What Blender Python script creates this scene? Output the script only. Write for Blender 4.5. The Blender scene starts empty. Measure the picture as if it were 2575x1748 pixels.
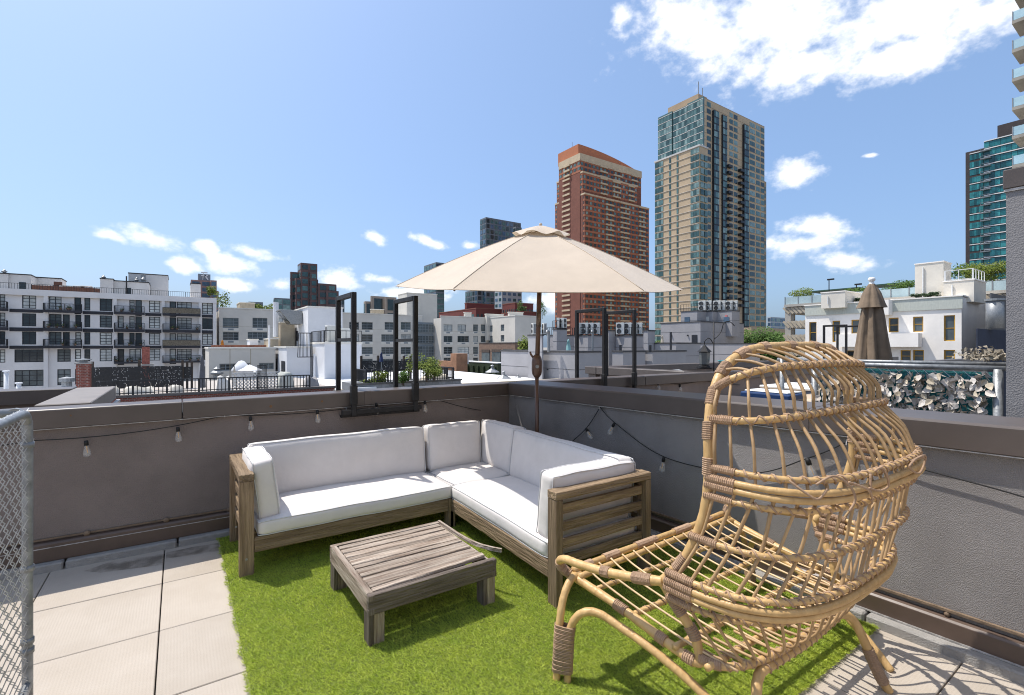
import bpy, math, random
import numpy as np
from mathutils import Vector, Matrix
random.seed(7)
RNG = np.random.default_rng(11)
sc = bpy.context.scene
COL = sc.collection
R = math.radians

# ------------------------------------------------------------------ camera
CAMH, YAW = 1.48, R(34.51)
FPX, HORIZ, CXP, W0, H0 = 1219.0, 869.65, 1287.5, 2575.0, 1748.0   # photo pixels
cam = bpy.data.cameras.new('camera')
cam.sensor_width = 36.0
cam.lens = 36.0 * FPX / W0
cam.shift_y = (HORIZ - H0 / 2) / W0
cam.clip_start, cam.clip_end = 0.05, 6000
co = bpy.data.objects.new('camera', cam); COL.objects.link(co)
co.location = (0, 0, CAMH); co.rotation_euler = (R(90), 0, -YAW)
sc.camera = co

# ------------------------------------------------------------------ light
SUNV = Vector((-0.27, 0.42, 1.0)).normalized()          # towards the sun
SUN_EL = math.asin(SUNV.z); SUN_AZ = math.atan2(SUNV.x, SUNV.y)
sun = bpy.data.lights.new('sun', 'SUN'); sun.energy = 3.75; sun.angle = R(0.53); sun.color = (1.0, 0.945, 0.865)
so = bpy.data.objects.new('sun', sun); COL.objects.link(so)
so.rotation_euler = (-SUNV).to_track_quat('-Z', 'Y').to_euler(); so.location = (-8, 12, 30)
sc.view_settings.view_transform = 'Standard'; sc.view_settings.look = 'None'
sc.view_settings.exposure = 0.5; sc.view_settings.gamma = 1.0; sc.view_settings.use_curve_mapping = False
sc.cycles.use_denoising = True; sc.cycles.filter_width = 1.05
sc.cycles.max_bounces = 6; sc.cycles.diffuse_bounces = 3; sc.cycles.glossy_bounces = 3
sc.cycles.transmission_bounces = 6; sc.cycles.transparent_max_bounces = 12
sc.cycles.sample_clamp_indirect = 6.0; sc.cycles.caustics_reflective = False; sc.cycles.caustics_refractive = False

# ------------------------------------------------------------------ photo pixel -> point on a real plane
_s, _c = math.sin(YAW), math.cos(YAW)
FW, RT = Vector((_s, _c, 0)), Vector((_c, -_s, 0))
CAMP = Vector((0, 0, CAMH))
def ray(x, y): return FW + RT * ((x - CXP) / FPX) + Vector((0, 0, (HORIZ - y) / FPX))
def gz(x, y, z=0.0): v = ray(x, y); return CAMP + v * ((z - CAMH) / v.z)
def gx(x, y, X): v = ray(x, y); return CAMP + v * (X / v.x)
def gy(x, y, Y): v = ray(x, y); return CAMP + v * (Y / v.y)
def gd(x, y, d): return CAMP + ray(x, y) * d

# ------------------------------------------------------------------ world: physical sky with fair-weather clouds
wd = bpy.data.worlds.new('World'); sc.world = wd; wd.use_nodes = True
nt = wd.node_tree; nt.nodes.clear()
def N(t, **k):
    n = nt.nodes.new(t)
    for a, b in k.items(): setattr(n, a, b)
    return n
out = N('ShaderNodeOutputWorld'); bg = N('ShaderNodeBackground')
sky = N('ShaderNodeTexSky', sky_type='NISHITA', sun_disc=False, sun_elevation=SUN_EL, sun_rotation=SUN_AZ,
        altitude=20.0, air_density=1.0, dust_density=3.0, ozone_density=8.0)
bg.inputs['Strength'].default_value = 0.14
nt.links.new(bg.outputs[0], out.inputs[0])
tc = N('ShaderNodeTexCoord')
CLOUDS = [  # px, py, half-width, half-height, tilt of each cloud in the sky
    (1930, 35, 300, 155, 8), (1790, 70, 170, 120, 30), (2290, 20, 270, 95, -10), (2230, 150, 190, 50, 4), (2020, 170, 120, 62, -12), (2520, 30, 150, 70, 0),
    (1990, 445, 62, 42, 0), (2060, 575, 88, 38, 8), (2010, 615, 110, 36, 0), (2120, 655, 90, 26, 10),
    (268, 592, 44, 16, 10), (380, 600, 62, 26, 10), (520, 622, 30, 20, 20), (635, 634, 66, 20, 12), (460, 668, 40, 24, 10), (585, 665, 70, 26, 10),
    (945, 597, 34, 16, 15), (1080, 608, 46, 14, 18), (1180, 617, 26, 12, 0), (855, 702, 52, 30, 0), (960, 703, 55, 14, 5), (590, 718, 45, 20, 0), (1420, 760, 90, 30, 0), (700,715,30,16,0),
    (1560, 40, 28, 28, 40), (2190, 390, 18, 7, 0), (1040, 735, 90, 22, 0)]
OUTSIDE = [(-70, 22, 14, 5), (-115, 30, 20, 7), (-160, 18, 18, 6), (160, 26, 20, 8), (120, 16, 15, 5), (95, 40, 17, 8), (-140, 55, 16, 9), (130, 62, 18, 9)]
def mth(op, a, b=None, clamp=False):
    n = N('ShaderNodeMath', operation=op, use_clamp=clamp)
    for i, v in enumerate((a, b)):
        if v is None: continue
        if isinstance(v, (int, float)): n.inputs[i].default_value = v
        else: nt.links.new(v, n.inputs[i])
    return n.outputs[0]
acc = None
blobs = []
for (px, py, hw, hh, tl) in CLOUDS:
    v = ray(px, py); L = v.length; k = 1.0 / (FPX * L)
    blobs.append((v.normalized(), hw * k * 1.1, hh * k * 1.1, R(tl)))
for (az, el, w, h) in OUTSIDE:
    a = YAW + R(az); e = R(el)
    blobs.append((Vector((math.sin(a) * math.cos(e), math.cos(a) * math.cos(e), math.sin(e))), R(w), R(h), 0))
for (d, rw, rh, tl) in blobs:
    xax = d.cross(Vector((0, 0, 1))).normalized(); zax = xax.cross(d).normalized()
    x2 = xax * math.cos(tl) - zax * math.sin(tl); z2 = zax * math.cos(tl) + xax * math.sin(tl)
    M = Matrix((x2, d, z2)).transposed()
    mp = N('ShaderNodeMapping', vector_type='TEXTURE')
    mp.inputs['Location'].default_value = d; mp.inputs['Rotation'].default_value = M.to_euler(); mp.inputs['Scale'].default_value = (rw, 0.6, rh)
    nt.links.new(tc.outputs['Generated'], mp.inputs['Vector'])
    ln = N('ShaderNodeVectorMath', operation='LENGTH'); nt.links.new(mp.outputs[0], ln.inputs[0])
    m = mth('SUBTRACT', 1.0, ln.outputs['Value'])
    acc = m if acc is None else mth('MAXIMUM', acc, m)
acc = mth('MAXIMUM', acc, -1.0)
nz = N('ShaderNodeTexNoise'); nz.inputs['Scale'].default_value = 10.0; nz.inputs['Detail'].default_value = 8.0; nz.inputs['Roughness'].default_value = 0.56
mpn = N('ShaderNodeMapping'); mpn.inputs['Scale'].default_value = (1, 1, 1.45); nt.links.new(tc.outputs['Generated'], mpn.inputs[0]); nt.links.new(mpn.outputs[0], nz.inputs['Vector'])
nz2 = N('ShaderNodeTexNoise'); nz2.inputs['Scale'].default_value = 38.0; nz2.inputs['Detail'].default_value = 5.0; nz2.inputs['Roughness'].default_value = 0.55; nt.links.new(mpn.outputs[0], nz2.inputs['Vector'])
e1 = mth('MULTIPLY', mth('SUBTRACT', nz.outputs[0], 0.5), 3.3)
e2 = mth('MULTIPLY', mth('SUBTRACT', nz2.outputs[0], 0.5), 3.0)
den = mth('ADD', mth('ADD', mth('MULTIPLY', acc, 2.0), e1), mth('ADD', e2, -0.30))
mr = N('ShaderNodeMapRange', interpolation_type='SMOOTHSTEP'); mr.inputs['From Min'].default_value = -0.45; mr.inputs['From Max'].default_value = 1.45
nt.links.new(den, mr.inputs['Value'])
cm = mth('MULTIPLY', mr.outputs[0], 0.95)
cr = N('ShaderNodeMix', data_type='RGBA')
cr.inputs['A'].default_value = (6.2, 6.35, 6.7, 1); cr.inputs['B'].default_value = (7.2, 7.1, 7.0, 1)
nt.links.new(mth('ADD', e1, 0.5, True), cr.inputs['Factor'])
veil = N('ShaderNodeMix', data_type='RGBA'); veil.inputs['Factor'].default_value = 0.35; veil.inputs['B'].default_value = (2.2, 3.3, 5.0, 1)   # thin high haze over the whole sky
nt.links.new(sky.outputs[0], veil.inputs['A'])
mx = N('ShaderNodeMix', data_type='RGBA')
nt.links.new(cm, mx.inputs['Factor']); nt.links.new(veil.outputs['Result'], mx.inputs['A']); nt.links.new(cr.outputs['Result'], mx.inputs['B'])
nt.links.new(mx.outputs['Result'], bg.inputs['Color'])

# ------------------------------------------------------------------ materials
MATS = {}
def pm(name, col, rough=0.75, var=0.12, scale=4.0, bump=0.0, bscale=60.0, metal=0.0, spec=0.4, col2=None, stretch=(1, 1, 1), detail=5.0,
       rand=0.0, trans=0.0, sheen=0.0, mask=(0.45, 0.62), coat=0.0, space='Object'):
    """plain procedural surface: two-tone noise, fine relief, a little tone change from object to object"""
    if name in MATS: return MATS[name]
    m = bpy.data.materials.new(name); m.use_nodes = True
    t = m.node_tree; b = t.nodes['Principled BSDF']; ln = t.links
    tcn = t.nodes.new('ShaderNodeTexCoord'); mp = t.nodes.new('ShaderNodeMapping'); mp.inputs['Scale'].default_value = stretch
    ln.new(tcn.outputs[space], mp.inputs['Vector'])
    vec = mp.outputs[0]
    if rand:
        oi = t.nodes.new('ShaderNodeObjectInfo'); va = t.nodes.new('ShaderNodeVectorMath'); va.operation = 'ADD'
        sc_ = t.nodes.new('ShaderNodeMath'); sc_.operation = 'MULTIPLY'; sc_.inputs[1].default_value = 37.0
        ln.new(oi.outputs['Random'], sc_.inputs[0]); ln.new(mp.outputs[0], va.inputs[0]); ln.new(sc_.outputs[0], va.inputs[1]); vec = va.outputs[0]
    nz = t.nodes.new('ShaderNodeTexNoise'); nz.inputs['Scale'].default_value = scale; nz.inputs['Detail'].default_value = detail; nz.inputs['Roughness'].default_value = 0.6
    ln.new(vec, nz.inputs['Vector'])
    mr_ = t.nodes.new('ShaderNodeMapRange'); mr_.inputs['From Min'].default_value = mask[0] - 0.12; mr_.inputs['From Max'].default_value = mask[1] + 0.12
    ln.new(nz.outputs[0], mr_.inputs['Value'])
    mixn = t.nodes.new('ShaderNodeMix'); mixn.data_type = 'RGBA'
    c2 = col2 if col2 else tuple(max(0, c * (1 - 2 * var)) for c in col)
    c1 = col if col2 else tuple(min(1, c * (1 + var)) for c in col)
    mixn.inputs['A'].default_value = (*c1, 1); mixn.inputs['B'].default_value = (*c2, 1)
    ln.new(mr_.outputs[0], mixn.inputs['Factor'])
    cout = mixn.outputs['Result']
    if rand:
        hs = t.nodes.new('ShaderNodeHueSaturation'); m2 = t.nodes.new('ShaderNodeMapRange')
        m2.inputs['To Min'].default_value = 1 - rand; m2.inputs['To Max'].default_value = 1 + rand
        ln.new(oi.outputs['Random'], m2.inputs['Value']); ln.new(m2.outputs[0], hs.inputs['Value']); ln.new(cout, hs.inputs['Color']); cout = hs.outputs[0]
    ln.new(cout, b.inputs['Base Color'])
    b.inputs['Roughness'].default_value = rough; b.inputs['Metallic'].default_value = metal; b.inputs['Specular IOR Level'].default_value = spec
    if trans: b.inputs['Transmission Weight'].default_value = trans
    if sheen: b.inputs['Sheen Weight'].default_value = sheen
    if coat: b.inputs['Coat Weight'].default_value = coat
    if bump:
        nb = t.nodes.new('ShaderNodeTexNoise'); nb.inputs['Scale'].default_value = bscale; nb.inputs['Detail'].default_value = 4.0
        ln.new(vec, nb.inputs['Vector'])
        bp = t.nodes.new('ShaderNodeBump'); bp.inputs['Strength'].default_value = bump; bp.inputs['Distance'].default_value = 0.02
        ln.new(nb.outputs[0], bp.inputs['Height']); ln.new(bp.outputs[0], b.inputs['Normal'])
    MATS[name] = m
    return m
def glassy(name, col, rough=0.06, rand=0.35, spec=0.5, metal=0.0):
    """window glass: dark body, mirror-like skin, tone differs from pane to pane"""
    m = pm(name, col, rough=rough, var=0.25, scale=0.6, spec=spec, rand=rand, metal=metal)
    return m

def translucent(m, k, col):
    t = m.node_tree; b = t.nodes['Principled BSDF']; o = t.nodes['Material Output']
    tr = t.nodes.new('ShaderNodeBsdfTranslucent'); tr.inputs[0].default_value = (*col, 1); mxs = t.nodes.new('ShaderNodeMixShader'); mxs.inputs[0].default_value = k
    t.links.new(b.outputs[0], mxs.inputs[1]); t.links.new(tr.outputs[0], mxs.inputs[2]); t.links.new(mxs.outputs[0], o.inputs[0])

# ------------------------------------------------------------------ mesh building
class MB:
    def __init__(s): s.v = []; s.f = []
    def add(s, vs, fs):
        o = len(s.v); s.v += [tuple(p) for p in vs]; s.f += [tuple(i + o for i in f) for f in fs]; return s
    def box(s, x0, x1, y0, y1, z0, z1):
        if x1 < x0: x0, x1 = x1, x0
        if y1 < y0: y0, y1 = y1, y0
        if z1 < z0: z0, z1 = z1, z0
        return s.add([(x0, y0, z0), (x1, y0, z0), (x1, y1, z0), (x0, y1, z0), (x0, y0, z1), (x1, y0, z1), (x1, y1, z1), (x0, y1, z1)],
                     [(0, 3, 2, 1), (4, 5, 6, 7), (0, 1, 5, 4), (1, 2, 6, 5), (2, 3, 7, 6), (3, 0, 4, 7)])
    def bar(s, p, q, w, h, up=(0, 0, 1)):
        p, q = Vector(p), Vector(q); d = (q - p).normalized(); u = Vector(up)
        if abs(d.dot(u)) > 0.95: u = Vector((0, 1, 0))
        a = d.cross(u).normalized() * (w / 2); b = a.cross(d).normalized() * (h / 2)
        vs = [p - a - b, p + a - b, p + a + b, p - a + b, q - a - b, q + a - b, q + a + b, q - a + b]
        return s.add(vs, [(0, 3, 2, 1), (4, 5, 6, 7), (0, 1, 5, 4), (1, 2, 6, 5), (2, 3, 7, 6), (3, 0, 4, 7)])
    def loft(s, A, B):
        n = len(A); vs = list(A) + list(B)
        fs = [(i, (i + 1) % n, n + (i + 1) % n, n + i) for i in range(n)] + [tuple(range(n - 1, -1, -1)), tuple(range(n, 2 * n))]
        return s.add(vs, fs)
    def tube(s, pts, r, n=8, caps=True, flat=None):
        P = [Vector(p) for p in pts]; m = len(P)
        rr = r if isinstance(r, (list, tuple)) else [r] * m
        T = [(P[min(i + 1, m - 1)] - P[max(i - 1, 0)]).normalized() for i in range(m)]
        u = T[0].orthogonal().normalized(); vs = []
        for i in range(m):
            u = (u - T[i] * u.dot(T[i])); u = u.normalized() if u.length > 1e-6 else T[i].orthogonal().normalized()
            w = T[i].cross(u)
            for k in range(n):
                a = 2 * math.pi * k / n
                vs.append(P[i] + (u * math.cos(a) + w * math.sin(a)) * rr[i])
        fs = [(i * n + k, i * n + (k + 1) % n, (i + 1) * n + (k + 1) % n, (i + 1) * n + k) for i in range(m - 1) for k in range(n)]
        if caps: fs += [tuple(range(n - 1, -1, -1)), tuple(range((m - 1) * n, m * n))]
        return s.add(vs, fs)
    def helix(s, pts, rad, r, pitch, n=4, ph=0.0, width=1.0):
        """thin strand wound round a path"""
        P = [Vector(p) for p in pts]; L = 0; q = []; u = None
        for i in range(len(P) - 1):
            seg = (P[i + 1] - P[i]); l = seg.length; T = seg.normalized()
            if u is None: u = T.orthogonal().normalized()
            u = (u - T * u.dot(T)).normalized(); w = T.cross(u); k = max(2, int(l / pitch * 7))
            for j in range(k):
                t = j / k; a = ph + 2 * math.pi * (L + l * t) / pitch
                q.append(P[i] + seg * t + (u * math.cos(a) + w * math.sin(a)) * rad)
            L += l
        return s.tube(q, r, n, caps=False)
    def lathe(s, prof, c, n=16, axis='Z'):
        vs = []
        for (r, h) in prof:
            for k in range(n):
                a = 2 * math.pi * k / n; x, y = r * math.cos(a), r * math.sin(a)
                vs.append((c[0] + x, c[1] + y, c[2] + h) if axis == 'Z' else (c[0] + x, c[1] + h, c[2] + y))
        m = len(prof)
        fs = [(i * n + k, i * n + (k + 1) % n, (i + 1) * n + (k + 1) % n, (i + 1) * n + k) for i in range(m - 1) for k in range(n)]
        if axis != 'Z': fs = [f[::-1] for f in fs]
        return s.add(vs, fs)
    def quad(s, a, b, c, d): return s.add([a, b, c, d], [(0, 1, 2, 3)])
    def xf(s, fn): s.v = [tuple(fn(Vector(p))) for p in s.v]; return s
    def mesh(s, name, base=(0, 0, 0), smooth=False):
        me = bpy.data.meshes.new(name); b = Vector(base)
        me.from_pydata([tuple(Vector(p) - b) for p in s.v], [], s.f)
        if smooth: me.polygons.foreach_set('use_smooth', [True] * len(me.polygons))
        me.update(); return me

BASE = {}
def tag(o, label=None, cat=None, group=None, kind=None):
    if label: o['label'] = label
    if cat: o['category'] = cat
    if group: o['group'] = group
    if kind: o['kind'] = kind
    return o
def thing(name, label, cat, base=(0, 0, 0), group=None, kind=None):
    o = bpy.data.objects.new(name, None); COL.objects.link(o); o.location = base; o.empty_display_size = 0.1
    BASE[o.name] = Vector(base); return tag(o, label, cat, group, kind)
def root_base(p):
    return BASE[p.name] if p is not None else Vector((0, 0, 0))
def part(name, mb, mat, parent=None, smooth=False, bevel=0.0, label=None, cat=None, group=None, kind=None, base=None, seg=1, weld=False):
    """one mesh object; its points are given in world space and stored relative to its thing's base"""
    b = root_base(parent) if parent is not None else Vector(base or (0, 0, 0))
    me = mb.mesh(name, b, smooth); me.materials.append(mat)
    o = bpy.data.objects.new(name, me); COL.objects.link(o)
    if parent is not None: o.parent = parent
    else: o.location = b
    BASE[o.name] = b
    if bevel:
        md = o.modifiers.new('bevel', 'BEVEL'); md.width = bevel; md.segments = seg; md.limit_method = 'ANGLE'; md.angle_limit = R(40)
    return tag(o, label, cat, group, kind)
def inst(name, me, parent, loc, rot=(0, 0, 0), scl=(1, 1, 1), kind=None):
    """a piece that shares its mesh with its likes; loc in world space"""
    o = bpy.data.objects.new(name, me); COL.objects.link(o)
    if parent is not None: o.parent = parent
    o.location = Vector(loc) - root_base(parent); o.rotation_euler = rot; o.scale = scl
    if kind: o['kind'] = kind
    return o
def unit_mesh(name, mb, mat, smooth=False):
    me = mb.mesh(name, (0, 0, 0), smooth); me.materials.append(mat); return me
def dup(o, loc, label=None, rotz=None, parent=None):
    c = o.copy(); COL.objects.link(c); c.parent = parent
    if parent is None:
        c.location = loc
        if rotz is not None: c.rotation_euler = (0, 0, rotz)
        if label: c['label'] = label
    BASE[c.name] = Vector(loc)
    for ch in list(o.children): dup(ch, loc, parent=c)
    return c
def cr(pts, n=8):
    """smooth curve through points"""
    P = [Vector(p) for p in pts]; q = []
    for i in range(len(P) - 1):
        a, b, c, d = P[max(i - 1, 0)], P[i], P[i + 1], P[min(i + 2, len(P) - 1)]
        for k in range(n):
            t = k / n
            q.append(0.5 * ((2 * b) + (c - a) * t + (2 * a - 5 * b + 4 * c - d) * t * t + (3 * b - a - 3 * c + d) * t ** 3))
    q.append(P[-1]); return q
# ================================================================== MATERIALS OF THE TERRACE
M_STUC_B = pm('stucco_warm_grey', (0.215, 0.180, 0.163), 0.9, 0.10, 2.2, 0.5, 170, spec=0.15)
M_STUC_R = pm('stucco_grey', (0.29, 0.272, 0.264), 0.9, 0.10, 2.0, 0.65, 260, spec=0.15)
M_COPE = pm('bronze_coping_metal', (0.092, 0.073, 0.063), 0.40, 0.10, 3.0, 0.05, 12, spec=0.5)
M_FLASH = pm('brown_flashing_metal', (0.105, 0.072, 0.055), 0.40, 0.12, 4.0, 0.04, 14, spec=0.5)
M_CURB = pm('curb_concrete', (0.33, 0.315, 0.295), 0.95, 0.07, 30.0, 0.5, 160, spec=0.1)
M_TRIM = pm('tan_flashing_edge', (0.19, 0.135, 0.09), 0.7, 0.2, 20, 0.2, 60)
M_DRIP = pm('pale_drip_edge', (0.42, 0.40, 0.38), 0.45, 0.3, 25.0, spec=0.5)
M_PAVER = pm('cream_paver', (0.435, 0.385, 0.328), 0.9, 0.07, 2.4, 0.15, 260, spec=0.12, rand=0.05, col2=(0.375, 0.325, 0.268))
def ribbed(m, scale):
    t = m.node_tree; bp = [n for n in t.nodes if n.type == 'BUMP'][0]; nb = bp.inputs['Height'].links[0].from_node
    vec = nb.inputs['Vector'].links[0].from_socket
    w = t.nodes.new('ShaderNodeTexWave'); w.wave_type = 'BANDS'; w.bands_direction = 'X'; w.inputs['Scale'].default_value = scale; w.inputs['Distortion'].default_value = 1.2; w.inputs['Detail'].default_value = 1.0
    w2 = t.nodes.new('ShaderNodeTexWave'); w2.wave_type = 'BANDS'; w2.bands_direction = 'Y'; w2.inputs['Scale'].default_value = scale; w2.inputs['Distortion'].default_value = 1.2
    t.links.new(vec, w.inputs['Vector']); t.links.new(vec, w2.inputs['Vector'])
    a = t.nodes.new('ShaderNodeMath'); a.operation = 'MULTIPLY'; t.links.new(w.outputs[1], a.inputs[0]); t.links.new(w2.outputs[1], a.inputs[1])
    b = t.nodes.new('ShaderNodeMath'); b.operation = 'ADD'; t.links.new(a.outputs[0], b.inputs[0]); t.links.new(nb.outputs[0], b.inputs[1])
    t.links.new(b.outputs[0], bp.inputs['Height'])
ribbed(M_PAVER, 24.0)
M_DARK = pm('dark_underlay', (0.03, 0.028, 0.026), 0.95, 0.2, 5)
M_BLACK = pm('black_painted_steel', (0.016, 0.015, 0.015), 0.55, 0.25, 14, 0.15, 60, spec=0.3)
M_RUST = pm('rust_spot', (0.20, 0.10, 0.045), 0.9, 0.3, 30)
def woods(nm, c, c2, var=0.2):
    return [pm(nm + '_' + a, c, 0.82, var, 1.0, 0.9, 2.2, spec=0.2, col2=c2, stretch=st, rand=0.24, detail=8.0, mask=(0.46, 0.60))
            for a, st in (('x', (3.0, 42, 42)), ('y', (42, 3.0, 42)), ('z', (42, 42, 3.0)))]
WSX, WSY, WSZ = woods('weathered_teak', (0.335, 0.242, 0.152), (0.145, 0.098, 0.06))
WTX, WTY, WTZ = woods('grey_teak', (0.43, 0.365, 0.30), (0.145, 0.095, 0.066))
WDX, WDY, WDZ = woods('dark_teak', (0.195, 0.160, 0.135), (0.085, 0.066, 0.054))
M_CUSH = pm('white_outdoor_canvas', (0.65, 0.61, 0.58), 0.88, 0.03, 6.0, 0.32, 11.0, spec=0.2, sheen=0.15)
M_PIPE = pm('white_piping', (0.58, 0.575, 0.57), 0.85, 0.05, 8)
M_GALV = pm('galvanised_steel', (0.27, 0.28, 0.285), 0.45, 0.22, 18, 0.12, 50, metal=0.35, spec=0.4)
M_WIRE = pm('galvanised_wire', (0.46, 0.47, 0.48), 0.45, 0.15, 18, metal=0.6)

# ================================================================== TERRACE FLOOR
SEAM = 0.61
floor = part('terrace_floor', MB().box(-2.6, 3.16, -2.7, 4.44, -0.30, -0.035), M_DARK, kind='structure')
me_p = unit_mesh('paver', MB().box(-0.302, 0.302, -0.302, 0.302, -0.034, 0.0), M_PAVER)
for i in range(-4, 6):
    for j in range(-9, 3):
        cx, cy = -0.084 + SEAM * i + 0.305, 3.115 + SEAM * j + 0.305
        if cx > 0.75 and cx < 2.9 and cy > 1.4: continue      # lies wholly under the turf
        o = inst('paver', me_p, floor, (cx, cy, RNG.uniform(-0.0025, 0.0)), (RNG.uniform(-.0015, .0015), RNG.uniform(-.0015, .0015), RNG.choice([0, math.pi])))
        md = o.modifiers.new('bevel', 'BEVEL'); md.width = 0.003; md.segments = 1
# added, unseen wall behind the camera, pale to bounce sunlight onto the terrace
ph = thing('penthouse_wall', 'added pale bounce wall with glazed door, unseen behind the terrace', 'wall', (0.3, -2.6, 0))
part('wall', MB().box(-4.2, -1.0, -2.95, -2.60, -.3, 3.6).box(0.9, 5.6, -2.95, -2.60, -.3, 3.6).box(-1.0, .9, -2.95, -2.60, 2.3, 3.6), pm('pale_bounce_render', (.74, .69, .63), .9, .05, 2, .3, 80), ph)
part('door_frame', MB().box(-1.0, -.93, -2.8, -2.7, 0, 2.3).box(.83, .9, -2.8, -2.7, 0, 2.3).box(-.09, -.01, -2.8, -2.7, 0, 2.3).box(-.93, .83, -2.8, -2.7, 2.22, 2.3), M_BLACK, ph)
part('door_glass', MB().box(-.93, .83, -2.77, -2.76, 0, 2.22), pm('door_glass', (.06, .07, .075), .05, .1, 2, spec=.6), ph)
# turf: a backing sheet and the pile
TX0, TX1, TY0, TY1 = 0.245, 3.005, 1.0, 4.315
part('turf_backing', MB().box(TX0 + .01, TX1, TY0 + .015, TY1, 0.004, 0.012), pm('turf_backing', (0.11, 0.14, 0.025), 1.0, 0.25, 60), kind='structure')
M_GRASS = pm('turf_blade', (0.54, 0.60, 0.09), 0.5, 0.1, 9.0, spec=0.25, col2=(0.33, 0.44, 0.052), mask=(0.4, 0.6), detail=8)


def turf(n):
    x = RNG.uniform(TX0, TX1, n); y = TY0 + (TY1 - TY0) * RNG.random(n) ** 1.15
    ed = 0.012 * np.sin(y * 23) + 0.008 * np.sin(y * 61); x = np.where(x < TX0 + 0.03, x + ed * 0.6, x)
    h = RNG.uniform(0.006, 0.016, n); a = RNG.uniform(0, 2 * math.pi, n)
    lean = RNG.uniform(0.008, 0.024, n); la = RNG.normal(3.6, 1.3, n)
    w = RNG.uniform(0.0011, 0.0021, n)
    z0 = np.full(n, 0.010)
    v = np.zeros((n, 3, 3))
    v[:, 0] = np.stack([x - w * np.cos(a), y - w * np.sin(a), z0], 1); v[:, 1] = np.stack([x + w * np.cos(a), y + w * np.sin(a), z0], 1)
    v[:, 2] = np.stack([x + lean * np.cos(la), y + lean * np.sin(la), z0 + h], 1)
    me = bpy.data.meshes.new('artificial_grass'); me.vertices.add(3 * n); me.vertices.foreach_set('co', v.reshape(-1))
    me.loops.add(3 * n); me.loops.foreach_set('vertex_index', np.arange(3 * n, dtype=np.int32))
    me.polygons.add(n); me.polygons.foreach_set('loop_start', np.arange(0, 3 * n, 3, dtype=np.int32)); me.polygons.foreach_set('loop_total', np.full(n, 3, dtype=np.int32))
    me.update(); me.validate(); me.materials.append(M_GRASS)
    o = bpy.data.objects.new('artificial_grass', me); COL.objects.link(o)
    tag(o, 'bright green artificial turf laid over the pavers under the furniture', 'turf', kind='stuff')
translucent(M_GRASS, 0.22, (0.35, 0.46, 0.05))
turf(620000)
M_DAMP = pm('damp_stain', (0.105, 0.082, 0.055), 0.6, 0.2, 14, spec=0.3)
_dn = M_DAMP.node_tree; _nz = _dn.nodes.new('ShaderNodeTexNoise'); _nz.inputs['Scale'].default_value = 9.0; _nz.inputs['Detail'].default_value = 6.0; _mr = _dn.nodes.new('ShaderNodeMapRange'); _mr.inputs['From Min'].default_value = 0.36; _mr.inputs['From Max'].default_value = 0.60; _mr.inputs['To Max'].default_value = 0.42
_tc = _dn.nodes.new('ShaderNodeTexCoord'); _dn.links.new(_tc.outputs['Object'], _nz.inputs['Vector']); _dn.links.new(_nz.outputs[0], _mr.inputs['Value']); _dn.links.new(_mr.outputs[0], _dn.nodes['Principled BSDF'].inputs['Alpha'])
for poly in (((430, 938), (560, 893), (700, 868), (848, 846), (848, 905), (760, 915), (640, 930), (520, 945)), ((858, 842), (1000, 812), (1130, 792), (1138, 832), (1040, 848), (940, 862), (858, 872))):
    part('damp_stain', MB().add([gz(x * .4866, 980 + y * .4866, .0022) for x, y in poly], [tuple(range(len(poly)))[::-1]]), M_DAMP, floor)
# ================================================================== PARAPETS
def prof_loft(mb, fA, fB): return mb.loft(fA, fB)
WY = 4.38                                   # plane of the back coping and base flashing
def RX(y): return 3.083 - (y - 0.484) * 0.0323        # plane of the right coping; the wall is a touch off square
bp_ = thing('parapet_wall', 'dark warm grey stucco parapet with bronze coping running along the back of the terrace', 'parapet', (0, WY, 0))
part('wall', MB().box(-2.9, 22.0, WY + 0.04, WY + 0.30, -3.2, 0.95), M_STUC_B, bp_)
def copeY(x0, x1, zl, zr, dy=0.0):
    def pf(x, z): return [(x, WY + dy, z), (x, WY + 0.34, z), (x, WY + 0.34, z + 0.118), (x, WY + dy + 0.012, z + 0.128), (x, WY + dy, z + 0.122)]
    return MB().loft(pf(x0, zl), pf(x1, zr))
zb = lambda x: 0.930 + (x + 0.78) / 3.74 * 0.015 if x < 3 else 0.945
segs = [(-2.9, 0.02), (0.025, 1.418), (1.424, 3.04), (3.30, 5.2), (5.205, 9.0), (9.005, 13.5), (13.505, 22.0)]
for (a, b) in segs: part('coping', copeY(a, b, zb(a), zb(b)), M_COPE, bp_, bevel=0.004)
part('joint_cover', copeY(1.385, 1.455, 0.940, 0.940, -0.003).xf(lambda p: Vector((p.x, p.y, p.z + 0.002))), M_COPE, bp_, bevel=0.003)
part('drip_edge', MB().box(-2.9, 2.98, WY + 0.004, WY + 0.035, 0.924, 0.9285).xf(lambda p: Vector((p.x, p.y, p.z + (p.x + .78) / 3.74 * .015))), M_DRIP, bp_)
def flashY(x0, x1):
    pf = lambda x: [(x, WY, 0.052), (x, WY + 0.039, 0.052), (x, WY + 0.039, 0.181), (x, WY + 0.010, 0.174), (x, WY, 0.164)]
    return MB().loft(pf(x0), pf(x1))
part('flashing', flashY(-2.9, 2.99), M_FLASH, bp_, bevel=0.002)
part('flashing_lip', MB().box(-2.9, 2.99, WY - 0.003, WY - 0.0005, 0.140, 0.145), M_DRIP, bp_)
part('trim_strip', MB().box(-2.9, 2.99, WY + 0.024, WY + 0.0385, 0.190, 0.198), M_TRIM, bp_)
for x in (-2.0, -1.35, -0.52, -0.075, 0.33, 0.9, 1.5): part('fastener', MB().lathe([(0, -.006), (0.018, -.004), (0.02, 0), (0.02, .004)], (x, WY + 0.022, 0.190), 8, 'Y'), M_TRIM, bp_, smooth=True)
xx = -2.9
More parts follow.
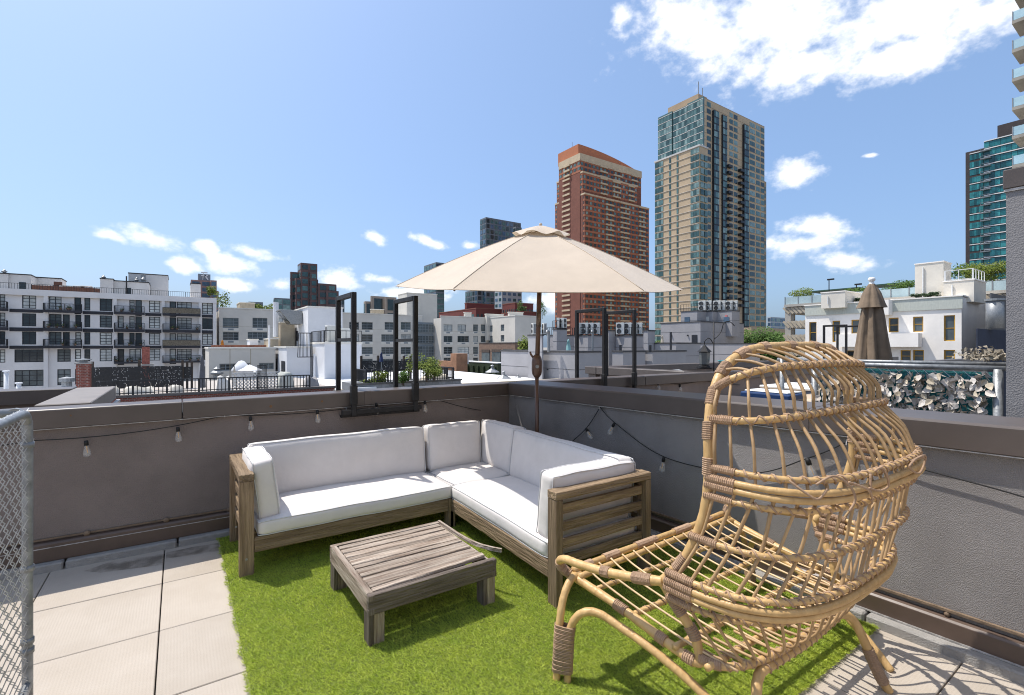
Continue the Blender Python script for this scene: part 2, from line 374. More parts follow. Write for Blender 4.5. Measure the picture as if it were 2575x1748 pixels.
for k, w in enumerate((1.0, 1.28, 0.62, 1.22, 1.22, 0.55)):
    part('curb_block', MB().box(xx, min(xx + w - 0.012, 2.97), WY - 0.055, WY + 0.03, -0.034, 0.050), M_CURB, bp_, bevel=0.008); xx += w
for (x, z, s) in ((0.62, 0.985, .012), (1.02, 1.0, .010), (-0.6, 1.01, .006), (1.30, 0.97, .008), (2.2, .985, .006)):
    part('rust_mark', MB().lathe([(0, -.0012), (s, -.0010), (s, 0)], (x, WY - 0.0005, z), 7, 'Y'), M_RUST, bp_)
# divider wall on the right
rp = thing('divider_wall', 'grey stucco divider wall with wide bronze coping along the right side', 'parapet', (3.05, 2, 0))
def wallX(mb, y0, y1, o0, o1, z0, z1a, z1b):
    A = [(RX(y0) + o0, y0, z0), (RX(y0) + o1, y0, z0), (RX(y0) + o1, y0, z1a), (RX(y0) + o0, y0, z1a)]
    B = [(RX(y1) + o0, y1, z0), (RX(y1) + o1, y1, z0), (RX(y1) + o1, y1, z1b), (RX(y1) + o0, y1, z1b)]
    return mb.loft(A, B)
def rz(y): return 0.984 - (y - 0.484) / 3.9 * 0.036
part('wall', wallX(MB(), -1.6, WY + 0.035, 0.04, 0.30, -0.6, rz(-1.6) + .02, rz(4.4) + .02), M_STUC_R, rp)
def copeX(y0, y1, do=0.0, dz=0.0):
    def pf(y):
        x, z = RX(y) - do, rz(y)
        return [(x, y, z), (x + 0.34 + do, y, z), (x + 0.34 + do, y, z + 0.142 + dz), (x + 0.012, y, z + 0.134 + dz), (x, y, z + 0.126 + dz)]
    return MB().loft(pf(y0), pf(y1))
for a, b in ((-1.6, 0.2), (0.203, 1.42), (1.425, 4.374)): part('coping', copeX(a, b), M_COPE, rp, bevel=0.004)
part('joint_cover', copeX(1.36, 1.48, 0.003, 0.002), M_COPE, rp, bevel=0.003)
part('drip_edge', wallX(MB(), -1.6, 4.37, 0.003, 0.036, 0, 0, 0).xf(lambda p: p), M_DRIP, rp) if False else None
def dripX():
    mb = MB()
    A = [(RX(-1.6) + a, -1.6, rz(-1.6) + b) for a, b in ((.003, -.007), (.036, -.007), (.036, -.0015), (.003, -.0015))]
    B = [(RX(4.36) + a, 4.36, rz(4.36) + b) for a, b in ((.003, -.007), (.036, -.007), (.036, -.0015), (.003, -.0015))]
    return mb.loft(A, B)
part('drip_edge', dripX(), M_DRIP, rp)
def flashX(y0, y1):
    pf = lambda y: [(RX(y), y, 0.052), (RX(y) + 0.039, y, 0.052), (RX(y) + 0.039, y, 0.157), (RX(y) + 0.010, y, 0.150), (RX(y), y, 0.140)]
    return MB().loft(pf(y0), pf(y1))
part('flashing', flashX(-1.6, 4.376), M_FLASH, rp, bevel=0.002)
part('flashing_lip', wallX(MB(), -1.6, 4.376, -0.004, -0.0005, 0.052, 0.060, 0.060), M_DRIP, rp)
part('trim_strip', wallX(MB(), -1.6, 4.376, 0.022, 0.0385, 0.178, 0.190, 0.190), M_TRIM, rp)
part('fastener', MB().tube([(RX(.75) + .03, .75, .165), (RX(.75) + .018, .75, .165)], [.014, .009], 8), M_TRIM, rp, smooth=True)
yy = -1.6
for w in (0.9, 0.92, 0.85, 1.22, 1.22, 1.22):
    e = min(yy + w - 0.012, 4.32)
    if e > yy: part('curb_block', wallX(MB(), yy, e, -0.055, 0.03, -0.034, 0.050, 0.050), M_CURB, rp, bevel=0.008)
    yy += w
# coping of the terrace beyond the back wall on the left
sp = thing('side_parapet', 'flat bronze coping of the next terrace running away behind the back parapet', 'parapet', (-0.7, 5.6, 0))
part('wall', MB().box(-0.80, -0.58, WY + 0.35, 6.40, -3.2, 0.93), pm('grey_side_stucco', (0.30, 0.28, 0.27), 0.9, 0.1, 3), sp)
part('coping', MB().box(-0.84, -0.535, WY + 0.345, 6.44, 0.93, 1.062), pm('coping_metal_lit_tone', (0.215, 0.185, 0.16), 0.5, 0.12, 3.0), sp, bevel=0.006)  # bronze coping in a paler tone, sunlight put into its colour
part('drip_edge', MB().box(-0.532, -0.50, WY + 0.36, 6.46, 0.905, 0.925), M_DRIP, sp)
sq = thing('end_parapet', 'dark bronze parapet end at the left behind the gate', 'parapet', (-2.4, 6.4, 0))
part('wall', MB().box(-4.6, -0.86, 6.30, 6.50, -3.2, 0.93), M_STUC_B, sq)
part('coping', MB().box(-4.6, -0.85, 6.24, 6.56, 0.935, 1.068), M_COPE, sq, bevel=0.005)

# ================================================================== STRING LIGHTS
M_CABLE = pm('black_rubber', (0.012, 0.012, 0.012), 0.6, 0.1, 20)
M_BULB = bpy.data.materials.new('bulb_glass'); M_BULB.use_nodes = True
_b = M_BULB.node_tree.nodes['Principled BSDF']; _b.inputs['Alpha'].default_value = 0.17; _b.inputs['Roughness'].default_value = 0.03
_b.inputs['Base Color'].default_value = (0.86, 0.85, 0.80, 1); _b.inputs['Specular IOR Level'].default_value = 0.9
M_FIL = pm('amber_filament', (0.75, 0.36, 0.03), 0.5, 0.1, 9)
def sag(p, q, s, n=10):
    p, q = Vector(p), Vector(q)
    return [p.lerp(q, k / n) - Vector((0, 0, s * 4 * (k / n) * (1 - k / n))) for k in range(n + 1)]
def bulb(root, p, tilt=(0, 0), s=1.0):
    p = Vector(p); d = Vector((tilt[0], tilt[1], -1)).normalized(); q = d.to_track_quat('Z', 'Y')
    def xf(v): return q @ (v * s) + p
    so_ = part('bulb_socket', MB().lathe([(0.0, 0), (.0105, .001), (.0125, .012), (.0125, .034), (.0, .034)], (0, 0, 0), 10).xf(xf), M_CABLE, root, smooth=True)
    part('bulb_glass', MB().lathe([(.0100, .034), (.0125, .044), (.0195, .072), (.0225, .092), (.0200, .104), (.010, .112), (.0, .114)], (0, 0, 0), 14).xf(xf), M_BULB, so_, smooth=True)
    part('filament', MB().tube([xf(Vector((.003, 0, .040))), xf(Vector((.004, .002, .085)))], .0022, 5), M_FIL, so_)
    return so_
sl = thing('string_light', 'black cable of clear filament bulbs strung along the shaded back wall', 'string lights', (0.5, WY, 0.9))
hooks = [(-2.6, .88), (-0.62, 0.838), (0.42, 0.905), (1.25, 0.915), (1.83, 0.925), (2.10, 0.93)]
Yl = WY + 0.010
def wl(px, py): p = gy(px, py, Yl); return p
HK = [Vector((-2.6, Yl, .86)), wl(85, 1108), wl(565, 1045), wl(870, 1028), wl(1100, 1005)]
cab = []
for a, b, s in zip(HK[:-1], HK[1:], (0.05, 0.035, 0.018, 0.03)): cab += sag(a, b, s)[:-1]
cab += sag(HK[-1], Vector((2.62, Yl, 0.80)), 0.01)
part('cable', MB().tube(cab, 0.0035, 6), M_CABLE, sl, smooth=True)
for (px, py) in ((217, 1107), (447, 1073), (629, 1047), (797, 1031), (945, 1013), (1067, 1008)): bulb(sl, wl(px, py) - Vector((0, .012, 0)), (0.06, 0))
for h in HK[1:]: part('hook', MB().tube([h + Vector((0, .02, .01)), h + Vector((0, -.006, .012)), h + Vector((0, -.008, -.012))], .003, 5), M_DRIP, sl)
sr = thing('string_light', 'black cable of clear filament bulbs drooping along the right divider wall', 'string lights', (3.0, 2.5, 0.9))
def wr(px, py, o=0.012):
    p = gx(px, py, 3.03)
    for _ in range(4): p = gx(px, py, RX(p.y) + 0.03 - o)
    return p
A0, A1 = wr(1430, 1118), wr(1509, 1024); B1 = wr(1547, 1064); B2 = wr(1672, 1150); B3 = wr(1880, 1190); B4 = wr(2032, 1152); B5 = wr(2130, 1112); B6 = wr(2293, 1172); B7 = wr(2575, 1250)
A2 = wr(1475, 1076)
path = cr([wr(1395, 1150), A0, A2, A1], 6)[:-1] + cr([A1, B1, B2, B3, B4, B5], 7)[:-1] + cr([B5, B6, B7, B7 + Vector((0, -.6, -.12))], 6)
part('cable', MB().tube(path, 0.0035, 6), M_CABLE, sr, smooth=True)
bulb(sr, A2 + Vector((-.01, 0, 0)), (.1, -.75)); bulb(sr, B1 + Vector((-.01, 0, 0)), (-.15, .5)); bulb(sr, B2 + Vector((-.012, 0, 0)), (-.05, .15)); bulb(sr, B4 + Vector((-.012, 0, 0)), (.0, -.35), 1.15)
for h in (A1, B5): part('hook', MB().tube([h + Vector((.02, 0, .01)), h + Vector((-.006, 0, .014)), h + Vector((-.01, 0, -.016))], .0035, 5), M_DRIP, sr)

# ================================================================== LADDER RAILS OVER THE PARAPET
def ladder_rails(xa, xb, label, full=True, yn=4.325, yf=4.83, zt=1.955):
    t = thing('roof_ladder', label, 'ladder', ((xa + xb) / 2, yf, 0.9))
    w = 0.042
    for x in (xa, xb):
        part('near_post', MB().box(x - w / 2, x + w / 2, yn - w / 2, yn + w / 2, 0.86, zt), M_BLACK, t, bevel=0.004)
        part('post_sleeve', MB().box(x - w / 2 - .007, x + w / 2 + .007, yn - w / 2 - .007, yn + w / 2 + .007, 0.96, 1.13), M_BLACK, t, bevel=0.004)
        part('far_post', MB().box(x - w / 2, x + w / 2, yf - w / 2, yf + w / 2, -2.6, zt - .001), M_BLACK, t, bevel=0.004)
        part('top_rail', MB().box(x - w / 2 - .001, x + w / 2 + .001, yn + w / 2, yf - w / 2, zt - w, zt + .001), M_BLACK, t, bevel=0.004)
        if full: part('brace', MB().box(x - .014, x + .014, yn + w / 2, yf - w / 2, 1.52, 1.55), M_BLACK, t)
    if full:
        part('wall_bracket', MB().box(xa - .10, xb + .06, yn - .012, yn + .03, 0.872, 0.915), M_BLACK, t, bevel=0.003)
        part('wall_bracket', MB().box(xa - .10, xb + .06, yn + .034, yn + .075, 0.846, 0.868), M_BLACK, t, bevel=0.003)
    for z in np.arange(-2.4, 0.9, 0.3): part('rung', MB().tube([(xa + .02, yf, z), (xb - .02, yf, z)], .011, 6), M_BLACK, t)
    return t
ladder_rails(1.275, 1.857, 'black steel ladder rails hooked over the back wall behind the long back cushion')
ladder_rails(4.37, 4.92, 'black steel ladder rails over the parapet just right of the open umbrella pole', full=False)
ladder_rails(12.25, 12.95, 'black steel ladder rails over the parapet left of the closed brown umbrella', full=False, yn=4.68, yf=5.13)
# ================================================================== SECTIONAL SOFA
def wpart(name, x0, x1, y0, y1, z0, z1, mat, t, xf=None, bev=0.004, name2=None):
    mb = MB().box(x0, x1, y0, y1, z0, z1)
    if xf: mb.xf(xf)
    return part(name, mb, mat, t, bevel=bev)
AH = 0.66
sA = thing('sofa_section', 'weathered teak sofa section with slatted left arm along the back wall', 'sofa', (1.1, 3.85, 0))
x0, x1, y0, y1 = 0.315, 1.835, 3.50, 4.22
wpart('front_post', x0, x0 + .085, y0, y0 + .048, 0.0, AH - .046, WSZ, sA)
wpart('back_post', x0, x0 + .085, y1 - .048, y1, 0.0, AH - .046, WSZ, sA)
wpart('arm_rail', x0 - .001, x0 + .086, y0 - .002, y1 + .002, AH - .0455, AH, WSY, sA)
for k in range(4):
    z = 0.518 - k * 0.099
    wpart('arm_slat', x0 + .030, x0 + .050, y0 + .048, y1 - .048, z, z + .055, WSY, sA, bev=.003)
wpart('front_rail', x0 + .085, x1 - .046, y0 + .004, y0 + .040, 0.150, 0.246, WSX, sA)
wpart('back_rail', x0 + .085, x1 - .046, y1 - .042, y1 - .006, 0.150, 0.246, WSX, sA)
wpart('leg', x1 - .045, x1, y0 + .001, y0 + .085, 0.0, 0.247, WSZ, sA)
wpart('leg', x1 - .045, x1, y1 - .085, y1, 0.0, 0.247, WSZ, sA)
for k in range(5): wpart('seat_slat', x0 + .085, x1 - .046, y0 + .09 + k * .12, y0 + .17 + k * .12, 0.200, 0.218, WSX, sA)
for k in range(3): wpart('back_slat', x0 + .085, x1, y1 - .030, y1 - .008, 0.33 + k * .11, .40 + k * .11, WSX, sA)
for yv in (y0 + .024, y1 - .024): part('peg', MB().lathe([(0, -.001), (.008, -.001), (.008, .002)], (x0 + .04, yv - .024, .12), 8, 'Y'), M_DRIP, sA)

def TR(p): return Vector((p.x + 0.050 * (p.y - 2.1), p.y, p.z))         # the right section stands a touch skew
sB = thing('sofa_section', 'weathered teak sofa section with slatted right arm beside the rattan chair', 'sofa', (2.1, 3.0, 0))
bx0, bx1, by0, by1 = 1.735, 2.530, 2.085, 4.22
wpart('front_post', bx0, bx0 + .048, by0 - .002, by0 + .085, 0.0, AH - .0465, WSZ, sB, TR)
wpart('back_post', bx1 - .048, bx1, by0 - .002, by0 + .085, 0.0, AH - .0465, WSZ, sB, TR)
wpart('arm_rail', bx0 - .002, bx1 + .002, by0 - .003, by0 + .086, AH - .046, AH, WSX, sB, TR)
for k in range(4):
    z = 0.518 - k * 0.099
    wpart('arm_slat', bx0 + .048, bx1 - .048, by0 + .030, by0 + .052, z, z + .055, WSX, sB, TR, bev=.003)
wpart('front_rail', bx0 + .004, bx0 + .040, by0 + .086, 3.50, 0.150, 0.246, WSY, sB, TR)
wpart('back_rail', bx1 - .040, bx1 - .004, by0 + .086, by1 - .05, 0.150, 0.246, WSY, sB, TR)
wpart('back_top_rail', bx1 - .06, bx1 - .002, by0 + .087, by1 - .05, AH - .05, AH - .004, WSY, sB, TR)
wpart('leg', bx0 + .001, bx0 + .046, 3.501, 3.585, 0.0, 0.247, WSZ, sB, TR)
wpart('leg', bx1 - .046, bx1 - .001, by1 - .045, by1, 0.0, 0.60, WSZ, sB, TR)
wpart('leg', bx0 + .001, bx0 + .046, by1 - .045, by1, 0.0, 0.247, WSZ, sB, TR)
for k in range(6): wpart('seat_slat', bx0 + .05 + k * .12, bx0 + .13 + k * .12, by0 + .09, by1 - .05, 0.200, 0.218, WSY, sB, TR)
for k in range(3): wpart('back_slat', bx1 - .030, bx1 - .010, by0 + .09, by1 - .05, 0.30 + k * .105, .37 + k * .105, WSY, sB, TR)

# cushions: soft boxes with piping on both rims of the boxed edge
def cushion(label, size, M, puff=0.02, r=0.028, n=(14, 8), seed=0, thin=2, wr_=0.004, crown=0.0):
    """size in the cushion's own axes (thin axis = its thickness); M places it"""
    rg = np.random.default_rng(seed); s = [v / 2 for v in size]
    ax = [i for i in range(3) if i != thin]
    cnt = [0, 0, 0]; cnt[ax[0]] = n[0]; cnt[ax[1]] = n[1]; cnt[thin] = 4
    key = {}; vs = []; fs = []
    ph = rg.uniform(0, 6.28, 6)
    def rel(p):
        u, v, w = p[ax[0]], p[ax[1]], p[thin]
        q = [0, 0, 0]
        e = [s[i] - r for i in range(3)]; full = [p[i] * s[i] for i in range(3)]
        core = [max(-e[i], min(e[i], full[i])) for i in range(3)]; d = Vector([full[i] - core[i] for i in range(3)])
        nrm = Vector([abs(p[i]) >= 0.999 and math.copysign(1, p[i]) or 0 for i in range(3)])
        if d.length > 1e-9:
            inf = max(abs(c) for c in d); d = d * (inf / d.length)
        pos = Vector(core) + d
        pf = (1 - u ** 4) * (1 - v ** 4)
        pos[thin] += math.copysign(1, w) * abs(w) * puff * pf
        wob = wr_ * (math.sin(5.1 * u + ph[0]) * math.sin(3.7 * v + ph[1]) + 0.6 * math.sin(11 * u + ph[2] + 4 * v))
        pos[thin] += wob * (0.4 + 0.6 * pf) * abs(w)
        pos[ax[0]] += 0.5 * wr_ * math.sin(6 * v + ph[3]) * abs(u) ** 3; pos[ax[1]] += 0.7 * wr_ * math.sin(7 * u + ph[4]) * abs(v) ** 3
        if crown: pos[ax[1]] += crown * (1 - abs(u) ** 2.5) * (1 if v > 0 else 0) * abs(v)
        return pos
    def grid(i):                                            # denser near the rim so the edge stays round
        k = cnt[i]; return [math.copysign(abs(t) ** 0.75, t) if t else 0 for t in np.linspace(-1, 1, k + 1)]
    G = [grid(i) for i in range(3)]
    def vid(idx):
        k = tuple(idx)
        if k not in key: key[k] = len(vs); vs.append(rel([G[i][idx[i]] for i in range(3)]))
        return key[k]
    for f in range(3):
        a, b = [i for i in range(3) if i != f]
        for side in (0, cnt[f]):
            for i in range(cnt[a]):
                for j in range(cnt[b]):
                    q = []
                    for (di, dj) in ((0, 0), (1, 0), (1, 1), (0, 1)):
                        idx = [0, 0, 0]; idx[f] = side; idx[a] = i + di; idx[b] = j + dj; q.append(vid(idx))
                    flip = (side == 0) ^ (f == 1)
                    fs.append(tuple(q[::-1]) if flip else tuple(q))
    mb = MB(); mb.add([M @ v for v in vs], fs)
    base = M @ Vector((0, 0, 0))
    o = part('cushion', mb, M_CUSH, smooth=True, label=label, cat='cushion', base=base)
    md = o.modifiers.new('subsurf', 'SUBSURF'); md.levels = 1; md.render_levels = 1
    k0 = 0.55
    for sd in (-1, 1):                                      # piping loops
        loop = []
        N1 = 24
        for (u0, v0, u1, v1) in ((-1, -1, 1, -1), (1, -1, 1, 1), (1, 1, -1, 1), (-1, 1, -1, -1)):
            for k in range(N1):
                t = k / N1; p = [0, 0, 0]; p[ax[0]] = u0 + (u1 - u0) * t; p[ax[1]] = v0 + (v1 - v0) * t; p[thin] = sd
                pos = rel(p); loop.append(M @ pos)
        loop.append(loop[0]); loop.append(loop[1])
        part('piping', MB().tube(loop, 0.0034, 5, caps=False), M_PIPE, o, smooth=True)
    return o
def PL(c, rx=0, ry=0, rz=0): return Matrix.Translation(c) @ Matrix.Rotation(R(rz), 4, 'Z') @ Matrix.Rotation(R(ry), 4, 'Y') @ Matrix.Rotation(R(rx), 4, 'X')
cushion('long white seat cushion on the left sofa section', (1.42, .70, .105), PL((1.125, 3.842, .298)), .022, seed=1, n=(20, 10), wr_=.005)
cushion('square white seat cushion in the sofa corner', (.66, .68, .105), PL((2.185, 3.86, .298)), .020, seed=2, n=(10, 10))
cushion('long white seat cushion on the right sofa section, partly in umbrella shade', (.74, 1.36, .108), PL((2.15, 2.845, .298), rz=-2.9), .022, seed=3, n=(10, 20), wr_=.006)
cushion('long white back cushion leaning on the back wall side', (1.40, .15, .415), PL((1.125, 4.095, .545), rx=-7), .016, thin=1, seed=4, n=(20, 8))
cushion('short white back cushion in the sofa corner, facing the camera', (.55, .15, .415), PL((2.125, 4.085, .548), rx=-6), .018, thin=1, seed=5, n=(10, 8))
cushion('short white back cushion at the corner end of the right section', (.15, .60, .415), PL((2.49, 3.80, .548), ry=6, rz=-2.9), .016, thin=0, seed=6, n=(10, 8))
cushion('long white back cushion of the right sofa section in shade', (.15, 1.31, .415), PL((2.415, 2.83, .545), ry=7, rz=-2.9), .016, thin=0, seed=7, n=(18, 8))
cushion('upright white cushion against the left slatted arm', (.135, .60, .40), PL((.475, 3.84, .535), ry=-7), .014, thin=0, seed=8, n=(10, 8))
cushion('upright white cushion against the right slatted arm', (.70, .135, .41), PL((2.125, 2.245, .535), rx=7, rz=-1), .014, thin=1, seed=9, n=(10, 8))

# ================================================================== COFFEE TABLE
tb = thing('coffee_table', 'low weathered grey slatted coffee table with a warped edge board', 'table', (1.13, 2.71, 0))
tx0, tx1, ty0, ty1, tz = 0.760, 1.497, 2.335, 3.070, 0.262
wpart('apron', tx0, tx1, ty0, ty0 + .032, tz - .098, tz, WDX, tb, bev=.003)
wpart('apron', tx0, tx1, ty1 - .032, ty1, tz - .098, tz, WTX, tb, bev=.003)
wpart('apron', tx0 + .001, tx0 + .033, ty0 + .0325, ty1 - .0325, tz - .098, tz + .0005, WTY, tb, bev=.003)
wpart('apron', tx1 - .033, tx1 - .018, ty0 + .0325, ty1 - .0325, tz - .098, tz - .012, WTY, tb, bev=.003)
for (a, b) in ((tz - .030, tz - .002), (tz - .098, tz - .068)):
    wpart('finger_joint', tx0 - .001, tx0 + .030, ty0 - .0015, ty0 + .02, a - .0, b, WDZ, tb, bev=.002)
    wpart('finger_joint', tx1 - .024, tx1 + .0015, ty0 - .0015, ty0 + .02, a - .0, b, WDZ, tb, bev=.002)
for (lx, ly) in ((tx0 + .003, ty0 + .003), (tx1 - .083, ty0 + .003), (tx0 + .003, ty1 - .083), (tx1 - .083, ty1 - .083)):
    wpart('leg', lx, lx + .024, ly, ly + .08, 0.0, tz - .0985, WDZ, tb, bev=.003)
    wpart('leg', lx + .0245, lx + .080, ly + .004, ly + .036, 0.0, tz - .0985, WTZ, tb, bev=.003)
for k, sx in enumerate((0.95, 1.13, 1.31)): wpart('cross_bar', sx, sx + .04, ty0 + .033, ty1 - .033, tz - .062, tz - .030, WDY, tb)
yy = ty0 + .040; k = 0
rs = random.Random(5)
while yy < ty1 - .06:
    w = (0.036, 0.062, 0.058, 0.030, 0.064, 0.046, 0.060, 0.034, 0.062, 0.058, 0.038, 0.060, .05)[k % 13]
    yb = min(yy + w, ty1 - .036)
    dz = rs.uniform(-.004, .002); tw = rs.uniform(-.004, .004); sk = .030 if k == 0 else .010 if k == 1 else 0
    def sx(p, dz=dz, tw=tw, sk=sk): return Vector((p.x, p.y + sk * max(0, (p.x - 1.1) / .4), p.z + dz + tw * (p.y - yy) / .05 + (.012 * max(0, (p.x - 1.3) / .2) if sk > .02 else 0)))
    mb = MB()
    for s_ in range(6):
        xa = tx0 + .036 + (tx1 - .034 - tx0 - .036) * s_ / 6; xb_ = tx0 + .036 + (tx1 - .034 - tx0 - .036) * (s_ + 1) / 6
    mb.box(tx0 + .036, tx1 - .036, yy, yb, tz - .022, tz)
    part('slat', mb.xf(sx), WTX, tb, bevel=.003)
    yy = yb + rs.uniform(.006, .012); k += 1
# the curled edge strip, sprung off at its near end
es = cr([(tx1 - .010, ty1 - .01, tz - .003), (tx1 - .010, 2.85, tz - .002), (tx1 - .006, 2.66, tz + .002), (tx1 + .010, 2.55, tz + .004), (tx1 + .042, 2.47, tz + .004), (tx1 + .085, 2.41, tz + .001)], 6)
mb = MB()
for a, b in zip(es[:-1], es[1:]): mb.bar(a, b, .014, .022)
part('warped_edge_board', mb, WTY, tb, label='curled pale edge strip springing off the table')

# ================================================================== OPEN UMBRELLA
M_CANV = pm('beige_umbrella_canvas', (0.575, 0.475, 0.365), 0.72, 0.04, 5.0, 0.22, 7.0, spec=0.25, sheen=0.3)
translucent(M_CANV, 0.16, (0.80, 0.66, 0.48))
M_POLE = pm('bronze_pole', (0.115, 0.062, 0.042), 0.35, 0.12, 9, spec=0.6, metal=0.2)
ub = thing('open_umbrella', 'open beige market umbrella tilted forward over the sofa', 'umbrella', (2.80, 3.656, 0))
PX, PY = 2.80, 3.656
part('base', MB().lathe([(0, .0), (.22, 0), (.22, .05), (.06, .075), (.035, .09), (.035, .32), (0, .32)], (PX, PY, 0.012), 20), M_POLE, ub, smooth=False)
part('lower_pole', MB().tube([(PX, PY, .1), (PX, PY, 1.20)], .019, 14), M_POLE, ub, smooth=True)
part('upper_pole', MB().tube([(PX, PY, 1.20), (PX + .012, PY - .008, 1.70), (PX + .020, PY - .014, 2.02)], .0225, 14), M_POLE, ub, smooth=True)
crk = part('crank_housing', MB().lathe([(0, -.115), (.022, -.112), (.044, -.08), (.050, -.04), (.050, .04), (.044, .075), (.028, .105), (.0, .108)], (PX, PY, 1.29), 16), M_POLE, ub, smooth=True)
cdir = -FW
part('crank_hub', MB().tube([Vector((PX, PY, 1.285)) + cdir * .045, Vector((PX, PY, 1.285)) + cdir * .062], .017, 10), M_GALV, crk)
part('crank_handle', MB().tube([Vector((PX, PY, 1.36)) - RT * .03, Vector((PX, PY, 1.40)) - RT * .058, Vector((PX, PY, 1.425)) - RT * .064], .010, 8), M_POLE, crk, smooth=True)
part('tilt_joint', MB().tube([(PX + .012, PY - .008, 1.66), (PX + .016, PY - .011, 1.80)], .0245, 12), pm('worn_pole_sleeve', (.20, .15, .12), .4, .4, 30, metal=.4), ub, smooth=True)
TILT = R(7.8)
AX = (Vector((0, 0, 1)) * math.cos(TILT) - FW * math.sin(TILT) + RT * 0.012).normalized()     # leans towards the camera
CC = Vector((PX + .02, PY - .014, 2.05))
TU = RT.copy(); TU = (TU - AX * TU.dot(AX)).normalized(); TV = AX.cross(TU)                  # TV points away
UR, UH = 1.365, 0.535
def canopy_pt(k, t, s):
    """panel k, t across the panel, s from the crown to the rim"""
    a0, a1 = math.pi / 3 * k, math.pi / 3 * (k + 1)
    p0 = TU * math.cos(a0) + TV * math.sin(a0); p1 = TU * math.cos(a1) + TV * math.sin(a1)
    d = p0.lerp(p1, t)
    bow = math.sin(math.pi * t)
    zz = UH * (1 - s ** 1.22) - 0.035 * bow * s * (1.25 - s) * 1.4 - 0.012 * math.sin(math.pi * s) * 0
    pull = 1 - 0.030 * bow * s ** 3
    return CC + d * (UR * s * pull) + AX * (zz - 0.02)
for k in range(6):
    mb = MB(); nt_, ns_ = 12, 14; vs = []
    for j in range(ns_ + 1):
        for i in range(nt_ + 1):
            s_ = 0.055 + 0.945 * j / ns_
            p = canopy_pt(k, i / nt_, s_)
            wrn = 0.004 * math.sin(9 * s_ + 5 * i / nt_ + k) * math.sin(math.pi * i / nt_)
            vs.append(p + AX * wrn)
    fs = [(j * (nt_ + 1) + i, (j + 1) * (nt_ + 1) + i, (j + 1) * (nt_ + 1) + i + 1, j * (nt_ + 1) + i + 1) for j in range(ns_) for i in range(nt_)]
    mb.add(vs, fs); pn = part('canopy_panel', mb, M_CANV, ub, smooth=True)
    hem = [canopy_pt(k, i / 12, 1.0) for i in range(13)]
    part('hem', MB().tube(hem, .0035, 5), M_CANV, pn, smooth=True)
    rib = [canopy_pt(k, 0, s_) - AX * .016 for s_ in np.linspace(.05, .985, 10)]
    part('rib', MB().tube(rib, .008, 6), M_POLE, ub, smooth=True)
    hub2 = CC + AX * .02
    part('strut', MB().tube([hub2 + (rib[5] - CC).normalized() * .03, rib[5]], .006, 6), M_POLE, ub, smooth=True)
    part('seam', MB().tube([canopy_pt(k, 0, s_) + AX * .002 for s_ in np.linspace(.06, .99, 14)], .0028, 5), M_CANV, pn, smooth=True)
part('mast_top', MB().tube([CC - AX * .10, CC + AX * (UH - .03)], .019, 10), M_POLE, ub, smooth=True)
part('runner_hub', MB().tube([CC - AX * .01, CC + AX * .05], .034, 12), M_POLE, ub, smooth=True)
vm = MB(); nv = 36; vs = []
for j in range(7):
    s_ = j / 6
    for i in range(nv):
        a = 2 * math.pi * i / nv; d = TU * math.cos(a) + TV * math.sin(a)
        hexr = math.cos(math.pi / 6) / math.cos((a % (math.pi / 3)) - math.pi / 6)
        flut = 0.018 * s_ ** 3 * math.sin(6 * a + .6)
        vs.append(CC + d * (.265 * s_ * hexr + 0.001) + AX * (UH + .022 - .080 * s_ ** 1.5 + flut))
fs = [(j * nv + i, (j + 1) * nv + i, (j + 1) * nv + (i + 1) % nv, j * nv + (i + 1) % nv) for j in range(6) for i in range(nv)]
vm.add(vs, fs); part('vent_cap', vm, M_CANV, ub, smooth=True)
part('finial', MB().lathe([(0.012, 0), (.016, .012), (.010, .022), (0, .025)], CC + AX * (UH + .022), 10), M_CANV, ub, smooth=True)

# ================================================================== CHAIN LINK GATE (left edge)
gt = thing('chain_link_gate', 'galvanised chain link gate panel at the left edge', 'gate', (-0.51, 2.4, 0))
gxp, gy1, gzt = -0.515, 2.785, 1.205
fr = cr([(gxp, 0.9, gzt), (gxp, 2.4, gzt), (gxp, gy1 - .09, gzt), (gxp, gy1 - .02, gzt - .03), (gxp, gy1, gzt - .11), (gxp, gy1, .6), (gxp, gy1, 0.03)], 6)
part('frame_tube', MB().tube(fr, .0175, 12), M_GALV, gt, smooth=True)
part('bottom_rail', MB().tube([(gxp, 0.9, .08), (gxp, gy1 - .017, .08)], .0175, 10), M_GALV, gt, smooth=True)
for z in (1.06, .55, .25, .21): part('tension_band', MB().tube([(gxp, gy1, z), (gxp, gy1, z + .022)], .0215, 12), M_GALV, gt, smooth=True)
wy = gy1 - .03; kk = 0
while wy > 1.5:
    zz = np.arange(.06, gzt + .03, .0375); pts = []
    for j, z in enumerate(zz):
        side = 1 if (j + kk) % 2 else -1
        pts.append((gxp + .006 * side, wy + .021 * side, z))
    part('wire', MB().tube(pts, .0021, 5), M_WIRE, gt, smooth=True); wy -= .042; kk += 1
fl = thing('fence_rail', 'short galvanised fence rail running left from the gate post', 'fence', (-1.0, 2.95, 0))
part('rail', MB().tube([(-0.58, 2.96, 1.185), (-2.4, 3.05, 1.19)], .020, 12), M_GALV, fl, smooth=True)
part('rail_cap', MB().lathe([(.0, 0), (.024, .0), (.024, .03), (0, .03)], (-0.585, 2.945, 1.185), 12, 'Y'), M_GALV, fl)
part('post', MB().tube([(-2.4, 3.05, 0), (-2.4, 3.05, 1.25)], .024, 12), M_GALV, fl, smooth=True)
